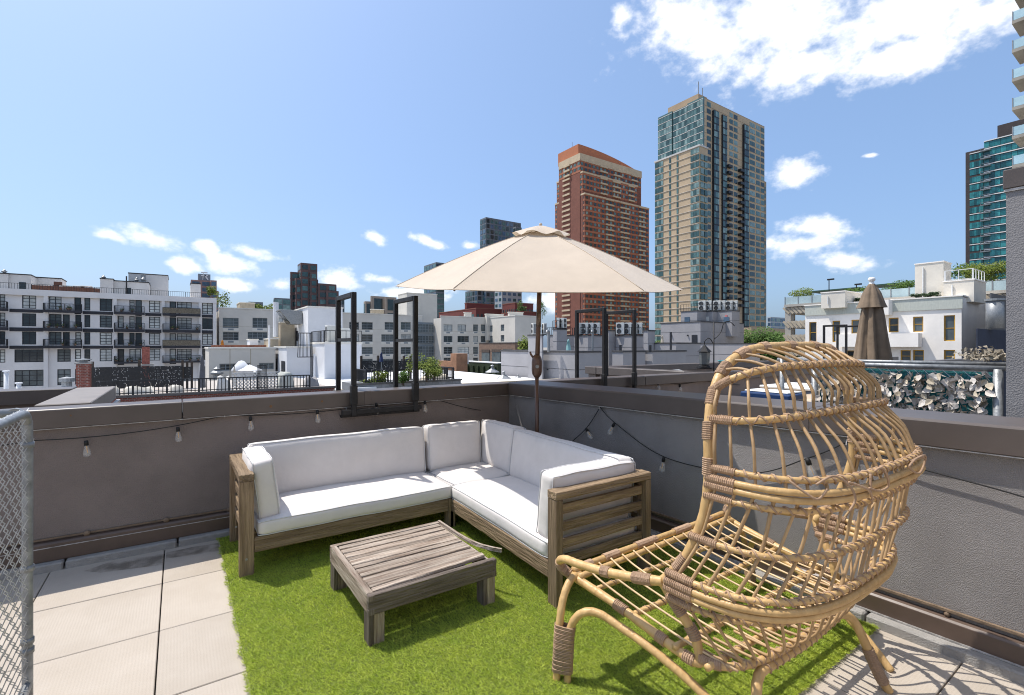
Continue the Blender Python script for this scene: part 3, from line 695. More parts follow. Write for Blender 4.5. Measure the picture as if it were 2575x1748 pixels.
# ================================================================== RATTAN EGG CHAIR
M_RAT = pm('rattan_pole', (0.575, 0.378, 0.165), 0.40, 0.10, 1.0, 0.25, 2.0, spec=0.4, col2=(0.42, 0.26, 0.105), stretch=(30, 30, 6), rand=0.08, detail=7)
M_RATD = pm('rattan_rod', (0.43, 0.285, 0.145), 0.5, 0.15, 9.0, 0.25, 20.0, spec=0.35, col2=(0.29, 0.18, 0.088), rand=0.14, detail=7)
M_BIND = pm('rattan_binding', (0.37, 0.245, 0.155), 0.6, 0.16, 40.0, 0.35, 60.0, spec=0.3, col2=(0.30, 0.195, 0.125), rand=0.10)
M_SEATR = pm('rattan_seat_rod', (0.60, 0.42, 0.235), 0.5, 0.12, 9.0, 0.2, 20.0, spec=0.35, rand=0.10)
ch = thing('rattan_chair', 'large woven rattan egg chair seen from behind on the turf', 'chair', (2.15, 1.25, 0))
def pole(name, pts, r, mat=None, n=10, seg=8, parent=None):
    q = cr(pts, seg); rr = [r * (1 + .03 * math.sin(i * 1.7) + .02 * math.sin(i * .6 + r * 900)) for i in range(len(q))]
    return part(name, MB().tube(q, rr, n), mat or M_RAT, parent or ch, smooth=True), q
def wrap(q, i0, i1, r, parent, step=.0075, name='binding'):
    """close coils of binding over a stretch of a pole"""
    seg = q[i0:i1 + 1]; L = sum((b - a).length for a, b in zip(seg[:-1], seg[1:])); n = max(4, int(L / (step / 3)))
    pts, rad = [], []; cum = [0]
    for a, b in zip(seg[:-1], seg[1:]): cum.append(cum[-1] + (b - a).length)
    for k in range(n + 1):
        d = L * k / n; j = max(i for i in range(len(cum) - 1) if cum[i] <= d + 1e-9); t = (d - cum[j]) / max(1e-9, cum[j + 1] - cum[j])
        pts.append(seg[j].lerp(seg[j + 1], min(1, t))); rad.append(r + (.0042, .0052, .0026)[k % 3] * (.9 + .2 * random.random()))
    return part(name, MB().tube(pts, rad, 10), M_BIND, parent, smooth=False)
def near(q, p):
    p = Vector(p); return min(range(len(q)), key=lambda i: (q[i] - p).length)
def wrap_at(q, p, half, r, parent):
    i = near(q, p); d = 0; a = i
    while a > 0 and d < half: d += (q[a] - q[a - 1]).length; a -= 1
    d = 0; b = i
    while b < len(q) - 1 and d < half: d += (q[b] - q[b + 1]).length; b += 1
    return wrap(q, a, b, r, parent)
# --- the rim of the shell
RIM = [(1.550, 1.225, .560), (1.585, 1.160, .650), (1.612, 1.110, .770), (1.625, 1.080, .900), (1.632, 1.075, 1.030), (1.645, 1.085, 1.160), (1.690, 1.098, 1.285),
       (1.765, 1.100, 1.385), (1.870, 1.085, 1.448), (2.000, 1.068, 1.472), (2.200, 1.058, 1.478), (2.400, 1.050, 1.478), (2.560, 1.048, 1.462), (2.660, 1.050, 1.405),
       (2.735, 1.050, 1.300), (2.785, 1.045, 1.160), (2.800, 1.040, 1.030), (2.800, 1.045, .900), (2.790, 1.080, .770), (2.775, 1.130, .650), (2.760, 1.200, .560)]
rim, rq = pole('rim_pole', RIM, .0198, n=12)
for p in RIM[6:15]: wrap_at(rq, p, .018, .0198, rim)
for p in (RIM[1], RIM[4], RIM[5], RIM[16], RIM[15], RIM[19]): wrap_at(rq, p, .018, .0198, rim)
def hoop_pts(z, xl, xr, yl, yr, yb, n=3.0, dz=0.0, m=40, zp=1.0):
    q = []
    xc, a = (xl + xr) / 2, (xr - xl) / 2
    for k in range(m + 1):
        t = math.pi * k / m; c, s_ = math.cos(t), math.sin(t)
        yf = yl + (yr - yl) * k / m
        q.append(Vector((xc - a * math.copysign(abs(c) ** (2 / n), c), yf - (yf - yb) * abs(s_) ** (2 / n), z + dz * s_ ** zp)))
    # even spacing
    L = [0]
    for a_, b_ in zip(q[:-1], q[1:]): L.append(L[-1] + (b_ - a_).length)
    out_ = []
    for k in range(61):
        d = L[-1] * k / 60; j = max(i for i in range(len(L) - 1) if L[i] <= d + 1e-9)
        out_.append(q[j].lerp(q[j + 1], min(1, (d - L[j]) / max(1e-9, L[j + 1] - L[j]))))
    return out_
HP = {
    'h1': hoop_pts(1.312, 1.700, 2.735, 1.100, 1.050, .925, 3.6, .092, zp=.45),
    'h2': hoop_pts(1.206, 1.655, 2.795, 1.088, 1.045, .845, 4.2, .022),
    'h3': hoop_pts(1.030, 1.628, 2.800, 1.078, 1.040, .690, 3.2),
    'ha': hoop_pts(.992, 1.622, 2.800, 1.078, 1.042, .680, 3.4),
    'hb': hoop_pts(.966, 1.620, 2.800, 1.080, 1.044, .680, 3.4),
    'h4': hoop_pts(.926, 1.616, 2.800, 1.082, 1.046, .705, 3.2),
    'h5': hoop_pts(.765, 1.590, 2.792, 1.128, 1.085, .728, 3.2),
    'h6': hoop_pts(.618, 1.535, 2.715, 1.190, 1.150, .742, 3.0),
    'hc': hoop_pts(.588, 1.530, 2.710, 1.190, 1.150, .735, 3.0),
    'hd': hoop_pts(.564, 1.530, 2.705, 1.192, 1.152, .742, 3.0),
    'h7': hoop_pts(.520, 1.545, 2.680, 1.195, 1.160, .800, 2.8),
    'h8': hoop_pts(.318, 1.600, 2.600, 1.090, 1.090, .935, 2.8)}
for k, r in (('h1', .0128), ('h2', .0128), ('h3', .0112), ('ha', .0125), ('hb', .0125), ('h4', .0105), ('h5', .0110), ('h6', .0112), ('hc', .0128), ('hd', .0128), ('h7', .0108), ('h8', .0140)):
    q = HP[k]; rr = [r * (1 + .05 * math.sin(i * 1.3 + len(k))) for i in range(len(q))]
    hp = part('hoop', MB().tube(q, rr, 9), M_RAT, ch, smooth=True)
    if k in ('ha', 'hb', 'hc', 'hd'):
        wrap(q, 0, 4, r, hp); wrap(q, 56, 60, r, hp)
    else:
        wrap(q, 0, 4, r, hp); wrap(q, 56, 60, r, hp)
        pt = .046 if k not in ('h1', 'h2') else .054
        b = MB().helix(q[4:57], r + .0018, .0042, pt, 5); part('lashing', b, M_BIND, hp, smooth=True)
        b = MB().helix(q[4:57], r + .0012, .0034, -pt, 4, ph=1.2); part('lashing', b, M_BIND, hp, smooth=True)
def at_t(q, t):
    f = t * (len(q) - 1); i = min(int(f), len(q) - 2); return q[i].lerp(q[i + 1], f - i)
i0, i1 = near(rq, RIM[6]), near(rq, RIM[14]); top = rq[i0:i1 + 1]
rs = random.Random(9)
NS = 22
out_ = lambda p, c, k: (p - Vector(c)).normalized() * k
for k in range(15):                                    # hood rods: from the rim back to the first hoop
    t = (k + .7) / 15.4; a = at_t(top, min(.985, max(.015, t + rs.uniform(-.008, .008)))); b = at_t(HP['h1'], .03 + .94 * t + rs.uniform(-.01, .01))
    pole('rod', [a + Vector((0, .004, .004)), a.lerp(b, .5) + Vector((0, -.006, .014)), b + Vector((0, -.012, .004))], .0060 * rs.uniform(.88, 1.15), M_RATD, 7, 4)
for k in range(NS):                                    # upper rods: from the first hoop down to the waist
    t = (k + .6) / (NS + .2); tt = t + rs.uniform(-.005, .005); t2 = tt + rs.uniform(-.006, .006)
    h1, h2, h3, ha = at_t(HP['h1'], tt), at_t(HP['h2'], t2), at_t(HP['h3'], t2), at_t(HP['ha'], t2)
    pts = [h1 + Vector((0, .016, .010)), h1.lerp(h2, .12) + Vector((0, .006, 0)), h1.lerp(h2, .55) + out_(h2, (2.2, 1.07, 1.2), .026), h2 + Vector((0, .010, 0)), h2.lerp(h3, .5) + out_(h3, (2.2, 1.07, 1.03), .022), h3 + Vector((0, .010, 0)), ha + Vector((0, .008, 0))]
    pole('rod', pts, .0062 * rs.uniform(.86, 1.16), M_RATD, 7, 4)
for k in range(NS + 2):                                # lower rods: waist to the seat ring
    t = (k + .7) / (NS + 2.4); tt = t + rs.uniform(-.004, .004); t2 = tt + rs.uniform(-.008, .008)
    pts = [at_t(HP['hb'], tt) + Vector((0, .008, 0)), at_t(HP['h4'], tt) + Vector((0, .011, 0)), at_t(HP['h5'], t2) + Vector((0, .011, 0)), at_t(HP['h6'], t2) + Vector((0, .010, 0)), at_t(HP['hc'], t2)]
    pole('rod', pts, .0059 * rs.uniform(.88, 1.15), M_RATD, 7, 4)
for k in range(18):                                    # rods tucking under the seat
    t = (k + 1.2) / 19.4; t2 = .5 + (t - .5) * .96
    a, b, c = at_t(HP['hd'], t), at_t(HP['h7'], t), at_t(HP['h8'], t2)
    inn = Vector((c.x, c.y + .16, c.z + .012))
    pole('rod', [a, b + Vector((0, .008, 0)), b.lerp(c, .6) + Vector((0, -.02, -.015)), c + Vector((0, .006, .018)), inn], .0055, M_RATD, 7, 4)
# --- arms: one bent pole per side, from the rim forward, round the front loop and back under the seat
def arm(sx, X):
    f = lambda x, y, z: (X(x), y, z)
    pts = [f(1.545, 1.215, .568), f(1.520, 1.300, .552), f(1.495, 1.470, .520), f(1.475, 1.620, .503), f(1.470, 1.700, .496), f(1.478, 1.752, .468), f(1.500, 1.755, .425), f(1.530, 1.700, .395),
           f(1.565, 1.450, .355), f(1.580, 1.250, .318), f(1.592, 1.130, .298), f(1.608, 1.095, .300), f(1.606, 1.105, .350), f(1.598, 1.120, .400), f(1.572, 1.180, .490), f(1.548, 1.222, .565)]
    o, q = pole('arm_pole', pts, .0187, n=12)
    for p, h in ((pts[1], .045), (pts[2], .022), (pts[6], .05), (pts[8], .018), (pts[9], .02), (pts[10], .018), (pts[14], .04), (pts[13], .030)): wrap_at(q, p, h * .8, .0187, o)
XC = 2.165
arm(-1, lambda x: x); arm(1, lambda x: 2 * XC - x + .02)
# --- seat: front rails, cross rails, long rods
def seat_z(y):
    t = (1.70 - y) / .75; return .415 - .155 * t + .075 * t * t
for (y, z, r) in ((1.715, .425, .0172), (1.675, .408, .0150)):
    o, q = pole('front_rail', [(1.53, y, z), (1.85, y + .02, z - .004), (2.45, y + .03, z), (2.80, y + .035, z + .008)], r, n=10)
    if r > .016:
        for k in range(3, 23, 4): wrap_at(q, q[min(len(q) - 2, k)], .012, r, o)
for (y, dz, r) in ((1.60, -.022, .0115), (1.40, -.022, .0125), (1.18, -.020, .0125), (1.04, -.016, .0125)):
    o, q = pole('cross_rail', [(1.565, y, seat_z(y) + dz), (2.17, y, seat_z(y) + dz - .012), (2.76, y, seat_z(y) + dz)], r)
    part('lashing', MB().helix(q[1:-1], r + .0016, .0030, .05, 4), M_BIND, o, smooth=True)
for k in range(15):
    x = 1.60 + 1.14 * k / 14
    pts = [(x, 1.70, .428)] + [(x + .012 * (k - 7) / 7 * (1.7 - y) * -1.2, y, seat_z(y) + .002) for y in (1.62, 1.45, 1.25, 1.08)] + [(x * .93 + 2.17 * .07, .965, .322)]
    pole('seat_rod', pts, .0047, M_SEATR, 7, 5)
# --- legs: doubled, bound poles
def front_leg(X):
    f = lambda x, y, z: (X(x), y, z)
    p1 = [f(1.372, 1.650, .0), f(1.385, 1.655, .12), f(1.402, 1.662, .25), f(1.432, 1.672, .345), f(1.490, 1.690, .398), f(1.560, 1.705, .405)]
    p2 = [f(1.402, 1.612, .0), f(1.412, 1.616, .12), f(1.424, 1.615, .235), f(1.450, 1.580, .305), f(1.490, 1.520, .325), f(1.525, 1.420, .302), f(1.560, 1.250, .262), f(1.600, 1.08, .19), f(1.625, .93, .09), f(1.630, .840, .0)]
    o1, q1 = pole('leg', p1, .0172, n=12); o2, q2 = pole('leg', p2, .0172, n=12)
    mid = [a.lerp(b, .5) for a, b in zip(q1[:17], q2[:17])]
    seg = [p for p in mid if .075 < p.z < .235]
    mb = MB(); zs = np.arange(.045, .24, .0062)
    for i, z in enumerate(zs):                          # flat winding round both poles together
        a = min(q1, key=lambda p: abs(p.z - z) + (0 if p.z < .3 else 9)); b = min(q2[:20], key=lambda p: abs(p.z - z))
        a = Vector((a.x, a.y, z)); b = Vector((b.x, b.y, z)); c = (a + b) / 2; h = (b - a) / 2; u = h.normalized(); v = Vector((-u.y, u.x, 0)); rr = .0195 + .0006 * (i % 3)
        ring = []
        for s_ in range(17):
            an = 2 * math.pi * s_ / 16; ring.append(c + u * (math.copysign(h.length, math.cos(an)) * min(1, abs(math.cos(an)) * 3) + rr * math.cos(an)) + v * rr * math.sin(an) + Vector((0, 0, .004 * s_ / 16)))
        mb.tube(ring, .0036, 4, caps=False)
    part('leg_binding', mb, M_BIND, o1, smooth=True)
front_leg(lambda x: x); front_leg(lambda x: 2 * XC - x - .03)
ra = [(1.655, .835, .0), (1.668, .880, .12), (1.690, .925, .225), (1.745, .945, .283), (1.83, .942, .292), (2.10, .935, .292), (2.30, .938, .300), (2.385, .930, .308), (2.445, .905, .272), (2.470, .868, .175), (2.490, .825, .06), (2.505, .795, .0)]
o, q = pole('rear_leg_arch', ra, .0185, n=12)
part('lashing', MB().helix(q[28:56], .0205, .0036, .042, 5), M_BIND, o, smooth=True)
a = near(q, ra[9]); wrap(q, a + 1, near(q, (2.498, .81, .03)), .0190, o, step=.007); wrap(q, near(q, (1.658, .845, .03)), near(q, (1.672, .89, .145)), .0190, o, step=.007)
# loose tails of binding cane
for pts in ([(1.70, .735, 1.03), (1.74, .70, 1.06), (1.78, .672, 1.03), (1.80, .662, .985), (1.77, .668, .95)], [(1.80, .680, 1.035), (1.86, .650, 1.01), (1.92, .655, .965), (1.95, .670, .975), (1.96, .675, 1.04)],
            [(1.985, .672, 1.045), (2.00, .655, 1.06), (2.03, .648, 1.02), (2.05, .655, .985), (1.99, .66, .98), (1.92, .665, 1.0)],
            [(2.30, .66, 1.04), (2.36, .645, 1.055), (2.44, .655, 1.04), (2.43, .66, 1.0), (2.34, .65, .99), (2.28, .66, 1.02), (2.33, .65, 1.05), (2.46, .66, 1.03)],
            [(1.66, .80, 1.035), (1.675, .76, 1.005), (1.70, .73, .985), (1.72, .71, 1.02)]):
    part('loose_cane', MB().tube(cr(pts, 6), .0042, 5), M_BIND, ch, smooth=True)
# ================================================================== NEXT TERRACE (right of the divider)
nf = part('neighbour_floor', MB().box(3.36, 12.0, -2.0, WY + .03, -0.30, -0.02), M_DARK, kind='structure')
dk = part('raised_deck', MB().box(5.45, 11.0, 2.3, WY + .02, -.02, 0.60), M_STUC_R, kind='structure')
M_TANP = pm('tan_deck_tile', (0.50, 0.40, 0.29), 0.9, 0.12, 3, 0.2, 90, rand=.08)
me_t = unit_mesh('tile', MB().box(-.297, .297, -.297, .297, 0, .02), M_TANP)
for i in range(9):
    for j in range(3): inst('tile', me_t, dk, (5.78 + .6 * i, 2.62 + .6 * j, 0.602))
# bulkhead at the right edge
M_COARSE = pm('coarse_grey_stucco', (0.25, 0.243, 0.245), 0.92, 0.08, 2.5, 0.45, 110, spec=0.12)
bk = thing('stair_bulkhead', 'tall rough grey stucco bulkhead with bronze cap at the right edge', 'bulkhead', (6, -0.3, 0))
part('wall', MB().box(5.13, 7.4, -2.6, 0.900, -.3, 2.66), M_COARSE, bk)
part('coping', MB().box(5.112, 7.46, -2.6, 0.915, 2.655, 2.80), M_COPE, bk, bevel=.006)
part('drip_edge', MB().box(5.118, 7.42, -2.6, 0.909, 2.635, 2.654), M_DRIP, bk)
# chain link fence dressed with artificial leaves
FXP = 5.20
fn = thing('leaf_screen_fence', 'chain link fence covered in pale artificial leaves over a teal backing', 'fence', (FXP, 1.6, 0))
part('top_rail', MB().tube([(FXP, .915, 1.305), (FXP, 2.28, 1.305)], .021, 12), M_GALV, fn, smooth=True)
part('end_post', MB().tube([(FXP, .955, 0), (FXP, .955, 1.30)], .030, 14), M_GALV, fn, smooth=True)
part('far_post', MB().tube([(FXP, 2.26, 0), (FXP, 2.26, 1.30)], .030, 12), M_GALV, fn, smooth=True)
part('teal_backing', MB().box(FXP + .035, FXP + .045, .99, 2.23, .55, 1.272), pm('teal_netting', (0.05, 0.26, 0.27), 0.8, 0.35, 60, 0.4, 90, col2=(.015, .10, .115)), fn)
y = 1.0; k = 0
while y < 2.2:
    part('wire', MB().tube([(FXP - .006, y, 1.315), (FXP + .004, y + .032, 1.285), (FXP - .004, y + .064, 1.315)], .0024, 5), M_WIRE, fn, smooth=True); y += .064
    part('wire', MB().tube([(FXP, y - .032, 1.285), (FXP, y - .085, 1.225)], .0024, 5), M_WIRE, fn)
def leaf_mesh(nm, mat, fold):
    mb = MB(); P = [(0, 0), (.33, .22), (.38, .48), (.20, .82), (0, 1.12)]
    L = [(-x, fold * x, z) for x, z in P[1:4]]; Rr = [(x, fold * x, z) for x, z in P[1:4]]
    vs = [(0, 0, 0), (0, -.05, .5), (0, .08, 1.08)] + L + Rr
    mb.add(vs, [(0, 1, 4, 3), (1, 2, 5, 4), (0, 6, 7, 1), (1, 7, 8, 2)]); return unit_mesh(nm, mb, mat)
M_LF = [pm('faded_leaf_a', (0.56, 0.505, 0.445), .75, .12, 20, rand=.22), pm('faded_leaf_b', (0.44, 0.38, 0.29), .75, .12, 20, rand=.22), pm('faded_leaf_c', (0.62, 0.58, 0.53), .75, .1, 20, rand=.18)]
LM = [leaf_mesh('leaf', M_LF[i % 3], (.25, .45, -.25, .12, .35)[i]) for i in range(5)]
rs = random.Random(3)
cells = [(i, j) for i in range(25) for j in range(12)]; rs.shuffle(cells)
for (i, j) in cells[:300]:
    yv = 1.0 + 1.22 * (i + rs.random()) / 25; z = .80 + .455 * (j + rs.random()) / 12; s = rs.uniform(.052, .078)
    inst('leaf', rs.choice(LM), fn, (FXP - rs.uniform(-.012, .035), yv, z), (R(rs.uniform(140, 222)), R(rs.uniform(-60, 60)), R(-90 + rs.uniform(-45, 45))), (s, s, s))
mb = MB()
for k in range(760):
    q = Matrix.Translation((FXP + rs.uniform(-.02, .03), 1.0 + 1.22 * rs.random(), .56 + .70 * rs.random())) @ Matrix.Rotation(R(rs.uniform(0, 360)), 4, 'X') @ Matrix.Rotation(R(rs.uniform(-60, 60)), 4, 'Z') @ Matrix.Scale(rs.uniform(.045, .065), 4)
    mb.add([q @ Vector(p) for p in ((0, 0, 0), (-.33, .15, .4), (0, 0, 1.05), (.33, .15, .4))], [(0, 3, 2, 1)])
part('leaf_filling', mb, M_LF[0], fn, kind='stuff')
fb = thing('fence_rail', 'second galvanised rail just behind the leaf covered fence', 'fence', (5.9, 1.8, 0))
part('rail', MB().tube([(5.95, .94, 1.315), (5.95, 3.0, 1.315)], .021, 12), M_GALV, fb, smooth=True); part('post', MB().tube([(5.95, 2.95, 0), (5.95, 2.95, 1.33)], .025, 10), M_GALV, fb, smooth=True)
lb = thing('leaf_bundle', 'rolled bundle of pale artificial leaves on top of the fence by the bulkhead', 'leaves', (5.6, 1.1, 1.3))
mb = MB()
for k in range(260):
    c = Vector((5.75 + rs.gauss(0, .07), 1.09 + rs.gauss(0, .10), 1.37 + abs(rs.gauss(0, .035))))
    q = Matrix.Translation(c) @ Matrix.Rotation(R(rs.uniform(0, 360)), 4, 'X') @ Matrix.Rotation(R(rs.uniform(0, 360)), 4, 'Z') @ Matrix.Scale(rs.uniform(.025, .045), 4)
    mb.add([q @ Vector(p) for p in ((0, 0, 0), (-.45, .2, .4), (0, 0, 1), (.45, .2, .4))], [(0, 3, 2, 1)])
part('leaf_mass', mb, M_LF[1], lb, kind='stuff')
# closed umbrella
cu = thing('closed_umbrella', 'closed brown umbrella with a white finial behind the rattan chair', 'umbrella', (7.3, 2.5, 0))
M_BRN = pm('brown_umbrella_canvas', (0.20, 0.150, 0.105), 0.85, 0.12, 6, 0.3, 12, spec=.2)
bp0 = gd(2192, 870, 6.2); ux, uy = bp0.x, bp0.y
def folds(prof, amp, nf_, n=48, ph=0.0):
    mb = MB(); vs = []
    for (r, h) in prof:
        for k in range(n):
            a = 2 * math.pi * k / n; rr = r * (1 + amp * math.sin(nf_ * a + ph + 1.3 * h) * min(1, 1.2) + .5 * amp * math.sin((nf_ * 2 + 1) * a + 2.2 * h))
            vs.append((ux + rr * math.cos(a), uy + rr * math.sin(a), h))
    m = len(prof); fs = [(i * n + k, i * n + (k + 1) % n, (i + 1) * n + (k + 1) % n, (i + 1) * n + k) for i in range(m - 1) for k in range(n)]
    return mb.add(vs, fs)
part('canopy', folds([(.190, 1.20), (.180, 1.26), (.165, 1.40), (.140, 1.62), (.110, 1.85), (.088, 2.0), (.075, 2.10)], .20, 7), M_BRN, cu, smooth=True)
part('top_flounce', folds([(.150, 1.965), (.132, 2.01), (.088, 2.16), (.05, 2.24), (.03, 2.27), (.0, 2.275)], .10, 6, ph=.8), M_BRN, cu, smooth=True)
part('pole', MB().tube([(ux, uy, 0), (ux, uy, 2.24)], .02, 10), M_POLE, cu, smooth=True)
part('finial', MB().lathe([(.030, 0), (.028, .02), (.020, .032), (.036, .046), (.041, .064), (.032, .086), (.0, .095)], (ux, uy, 2.265), 14), pm('white_finial', (.8, .79, .76), .5, .05, 9), cu, smooth=True)
# cooler, white table
M_WPL = pm('white_plastic', (0.72, 0.72, 0.70), 0.45, 0.06, 5)
cl = thing('cooler_box', 'white cooler with a navy blue lid seen through the chair back', 'cooler', (5.9, 3.15, .62))
cx_, cy_ = gd(1942, 990, 5.6).x, gd(1942, 990, 5.6).y
part('body', MB().box(cx_ - .17, cx_ + .19, cy_ - .27, cy_ + .27, .622, .865), M_WPL, cl, bevel=.02, seg=2)
part('lid', MB().box(cx_ - .185, cx_ + .205, cy_ - .285, cy_ + .285, .868, .945), pm('navy_plastic', (.02, .05, .14), .4, .1, 5), cl, bevel=.018, seg=2)
part('lid_top', MB().box(cx_ - .15, cx_ + .17, cy_ - .25, cy_ + .25, .946, .965), M_WPL, cl, bevel=.008)
tcu = bpy.data.curves.new('lettering', 'FONT'); tcu.body = 'IGLOO'; tcu.size = .085; tcu.extrude = .002; tcu.align_x = 'CENTER'
_t0 = bpy.data.objects.new('lettering_src', tcu); COL.objects.link(_t0); bpy.context.view_layer.update(); _tm = bpy.data.meshes.new_from_object(_t0.evaluated_get(bpy.context.evaluated_depsgraph_get())); bpy.data.objects.remove(_t0); to = bpy.data.objects.new('lettering', _tm); COL.objects.link(to); to.parent = cl; to.location = Vector((cx_ - .173, cy_, .70)) - BASE[cl.name]; to.rotation_euler = (R(90), 0, R(-90)); _tm.materials.clear(); _tm.materials.append(pm('pale_lettering', (.45, .46, .47), .5, .05, 5))
wt = thing('side_table', 'low white plastic table beside the cooler on the next terrace', 'table', (7.0, 3.6, .62))
wx, wy_ = gd(2030, 980, 6.6).x, gd(2030, 980, 6.6).y
part('top', MB().box(wx - .45, wx + .45, wy_ - .42, wy_ + .42, .905, .94), M_WPL, wt, bevel=.01)
for a in (-1, 1):
    for b in (-1, 1): part('leg', MB().loft([(wx + a * .38 + s * .03, wy_ + b * .34 + t * .03, .62) for s, t in ((-1, -1), (1, -1), (1, 1), (-1, 1))], [(wx + a * .30 + s * .05, wy_ + b * .28 + t * .05, .904) for s, t in ((-1, -1), (1, -1), (1, 1), (-1, 1))]), M_WPL, wt)
# bulbs on the neighbour's wall
sn = thing('string_light', 'thin cable with round clear bulbs on the sunlit wall beyond the divider', 'string lights', (5, WY, 1))
Yn = WY - .012 + .05
nb = [gy(px, py, WY + .028) for px, py in ((1560, 972), (1600, 966), (1655, 962), (1710, 966), (1770, 958), (1800, 962), (1860, 968))]
part('cable', MB().tube(cr(nb, 6), .004, 6), M_CABLE, sn, smooth=True)
for p in (nb[2], nb[3], nb[5]):
    so_ = part('bulb_socket', MB().lathe([(0, 0), (.014, 0), (.014, -.04), (0, -.04)], p, 8), M_CABLE, sn)
    part('bulb_glass', MB().lathe([(.010, -.04), (.030, -.06), (.036, -.082), (.028, -.108), (0, -.118)], p, 12), M_BULB, so_, smooth=True)
# bird feeder on a hook
bf = thing('bird_feeder', 'black lantern bird feeder hanging from a shepherd hook on the far parapet', 'bird feeder', (7.1, 4.7, 1.0))
fp = gy(1795, 930, 4.62); fx_, fy_ = fp.x, fp.y
part('hook_pole', MB().tube([(fx_, fy_, .3), (fx_, fy_, 1.86)], .010, 8), M_BLACK, bf, smooth=True)
part('hook_arm', MB().tube(cr([(fx_, fy_, 1.58), (fx_ + .10, fy_ - .06, 1.70), (fx_ + .14, fy_ - .09, 1.85), (fx_ + .22, fy_ - .14, 1.87), (fx_ + .28, fy_ - .19, 1.80)], 6), .007, 6), M_BLACK, bf, smooth=True)
part('hook_arm', MB().tube(cr([(fx_, fy_, 1.50), (fx_ - .06, fy_ + .04, 1.60), (fx_ - .12, fy_ + .08, 1.56), (fx_ - .125, fy_ + .085, 1.50)], 6), .007, 6), M_BLACK, bf, smooth=True)
fc = (fx_ - .125, fy_ + .085, 1.13)
part('lantern_body', MB().lathe([(.0, 0), (.085, 0), (.085, .02), (.070, .03), (.085, .25), (.11, .255), (.04, .33), (.015, .36), (0, .37)], fc, 6), M_BLACK, bf)
part('seed_tray', MB().lathe([(0, -.02), (.12, -.02), (.125, 0), (0, 0)], fc, 8), M_BLACK, bf)
part('glass_insert', MB().lathe([(.073, .05), (.086, .24)], fc, 6).xf(lambda p: p), pm('smoky_glass', (.12, .13, .13), .2, .1, 4), bf)
part('teal_dish', MB().lathe([(0, 0), (.05, .01), (.085, .05), (.08, .055), (.0, .02)], (fx_ + .13, fy_ - .08, 1.19), 8), pm('teal_dish', (.10, .40, .42), .5, .1, 5), bf)
# further parapets of the same roofs
for nm, lab, bx in (('roof_parapet', 'bronze capped parapet jutting out behind the divider wall', (6.53, 6.83, WY + .35, 6.68)), ('roof_parapet', 'bronze capped parapet crossing behind the small domed skylight', (6.53, 22.0, 6.69, 6.99))):
    t = thing(nm, lab, 'parapet', (bx[0], bx[2], 0)); part('wall', MB().box(bx[0] + .05, bx[1] - .05, bx[2] + .05, bx[3] - .05, -4, .94), M_STUC_B, t)
    part('coping', MB().box(bx[0], bx[1], bx[2], bx[3], .94, 1.075), M_COPE, t, bevel=.006)
part('roof_deck', MB().box(6.8, 22, 4.7, 6.7, .55, .62), M_CURB, kind='structure')
dm = thing('roof_skylight', 'low grey domed skylight on the roof behind the divider wall', 'skylight', (8, 6, .6))
sk = gy(1678, 926, 5.9); mb = MB(); A = []; B = []
for k in range(13):
    a = math.pi * k / 12; A.append((sk.x - .32 + .0, sk.y - .34 * math.cos(a), .62 + .40 * math.sin(a))); B.append((sk.x + .35, sk.y - .34 * math.cos(a), .62 + .40 * math.sin(a)))
part('dome', mb.loft(A, B), pm('pale_grey_dome', (.55, .56, .56), .4, .08, 3), dm); part('curb', MB().box(sk.x - .36, sk.x + .39, sk.y - .38, sk.y + .38, .56, .66), M_GALV, dm)
# ================================================================== THE CITY BEYOND
GROUND = -19.0
gm = MB().box(-3000, 3500, -2500, 4500, GROUND - 1, GROUND)
part('ground', gm, pm('street_and_roofs', (0.27, 0.25, 0.22), 0.9, 0.2, .02), kind='structure')
Z1 = .24096
def a1(x, y): return (x * Z1, 640 + y * Z1)
def a2(x, y): return (500 + x * Z1, 640 + y * Z1)
def a3(x, y): return (1000 + x * Z1, 640 + y * Z1)
def a4(x, y): return (1400 + x * Z1, 640 + y * Z1)
def a5(x, y): return (1950 + x * .27889, 620 + y * .27889)
def a6(x, y): return (1370 + x * .41812, 200 + y * .41812)
def corner(xl, xc, xr, yt, d, depth=10.0):
    """box whose near vertical edge stands at photo column xc, at depth d; left face to xl, front face to xr"""
    p = gd(xc, yt, d)
    y1 = gx(xl, yt, p.x).y if xl is not None else p.y + depth
    x1 = gy(xr, yt, p.y).x if xr is not None else p.x + depth
    return [p.x, x1, p.y, y1, p.z]
def face(mb, axis, plane, u0, u1, v0, v1, holes, dep=.25):
    """wall sheet with real openings and reveals; axis Y looks towards -Y, axis X towards -X"""
    def P(u, v, w): return (u, plane + w, v) if axis == 'Y' else (plane + w, u, v)
    def Q(a, b, c, d): mb.quad(a, b, c, d) if axis == 'Y' else mb.quad(d, c, b, a)
    us = sorted({u0, u1, *[min(max(h[i], u0), u1) for h in holes for i in (0, 1)]}); vs = sorted({v0, v1, *[min(max(h[i], v0), v1) for h in holes for i in (2, 3)]})
    for a, b in zip(us[:-1], us[1:]):
        for c, d in zip(vs[:-1], vs[1:]):
            m, n = (a + b) / 2, (c + d) / 2
            if any(h[0] < m < h[1] and h[2] < n < h[3] for h in holes): continue
            Q(P(a, c, 0), P(b, c, 0), P(b, d, 0), P(a, d, 0))
    for (a, b, c, d) in holes:
        Q(P(a, c, 0), P(a, c, dep), P(b, c, dep), P(b, c, 0)); Q(P(a, d, 0), P(b, d, 0), P(b, d, dep), P(a, d, dep))
        Q(P(a, c, 0), P(a, d, 0), P(a, d, dep), P(a, c, dep)); Q(P(b, c, 0), P(b, c, dep), P(b, d, dep), P(b, d, 0))
    return mb
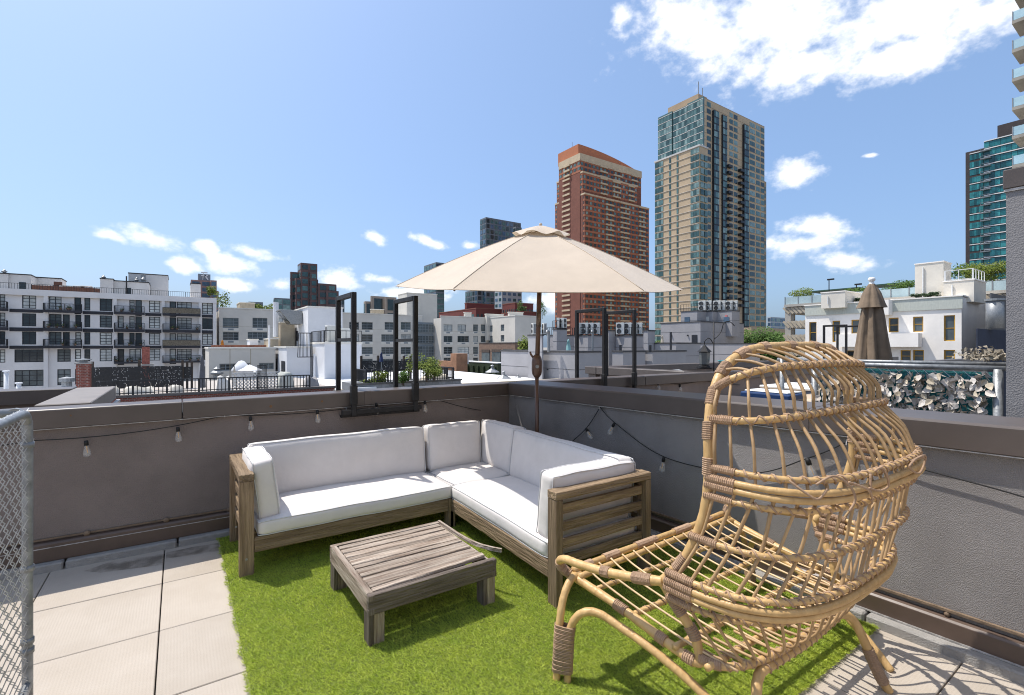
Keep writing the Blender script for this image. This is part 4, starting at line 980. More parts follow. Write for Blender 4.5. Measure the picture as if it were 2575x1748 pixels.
def window(par, axis, plane, h, nu, nv, fm, gm_, fw=.09, dep=.16, name='window'):
    """frame with glazing bars, and the pane behind them"""
    a, b, c, d = h; mb = MB()
    def bx(u0, u1, v0, v1, w0, w1): mb.box(u0, u1, plane + w0, plane + w1, v0, v1) if axis == 'Y' else mb.box(plane + w0, plane + w1, u0, u1, v0, v1)
    e = .002
    bx(a + e, a + fw, c + e, d - e, dep, dep + .08); bx(b - fw, b - e, c + e, d - e, dep, dep + .08)
    bx(a + fw, b - fw, c + e, c + fw, dep, dep + .08); bx(a + fw, b - fw, d - fw, d - e, dep, dep + .08)
    for i in range(1, nu): u = a + (b - a) * i / nu; bx(u - fw * .42, u + fw * .42, c + fw, d - fw, dep + .004, dep + .075)
    for i in range(1, nv): v = c + (d - c) * i / nv; bx(a + fw, b - fw, v - fw * .34, v + fw * .34, dep + .008, dep + .07)
    o = part(name, mb, fm, par)
    pn = MB(); bx2 = (a + e * 2, b - e * 2, c + e * 2, d - e * 2)
    if axis == 'Y': pn.box(bx2[0], bx2[1], plane + dep + .05, plane + dep + .06, bx2[2], bx2[3])
    else: pn.box(plane + dep + .05, plane + dep + .06, bx2[0], bx2[1], bx2[2], bx2[3])
    part('pane', pn, gm_, o)
    return o
G_DARK = glassy('window_glass_dark', (0.035, 0.045, 0.05)); G_GREY = glassy('window_glass_grey', (0.10, 0.12, 0.125), rand=.5); G_LIGHT = glassy('window_glass_curtained', (0.55, 0.57, 0.55), rough=.15, rand=.25)
G_TEAL = glassy('window_glass_teal', (0.030, 0.17, 0.18), rand=.3); G_BLUE = glassy('window_glass_blue', (0.07, 0.12, 0.18))
F_DARK = pm('dark_window_frame', (0.022, 0.024, 0.03), .5, .15, 3); F_GREY = pm('grey_window_frame', (0.22, 0.25, 0.27), .5, .1, 3); F_YEL = pm('yellow_window_frame', (0.52, 0.29, 0.035), .6, .12, 3)
M_RAIL = pm('black_railing', (0.020, 0.020, 0.022), .5, .2, 5)
def pick(rs, w=(5, 4, 3)): return rs.choices((G_DARK, G_GREY, G_LIGHT), w)[0]
def railing(par, pts, h, sp, mat=None, rad=.012, name='railing', top=.025):
    mb = MB(); mat = mat or M_RAIL
    for p, q in zip(pts[:-1], pts[1:]):
        p, q = Vector(p), Vector(q); L = (q - p).length; n = max(2, int(L / sp)); up = Vector((0, 0, 1))
        mb.bar(p + up * h, q + up * h, top * 2, top * 2); mb.bar(p + up * .1, q + up * .1, top * 1.4, top * 1.4)
        for k in range(n + 1):
            c = p.lerp(q, k / n); w = rad if k % 8 else rad * 2.2; mb.bar(c, c + up * h, w * 2, w * 2, up=(1, 0, 0))
    return part(name, mb, mat, par, kind='stuff')
def mush(par, x, y, z, s=1.0, name='roof_vent'):
    return part(name, MB().lathe([(.0, 0), (.28 * s, 0), (.28 * s, .5 * s), (.5 * s, .6 * s), (.5 * s, .75 * s), (.2 * s, .95 * s), (.28 * s, 1.05 * s), (0, 1.25 * s)], (x, y, z), 12), M_GALV, par, smooth=False)
# ---------------------------------------------------------------- white apartment block on the left
Y1 = 118.0
M_WHT = pm('white_render', (0.76, 0.73, 0.71), .9, .05, .35, .15, 3); M_BAND = pm('black_slab_band', (0.030, 0.030, 0.038), .6, .2, .5)
A = thing('apartment_block', 'white apartment block with black balconies and black grid windows at the left', 'building', (-10, Y1, GROUND))
def zA(y): return gy(*a1(304, y), Y1).z
def xA(x, y=700): return gy(*a1(x, y), Y1).x
ROWS = [(425, 565), (615, 750), (805, 940), (990, 1125), (1205, 1375)]
rowz = [(zA(b), zA(a)) for a, b in ROWS]
spec = {}
COLS = [(-150, -90, 1), (-60, 55, 2), (230, 378, 2), (880, 942, 1), (1040, 1170, 2), (1555, 1672, 2), (2110, 2220, 2)]
W = []
for r in range(3): W += [(r, *c, 'w') for c in COLS]
W += [(0, 512, 642, 2, 'w'), (0, 775, 848, 1, 'd')]
for r in (1, 2): W += [(r, 512, 642, 2, 'w'), (r, 656, 728, 1, 'd'), (r, 785, 848, 1, 'w'), (r, 1230, 1290, 1, 'w')]
for r in (0, 1, 2): W += [(r, 1350, 1405, 1, 'w'), (r, 1412, 1480, 1, 'd')]
W += [(3, 1228, 1296, 1, 'd'), (3, 1350, 1470, 2, 'w')]
for r in range(4): W += [(r, 1770, 1838, 1, 'd'), (r, 1846, 2000, 3, 'w')]
W += [(3, -60, 55, 2, 'w'), (3, 150, 458, 4, 'w'), (3, 598, 738, 2, 'w'), (3, 783, 845, 1, 'w'), (3, 880, 942, 1, 'w'), (3, 1040, 1170, 2, 'w'), (3, 1555, 1672, 2, 'w'), (3, 2110, 2220, 2, 'w')]
W += [(4, -60, 55, 2, 'w'), (4, 150, 458, 4, 'w'), (4, 598, 738, 2, 'w'), (4, 783, 845, 1, 'w'), (4, 880, 942, 1, 'w'), (4, 1040, 1170, 2, 'w'), (4, 1350, 1470, 2, 'w'), (4, 1555, 1672, 2, 'w'), (4, 1846, 2000, 2, 'w'), (4, 2110, 2220, 2, 'w')]
holes = []
for (r, u0, u1, n, k) in W:
    z0, z1 = rowz[r]
    if k == 'd': z0 -= .75
    holes.append((xA(u0), xA(u1), z0, z1))
XL, XR, ZT = xA(-420), xA(2258), zA(372)
mb = face(MB(), 'Y', Y1, XL, XR, GROUND, ZT, holes, .3); mb.box(XL, XR, Y1 + .45, Y1 + 16, GROUND, ZT - .3)
mb.quad((XR, Y1, GROUND), (XR, Y1 + .45, GROUND), (XR, Y1 + .45, ZT), (XR, Y1, ZT)); mb.quad((XL, Y1, ZT), (XR, Y1, ZT), (XR, Y1 + .5, ZT), (XL, Y1 + .5, ZT))
part('wall', mb, M_WHT, A)
rs = random.Random(21)
for (r, u0, u1, n, k), h in zip(W, holes):
    if k == 'd': window(A, 'Y', Y1, h, 1, 1, F_DARK, pick(rs, (2, 3, 4)), .14, .2, 'balcony_door')
    else: window(A, 'Y', Y1, h, n, 4 if r < 4 else 3, F_DARK, pick(rs, (3, 2, 5)), .12, .16)
for (u0, u1) in ((460, 505), (1185, 1222), (1686, 1720), (2072, 2106), (2222, 2258), (-330, -290)): part('pilaster', MB().box(xA(u0), xA(u1), Y1 - .45, Y1 - .003, GROUND, ZT - .9), M_WHT, A)
part('cornice_band', MB().box(XL - .05, XR + .02, Y1 - .5, Y1 - .004, ZT - .95, ZT + .1), M_WHT, A)
slabs = [(zA(606), zA(573)), (zA(803), zA(764)), (zA(985), zA(953))]
for (u0, u1) in ((100, 460), (866, 1184), (1516, 1685), (2107, 2221)):
    for (s0, s1) in slabs: part('slab_band', MB().box(xA(u0), xA(u1), Y1 - .12, Y1 - .004, s0, s1), M_BAND, A)
for bi, (u0, u1) in enumerate(((-290, 96), (466, 864), (1198, 1512), (1697, 2090))):
    for si, (s0, s1) in enumerate(slabs + [(zA(1160), zA(1135))]):
        if si == 3 and bi < 2: continue
        x0, x1 = xA(u0), xA(u1); b = part('balcony', MB().box(x0, x1, Y1 - 1.5, Y1 - .46, s0 + .1, s1 - .02), M_BAND, A)
        railing(b, [(x0 + .05, Y1 - .5, s1), (x0 + .05, Y1 - 1.45, s1), (x1 - .05, Y1 - 1.45, s1), (x1 - .05, Y1 - .5, s1)], 1.12, .17, rad=.018, top=.035)
        if bi == 3 and si in (0, 2): part('reed_screen', MB().box(x0 + .05, x1 - .05, Y1 - 1.56, Y1 - 1.50, s1 + .05, s1 + 1.08), pm('reed_screen', (.20, .17, .125), .9, .5, 6, stretch=(4, 1, 1)), b)
        for q in range(4 if (bi, si) in ((1, 0), (1, 1), (2, 3), (3, 1), (3, 3)) else 2):
            cxq = x0 + (x1 - x0) * rs.uniform(.06, .94); m2 = MB(); m2.lathe([(.0, 0), (.16, 0), (.22, .35), (0, .35)], (cxq, Y1 - 1.15, s1), 8)
            part('plant_pot', m2, pm('terracotta_pot', (.42, .26, .17), .8, .3, 2, rand=.4), b)
            mf = MB()
            for w in range(26):
                c = Vector((cxq + rs.gauss(0, .18), Y1 - 1.15 + rs.gauss(0, .12), s1 + .5 + rs.gauss(0, .14))); d_ = Vector((rs.gauss(0, 1), rs.gauss(0, 1), rs.gauss(0, 1))).normalized() * .12; e_ = d_.orthogonal().normalized() * .06
                mf.quad(c - d_, c + e_, c + d_, c - e_)
            part('potted_plant', mf, pm('balcony_foliage', (.11, .16, .04), .8, .3, 2, rand=.4), b, kind='stuff')
# roof storey
M_PENT = pm('penthouse_render', (0.64, 0.615, 0.58), .9, .06, .4); M_TRIMD = pm('black_roof_trim', (.03, .03, .03), .6, .2, 2)
def pent(par, x0, x1, yt, yb, Y, dep, mat=M_PENT, trim=True, name='penthouse', cv=a1):
    p, q = gy(*cv((x0 + x1) / 2, yt), Y), gy(*cv((x0 + x1) / 2, yb), Y); X0, X1 = gy(*cv(x0, yt), Y).x, gy(*cv(x1, yt), Y).x
    o = part(name, MB().box(X0, X1, Y, Y + dep, q.z, p.z), mat, par)
    if trim: part('roof_trim', MB().box(X0 - .08, X1 + .08, Y - .08, Y + dep + .08, p.z + .003, p.z + .18), M_TRIMD, o)
    return (X0, X1, q.z, p.z, o)
ys = Y1 + 3.0
pa = pent(A, -200, 85, 196, 372, ys, 8); pb = pent(A, 85, 322, 212, 372, ys + .5, 7); pc = pent(A, 322, 640, 248, 372, ys + 5, 5)
pent(A, 1045, 1180, 258, 410, ys, 7); pd = pent(A, 1185, 1552, 288, 420, ys + .8, 6); pent(A, 1340, 1752, 210, 424, ys + 7, 8); pent(A, 1990, 2095, 308, 440, ys + 2, 4)
def pdoor(x0, x1, yt, yb, Y): p, q = gy(*a1(x0, yt), Y), gy(*a1(x1, yb), Y); part('roof_door', MB().box(p.x, q.x, Y - .06, Y - .01, q.z, p.z), G_DARK, A)
pdoor(200, 272, 288, 366, ys + .5); pdoor(1310, 1368, 348, 420, ys + .8)
part('brown_fence', MB().box(gy(*a1(325, 340), ys - 1).x, gy(*a1(1045, 340), ys - 1).x, ys - 1.2, ys - 1.1, ZT - .3, gy(*a1(700, 338), ys - 1).z), pm('brown_roof_fence', (.16, .075, .05), .8, .2, 2, stretch=(6, 1, 1)), A)
part('brown_fence', MB().box(gy(*a1(560, 280), ys).x, gy(*a1(650, 280), ys).x, ys, ys + .1, ZT - .3, gy(*a1(600, 285), ys).z), MATS['brown_roof_fence'], A)
railing(A, [(XL, Y1 + .6, ZT), (XR - .4, Y1 + .6, ZT)], 1.15, .35, rad=.02, top=.03)
for (x, y, s, Yv) in ((45, 205, .8, ys + 2), (1080, 262, .8, ys + 2), (1425, 292, .9, ys + 3), (1495, 292, 1.0, ys + 3)): p = gy(*a1(x, y), Yv); mush(A, p.x, p.y, p.z - .1, s)
p = gy(*a1(1495, 285), ys + 5); part('steel_flue', MB().tube([(p.x, p.y, p.z - 1), (p.x, p.y, p.z + 1.4)], .45, 12), M_GALV, A)
p = gy(*a1(1320, 280), ys); part('pipe', MB().tube([(p.x, p.y, ZT), (p.x, p.y, p.z + 1.0)], .12, 8), M_TRIMD, A)
for x in (500, 690, 720, 830, 905): p = gy(*a1(x, 345), ys); part('roof_furniture', MB().box(p.x - .9, p.x + .9, ys - .8, ys + .6, p.z - .5, p.z + .25), pm('pale_furniture', (.55, .50, .45), .8, .2, 2, rand=.3), A, bevel=.12)
# ---------------------------------------------------------------- beige apartment building
Y2 = 124.0
M_BEI = pm('beige_panels', (0.66, 0.62, 0.55), .9, .05, .3, .12, 3); M_BEL = pm('beige_spandrel', (.72, .69, .62), .9, .05, .3); M_TANB = pm('tan_brick_fine', (.42, .36, .27), .9, .10, 1.2)
B = thing('beige_apartments', 'long beige panelled apartment building with grey framed windows in the middle distance', 'building', (40, Y2, GROUND))
rs = random.Random(33)
def wing(par, cv, Y, x0, x1, yt, rows, cols, mat, dep=14, extra=()):
    zt = gy(*cv((x0 + x1) / 2, yt), Y).z; hs = []; info = []
    xm = (x0 + x1) / 2
    for ri, (r0, r1) in enumerate(rows):
        for c in cols:
            if len(c) > 3 and ri not in c[3]: continue
            X0, X1 = gy(*cv(c[0], r0), Y).x, gy(*cv(c[1], r0), Y).x; za, zb_ = gy(*cv(c[0], r1), Y).z, gy(*cv(c[0], r0), Y).z
            hs.append((X0, X1, za, zb_)); info.append(c[2])
    X0, X1 = gy(*cv(x0, yt), Y).x, gy(*cv(x1, yt), Y).x
    mb = face(MB(), 'Y', Y, X0, X1, GROUND, zt, hs, .35); mb.box(X0, X1, Y + .5, Y + dep, GROUND, zt - .4)
    for xx in (X0, X1): mb.quad((xx, Y, GROUND), (xx, Y + .5, GROUND), (xx, Y + .5, zt), (xx, Y, zt))
    w = part('wing_wall', mb, mat, par); part('parapet_cap', MB().box(X0 - .1, X1 + .1, Y - .1, Y + .7, zt + .003, zt + .22), M_BEL, par)
    for h, n in zip(hs, info):
        window(par, 'Y', Y, h, n, 3, F_GREY, pick(rs, (3, 5, 2)), .10, .2)
        part('spandrel', MB().box(h[0] - .05, h[1] + .05, Y - .05, Y - .004, h[2] - .75, h[2] - .06), M_BEL, par)
        cxx = (h[0] + h[1]) / 2; part('air_grille', MB().box(cxx - .55, cxx + .55, Y - .08, Y - .052, h[2] - .52, h[2] - .16), F_GREY, par)
    for zz in np.arange(zt - 4.0, -8, -3.2): part('panel_joint', MB().box(X0, X1, Y - .006, Y - .002, zz, zz + .05), M_TANB, par)
    return X0, X1, zt
wa = wing(B, a2, Y2, 212, 1010, 575, [(660, 765), (808, 895), (955, 1040)], [(250, 415, 3), (560, 715, 3, (0, 2)), (510, 715, 4, (1,)), (830, 876, 1, (0,))], M_BEI)
wb = wing(B, a2, Y2, 1480, 2330, 628, [(705, 785), (833, 910), (967, 1040), (1090, 1160)], [(1570, 1672, 2), (1700, 1815, 2), (1940, 2040, 2, (0,)), (1905, 2040, 3, (1, 2, 3)), (2108, 2212, 2)], M_BEI)
def annex(par, cv, xl, xc, xr, yt, d, zb_, mat, name='stair_block', cap=None):
    k = corner(cv(xl, 0)[0], cv(xc, 0)[0], cv(xr, 0)[0], cv(0, yt)[1], d)
    o = part(name, MB().box(k[0], k[1], k[2], k[3], zb_, k[4]), mat, par)
    if cap: part('roof_cap', MB().box(k[0] - .1, k[1] + .1, k[2] - .1, k[3] + .1, k[4] + .003, k[4] + .2), cap, o)
    return k, o
annex(B, a3, 5, 95, 412, 402, 139, 0, pm('grey_beige_render', (.56, .54, .49), .9, .05, .4), cap=M_BEL)
annex(B, a2, 395, 425, 585, 505, 118, 5, M_TANB, 'roof_shed', M_BEL); annex(B, a2, 1790, 1800, 1932, 575, 140, 5, M_TANB, 'roof_shed', M_BEL); annex(B, a3, 690, 700, 770, 610, 140, 3, M_BEI, 'roof_shed', M_BEL); annex(B, a3, 910, 930, 1105, 625, 138, 3, M_BEI, 'roof_shed', M_BEL); annex(B, a3, 1150, 1165, 1310, 605, 132, 3, M_BEI, 'roof_shed', M_BEL)
# glass bay between the wings
zb0 = gy(*a3(290, 720), Y2 - .5).z
for (r0, r1) in ((725, 815), (845, 925), (955, 1060), (1085, 1150)):
    h = (gy(*a3(200, r0), Y2 - 1).x, gy(*a3(375, r0), Y2 - 1).x, gy(*a3(290, r1), Y2 - 1).z, gy(*a3(290, r0), Y2 - 1).z); window(B, 'Y', Y2 - 1.2, h, 6, 3, F_GREY, G_GREY, .12, 0, 'glazed_bay')
part('bay_slab', MB().box(gy(*a3(200, 700), Y2 - 1).x, gy(*a3(375, 700), Y2 - 1).x, Y2 - .9, Y2 - .01, GROUND, zb0 + .3), F_GREY, B)
kc = corner(*[a3(v, 0)[0] for v in (375, 455, 935)], a3(0, 652)[1], 131)
def zc(y): return gy(*a3(600, y), kc[2]).z
zc_, Yc = kc[4], kc[2]
wc = wing(B, a3, Yc, 455, 936, 655, [(730, 803), (850, 915), (965, 1040), (1078, 1145)], [(480, 572, 2), (625, 715, 2, (0,)), (625, 745, 3, (1, 2, 3)), (788, 840, 1), (868, 920, 1, (0, 1))], M_BEI, dep=kc[3] - Yc)
kd = corner(*[a3(v, 0)[0] for v in (935, 1225, 1452)], a3(0, 641)[1], 128)
hs = []
for (c0, c1, rr) in ((942, 990, ((740, 808), (848, 920))), (1075, 1112, ((730, 800), (840, 910)))):
    for (r0, r1) in rr: p, q = gx(*a3(c0, r1), kd[0]), gx(*a3(c1, r0), kd[0]); hs.append((q.y, p.y, p.z, q.z))
mb = face(MB(), 'X', kd[0], kd[2], kd[3], GROUND, kd[4], hs, .35); mb.box(kd[0] + .5, kd[1], kd[2], kd[3], GROUND, kd[4] - .01); mb.quad((kd[0], kd[2], GROUND), (kd[0] + .5, kd[2], GROUND), (kd[0] + .5, kd[2], kd[4]), (kd[0], kd[2], kd[4]))
part('wing_wall', mb, M_BEI, B); part('parapet_cap', MB().box(kd[0] - .1, kd[1] + .1, kd[2] - .1, kd[3], kd[4] + .003, kd[4] + .22), M_BEL, B)
for h in hs: window(B, 'X', kd[0], h, 2, 3, F_GREY, G_GREY, .1, .2)
# ---------------------------------------------------------------- towers with many windows
def tower_grid(par, axis, plane, u0, u1, v0, v1, nu, nv, fu, fv, mats, proud=.12, rs=None, cols=None, name='windows'):
    """window boxes standing a little proud of the face, shared out over a few glass tones"""
    rs = rs or random.Random(1); mbs = [MB() for _ in mats]
    for j in range(nv):
        z0 = v0 + (v1 - v0) * (j + .5 - fv / 2) / nv; z1 = z0 + (v1 - v0) * fv / nv
        for (a, b) in (cols or [((i + .5 - fu / 2) / nu, (i + .5 + fu / 2) / nu) for i in range(nu)]):
            A_, B_ = u0 + (u1 - u0) * a, u0 + (u1 - u0) * b; mb = rs.choice(mbs)
            if axis == 'Y': mb.box(A_, B_, plane - proud, plane + .05, z0, z1)
            else: mb.box(plane - proud, plane + .05, A_, B_, z0, z1)
    for mb, m in zip(mbs, mats):
        if mb.v: part(name, mb, m, par, kind='stuff')
def bands(par, axis, plane, u0, u1, v0, v1, nv, h, mat, proud=.2, name='floor_bands', off=0.0):
    mb = MB()
    for j in range(nv + 1):
        z = v0 + (v1 - v0) * (j + off) / nv
        if axis == 'Y': mb.box(u0, u1, plane - proud, plane + .05, z - h / 2, z + h / 2)
        else: mb.box(plane - proud, plane + .05, u0, u1, z - h / 2, z + h / 2)
    return part(name, mb, mat, par, kind='stuff')
GT = [glassy('tower_glass_%d' % i, c, rough=.08, rand=0) for i, c in enumerate(((.045, .095, .095), (.09, .17, .165), (.19, .28, .265), (.03, .05, .055)))]
# tan tower
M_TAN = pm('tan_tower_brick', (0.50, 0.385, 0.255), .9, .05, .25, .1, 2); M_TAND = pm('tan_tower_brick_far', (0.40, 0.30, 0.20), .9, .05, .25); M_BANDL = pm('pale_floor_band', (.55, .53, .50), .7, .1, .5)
T = thing('tan_tower', 'tall tan brick tower with green glass upper floors beside the red brick tower', 'tower', (186, 124, GROUND))
ku = corner(*[a6(v, 0)[0] for v in (688, 960, 1321)], a6(0, 110)[1], 208); kl = corner(*[a6(v, 0)[0] for v in (663, 930, 968)], a6(0, 400)[1], 204.5)
zlow = -17; FH = 2.95
part('upper_body', MB().box(ku[0], ku[1], ku[2], ku[3], zlow, ku[4]), M_TAN, T); part('lower_body', MB().box(kl[0], ku[0] + 1, kl[2], kl[3], zlow, kl[4]), M_TAN, T)
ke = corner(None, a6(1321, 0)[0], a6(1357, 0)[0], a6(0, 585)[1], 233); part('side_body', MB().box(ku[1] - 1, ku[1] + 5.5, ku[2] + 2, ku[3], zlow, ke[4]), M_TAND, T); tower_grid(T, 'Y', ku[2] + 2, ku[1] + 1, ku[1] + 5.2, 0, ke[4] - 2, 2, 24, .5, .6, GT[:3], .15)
nU = int((ku[4] - kl[4] + 4) / FH)
# upper glass storeys on the left face: three stepped curtain-wall bays
for b0, b1, pr_ in ((0, .33, .9), (.34, .66, .5), (.67, 1.0, .9)):
    u0, u1 = ku[2] + (ku[3] - ku[2]) * b0, ku[2] + (ku[3] - ku[2]) * b1
    part('glass_bay', MB().box(ku[0] - pr_, ku[0] - .01, u0, u1, kl[4] - 2, ku[4] - .5 + pr_), GT[1], T)
    tower_grid(T, 'X', ku[0] - pr_, u0, u1, kl[4] - 1, ku[4] - .5, 5, nU, .86, .8, GT[:3], .06, random.Random(int(b0 * 9)), name='glass_panels'); bands(T, 'X', ku[0] - pr_, u0, u1, kl[4] - 1, ku[4] - .5, nU, .25, M_BANDL, .12)
nL = int((kl[4] - zlow) / FH)
dl = kl[3] - kl[2]
for (a, b, n, gm_) in ((.0, .185, 3, GT[:3]), (.45, .49, 1, GT[:2]), (.62, .66, 1, GT[:2]), (.80, 1.0, 4, GT[:3])):
    u0, u1 = kl[2] + dl * a, kl[2] + dl * b; tower_grid(T, 'X', kl[0], u0, u1, kl[4] - nL * FH, kl[4], n, nL, .93, .72, gm_, .15, random.Random(int(a * 50)))
bands(T, 'X', kl[0], kl[2], kl[3], kl[4] - nL * FH, kl[4], nL, .13, M_BANDL, .20); part('lower_cap', MB().box(kl[0] - .3, ku[0] + 1, kl[2] - .3, kl[3] + .3, kl[4], kl[4] + .7), M_BANDL, T)
tower_grid(T, 'Y', kl[2], kl[0] + .3, ku[0] + .6, kl[4] - nL * FH, kl[4] - FH, 2, nL - 1, .8, .75, GT[:3], .4)
Lf = ku[1] - ku[0]; nV = int((ku[4] - zlow) / FH)
def fr6(x): return (gy(*a6(x, 900), ku[2]).x - ku[0]) / Lf
cols = [(fr6(a), fr6(b)) for a, b in ((974, 997), (1110, 1130), (1136, 1158), (1232, 1262), (1270, 1292), (1298, 1319))]
tower_grid(T, 'Y', ku[2], ku[0], ku[1], ku[4] - nV * FH, ku[4] - .6, 1, nV, 1, .66, GT, .10, random.Random(4), cols)
for (a, b, n, pr_) in ((1006, 1036, 3, 1.0), (1062, 1088, 2, .7), (1188, 1216, 3, 1.0)):
    u0, u1 = ku[0] + Lf * fr6(a), ku[0] + Lf * fr6(b); part('window_bay', MB().box(u0, u1, ku[2] - pr_, ku[2], zlow, ku[4] - 4), F_DARK, T); tower_grid(T, 'Y', ku[2] - pr_, u0, u1, ku[4] - nV * FH, ku[4] - 4, n, nV - 1, .9, .78, GT, .08, random.Random(a))
me_b = unit_mesh('balcony', MB().box(-1.5, 1.5, -1.5, 0, 0, .22).box(-1.5, 1.5, -1.5, -1.44, .22, 1.1).box(-1.5, -1.44, -1.44, 0, .22, 1.1).box(1.44, 1.5, -1.44, 0, .22, 1.1), F_DARK)
for xx in (1100, 1172):
    for j in range(8, 30): inst('balcony', me_b, T, (ku[0] + Lf * fr6(xx), ku[2] - .02, ku[4] - j * FH - FH))
bands(T, 'Y', ku[2], ku[0], ku[1], ku[4] - nV * FH, ku[4], nV, .14, M_TAND, .07)
part('mechanical_floor', MB().box(ku[0] + 8, ku[0] + 24, ku[2] + 6, ku[2] + 16, ku[4], ku[4] + 5), F_GREY, T); part('mechanical_floor', MB().box(ku[0] + 1.5, ku[0] + 8, ku[2] + 4, ku[2] + 20, ku[4], ku[4] + 4), M_TAND, T)
for (dx, h) in ((4.5, 11), (7.5, 9)): part('antenna', MB().tube([(ku[0] + dx, ku[2] + 6, ku[4] + 3), (ku[0] + dx, ku[2] + 6, ku[4] + h)], .18, 6), M_GALV, T)
# red brick tower
M_RED = pm('red_tower_brick', (0.38, 0.15, 0.085), .9, .06, .25); M_REDD = pm('dark_tower_brick', (0.21, 0.085, 0.06), .9, .08, .25); M_CROWN = pm('orange_crown_brick', (0.46, 0.17, 0.085), .9, .04, .3); M_CREAM = pm('cream_tower_band', (.55, .44, .30), .9, .08, .4)
Rt = thing('red_tower', 'red brick tower with cream bands and curved orange crown', 'tower', (184, 195, GROUND))
k1 = corner(*[a6(v, 0)[0] for v in (62, 240, 626)], a6(0, 690)[1], 266); k2 = corner(*[a6(v, 0)[0] for v in (85, 215, 583)], a6(0, 445)[1], 268)
FR = 2.86
part('lower_body', MB().box(k1[0], k1[1], k1[2], k1[3], -17, k1[4]), M_REDD, Rt); part('upper_body', MB().box(k2[0], k2[1], k2[2] + .5, k2[3], -17, k2[4]), M_REDD, Rt)
mid = corner(*[a6(v, 0)[0] for v in (72, 228, 600)], a6(0, 560)[1], 267); part('middle_body', MB().box(mid[0], k1[1] - 9, mid[2], mid[3], -17, mid[4]), M_REDD, Rt)
for kk, zt_, zb_ in ((k1, k1[4], -15), (k2, k2[4] - 3.7, mid[4] + .5), (mid, mid[4] - .5, k1[4] + .5)):
    n = int((zt_ - zb_) / FR); X1r = kk[1] if kk is not mid else k1[1] - 9; yo = .5 if kk is k2 else 0
    tower_grid(Rt, 'X', kk[0], kk[2], kk[3], zt_ - n * FR, zt_, 6, n, .52, .52, [GT[2], GT[0], GT[1]], .12, random.Random(5)); tower_grid(Rt, 'Y', kk[2] + yo, kk[0], X1r, zt_ - n * FR, zt_, 17, n, .50, .52, [GT[3], GT[0], GT[2], GT[3], GT[1]], .12, random.Random(6))
    bands(Rt, 'X', kk[0], kk[2], kk[3], zt_ - n * FR, zt_, n, 1.15, M_RED, .08); bands(Rt, 'Y', kk[2] + yo, kk[0], X1r, zt_ - n * FR, zt_, n, 1.1, M_RED, .08)
    bands(Rt, 'X', kk[0], kk[2] + (kk[3] - kk[2]) * .45, kk[2] + (kk[3] - kk[2]) * .72, zt_ - n * FR, zt_, n, 1.0, M_CREAM, .9, 'cream_balconies')
    for f0, f1 in ((.30, .42), (.52, .66), (.82, .93)): bands(Rt, 'Y', kk[2] + yo, kk[0] + (X1r - kk[0]) * f0, kk[0] + (X1r - kk[0]) * f1, zt_ - n * FR, zt_, n, .85, M_CREAM, .8, 'cream_balconies')
for kk in (mid, k1): part('setback_band', MB().box(kk[0] - .25, kk[1] + .1 if kk is k1 else k1[1] - 8.9, kk[2] - .25, kk[3], kk[4], kk[4] + .9), M_CREAM, Rt)
def curve_crown(z_l, z_r, y0, y1, zb_, mat, nm, x0, x1):
    A_, B_ = [], []; n = 14
    for k in range(n + 1):
        t = k / n; x = x0 + (x1 - x0) * t; z = z_l + (z_r - z_l) * (t ** 2.1); A_.append((x, y0, z)); B_.append((x, y1, z))
    A_ += [(x1, y0, zb_), (x0, y0, zb_)]; B_ += [(x1, y1, zb_), (x0, y1, zb_)]
    part(nm, MB().loft(A_[::-1], B_[::-1]), mat, Rt)
zt2 = k2[4]; cr1 = gd(*a6(172, 385), 270)
part('cream_crown_band', MB().box(k2[0] - .3, k2[1] + .3, k2[2] + .2, k2[3], zt2 - 3.6, zt2 + .4), M_CREAM, Rt)
curve_crown(cr1.z, cr1.z - 5.6, k2[2] + 2.5, k2[2] + 20, zt2 - 1, M_CROWN, 'crown', k2[0] + .6, k2[1] + .2)
for x in (-2, 4, 9): part('antenna', MB().tube([(k2[0] + x + 3, k2[2] + 8, cr1.z - 2), (k2[0] + x + 3, k2[2] + 8, cr1.z + 3)], .12, 5), M_GALV, Rt)
# teal glass tower at the right, and the balcony tower beside it
K = thing('teal_tower', 'teal glass tower with white floor lines and dark left edge at the right', 'tower', (255, 60, GROUND))
pk = gd(2560, 330, 178); XK = pk.x; yL = gx(2428, 384, XK); yM = gx(2476, 384, XK)
M_DKB = pm('dark_brown_cladding', (.055, .045, .045), .8, .1, .4)
part('body', MB().box(XK, XK + 24, pk.y - 12, yL.y, -17, yL.z), M_DKB, K); part('front_body', MB().box(XK - .8, XK + 20, pk.y - 12, yM.y, -17, gx(2476, 358, XK).z), M_DKB, K); part('roof_block', MB().box(XK + 3, XK + 14, pk.y - 12, pk.y + 6, 50, pk.z + 5), M_DKB, K)
fk = 2.95; n1 = 26
GTT = [glassy('teal_glass_%d' % i, c, rough=.07, rand=0) for i, c in enumerate(((.02, .15, .165), (.04, .24, .25), (.012, .08, .09)))]
zt_ = gx(2476, 358, XK).z; tower_grid(K, 'X', XK - .8, pk.y - 12, yM.y, zt_ - n1 * fk, zt_, 14, n1, .95, .72, GTT, .08, random.Random(3)); bands(K, 'X', XK - .8, pk.y - 12, yM.y, zt_ - n1 * fk, zt_, n1, .32, M_WPL, .35)
zt2_ = yL.z - 1; tower_grid(K, 'X', XK, yM.y + .3, yL.y - 1.2, zt2_ - n1 * fk, zt2_, 6, n1, .95, .72, GTT, .08, random.Random(8)); bands(K, 'X', XK, yM.y + .3, yL.y - 1.2, zt2_ - n1 * fk, zt2_, n1 // 2, .28, M_WPL, .2)
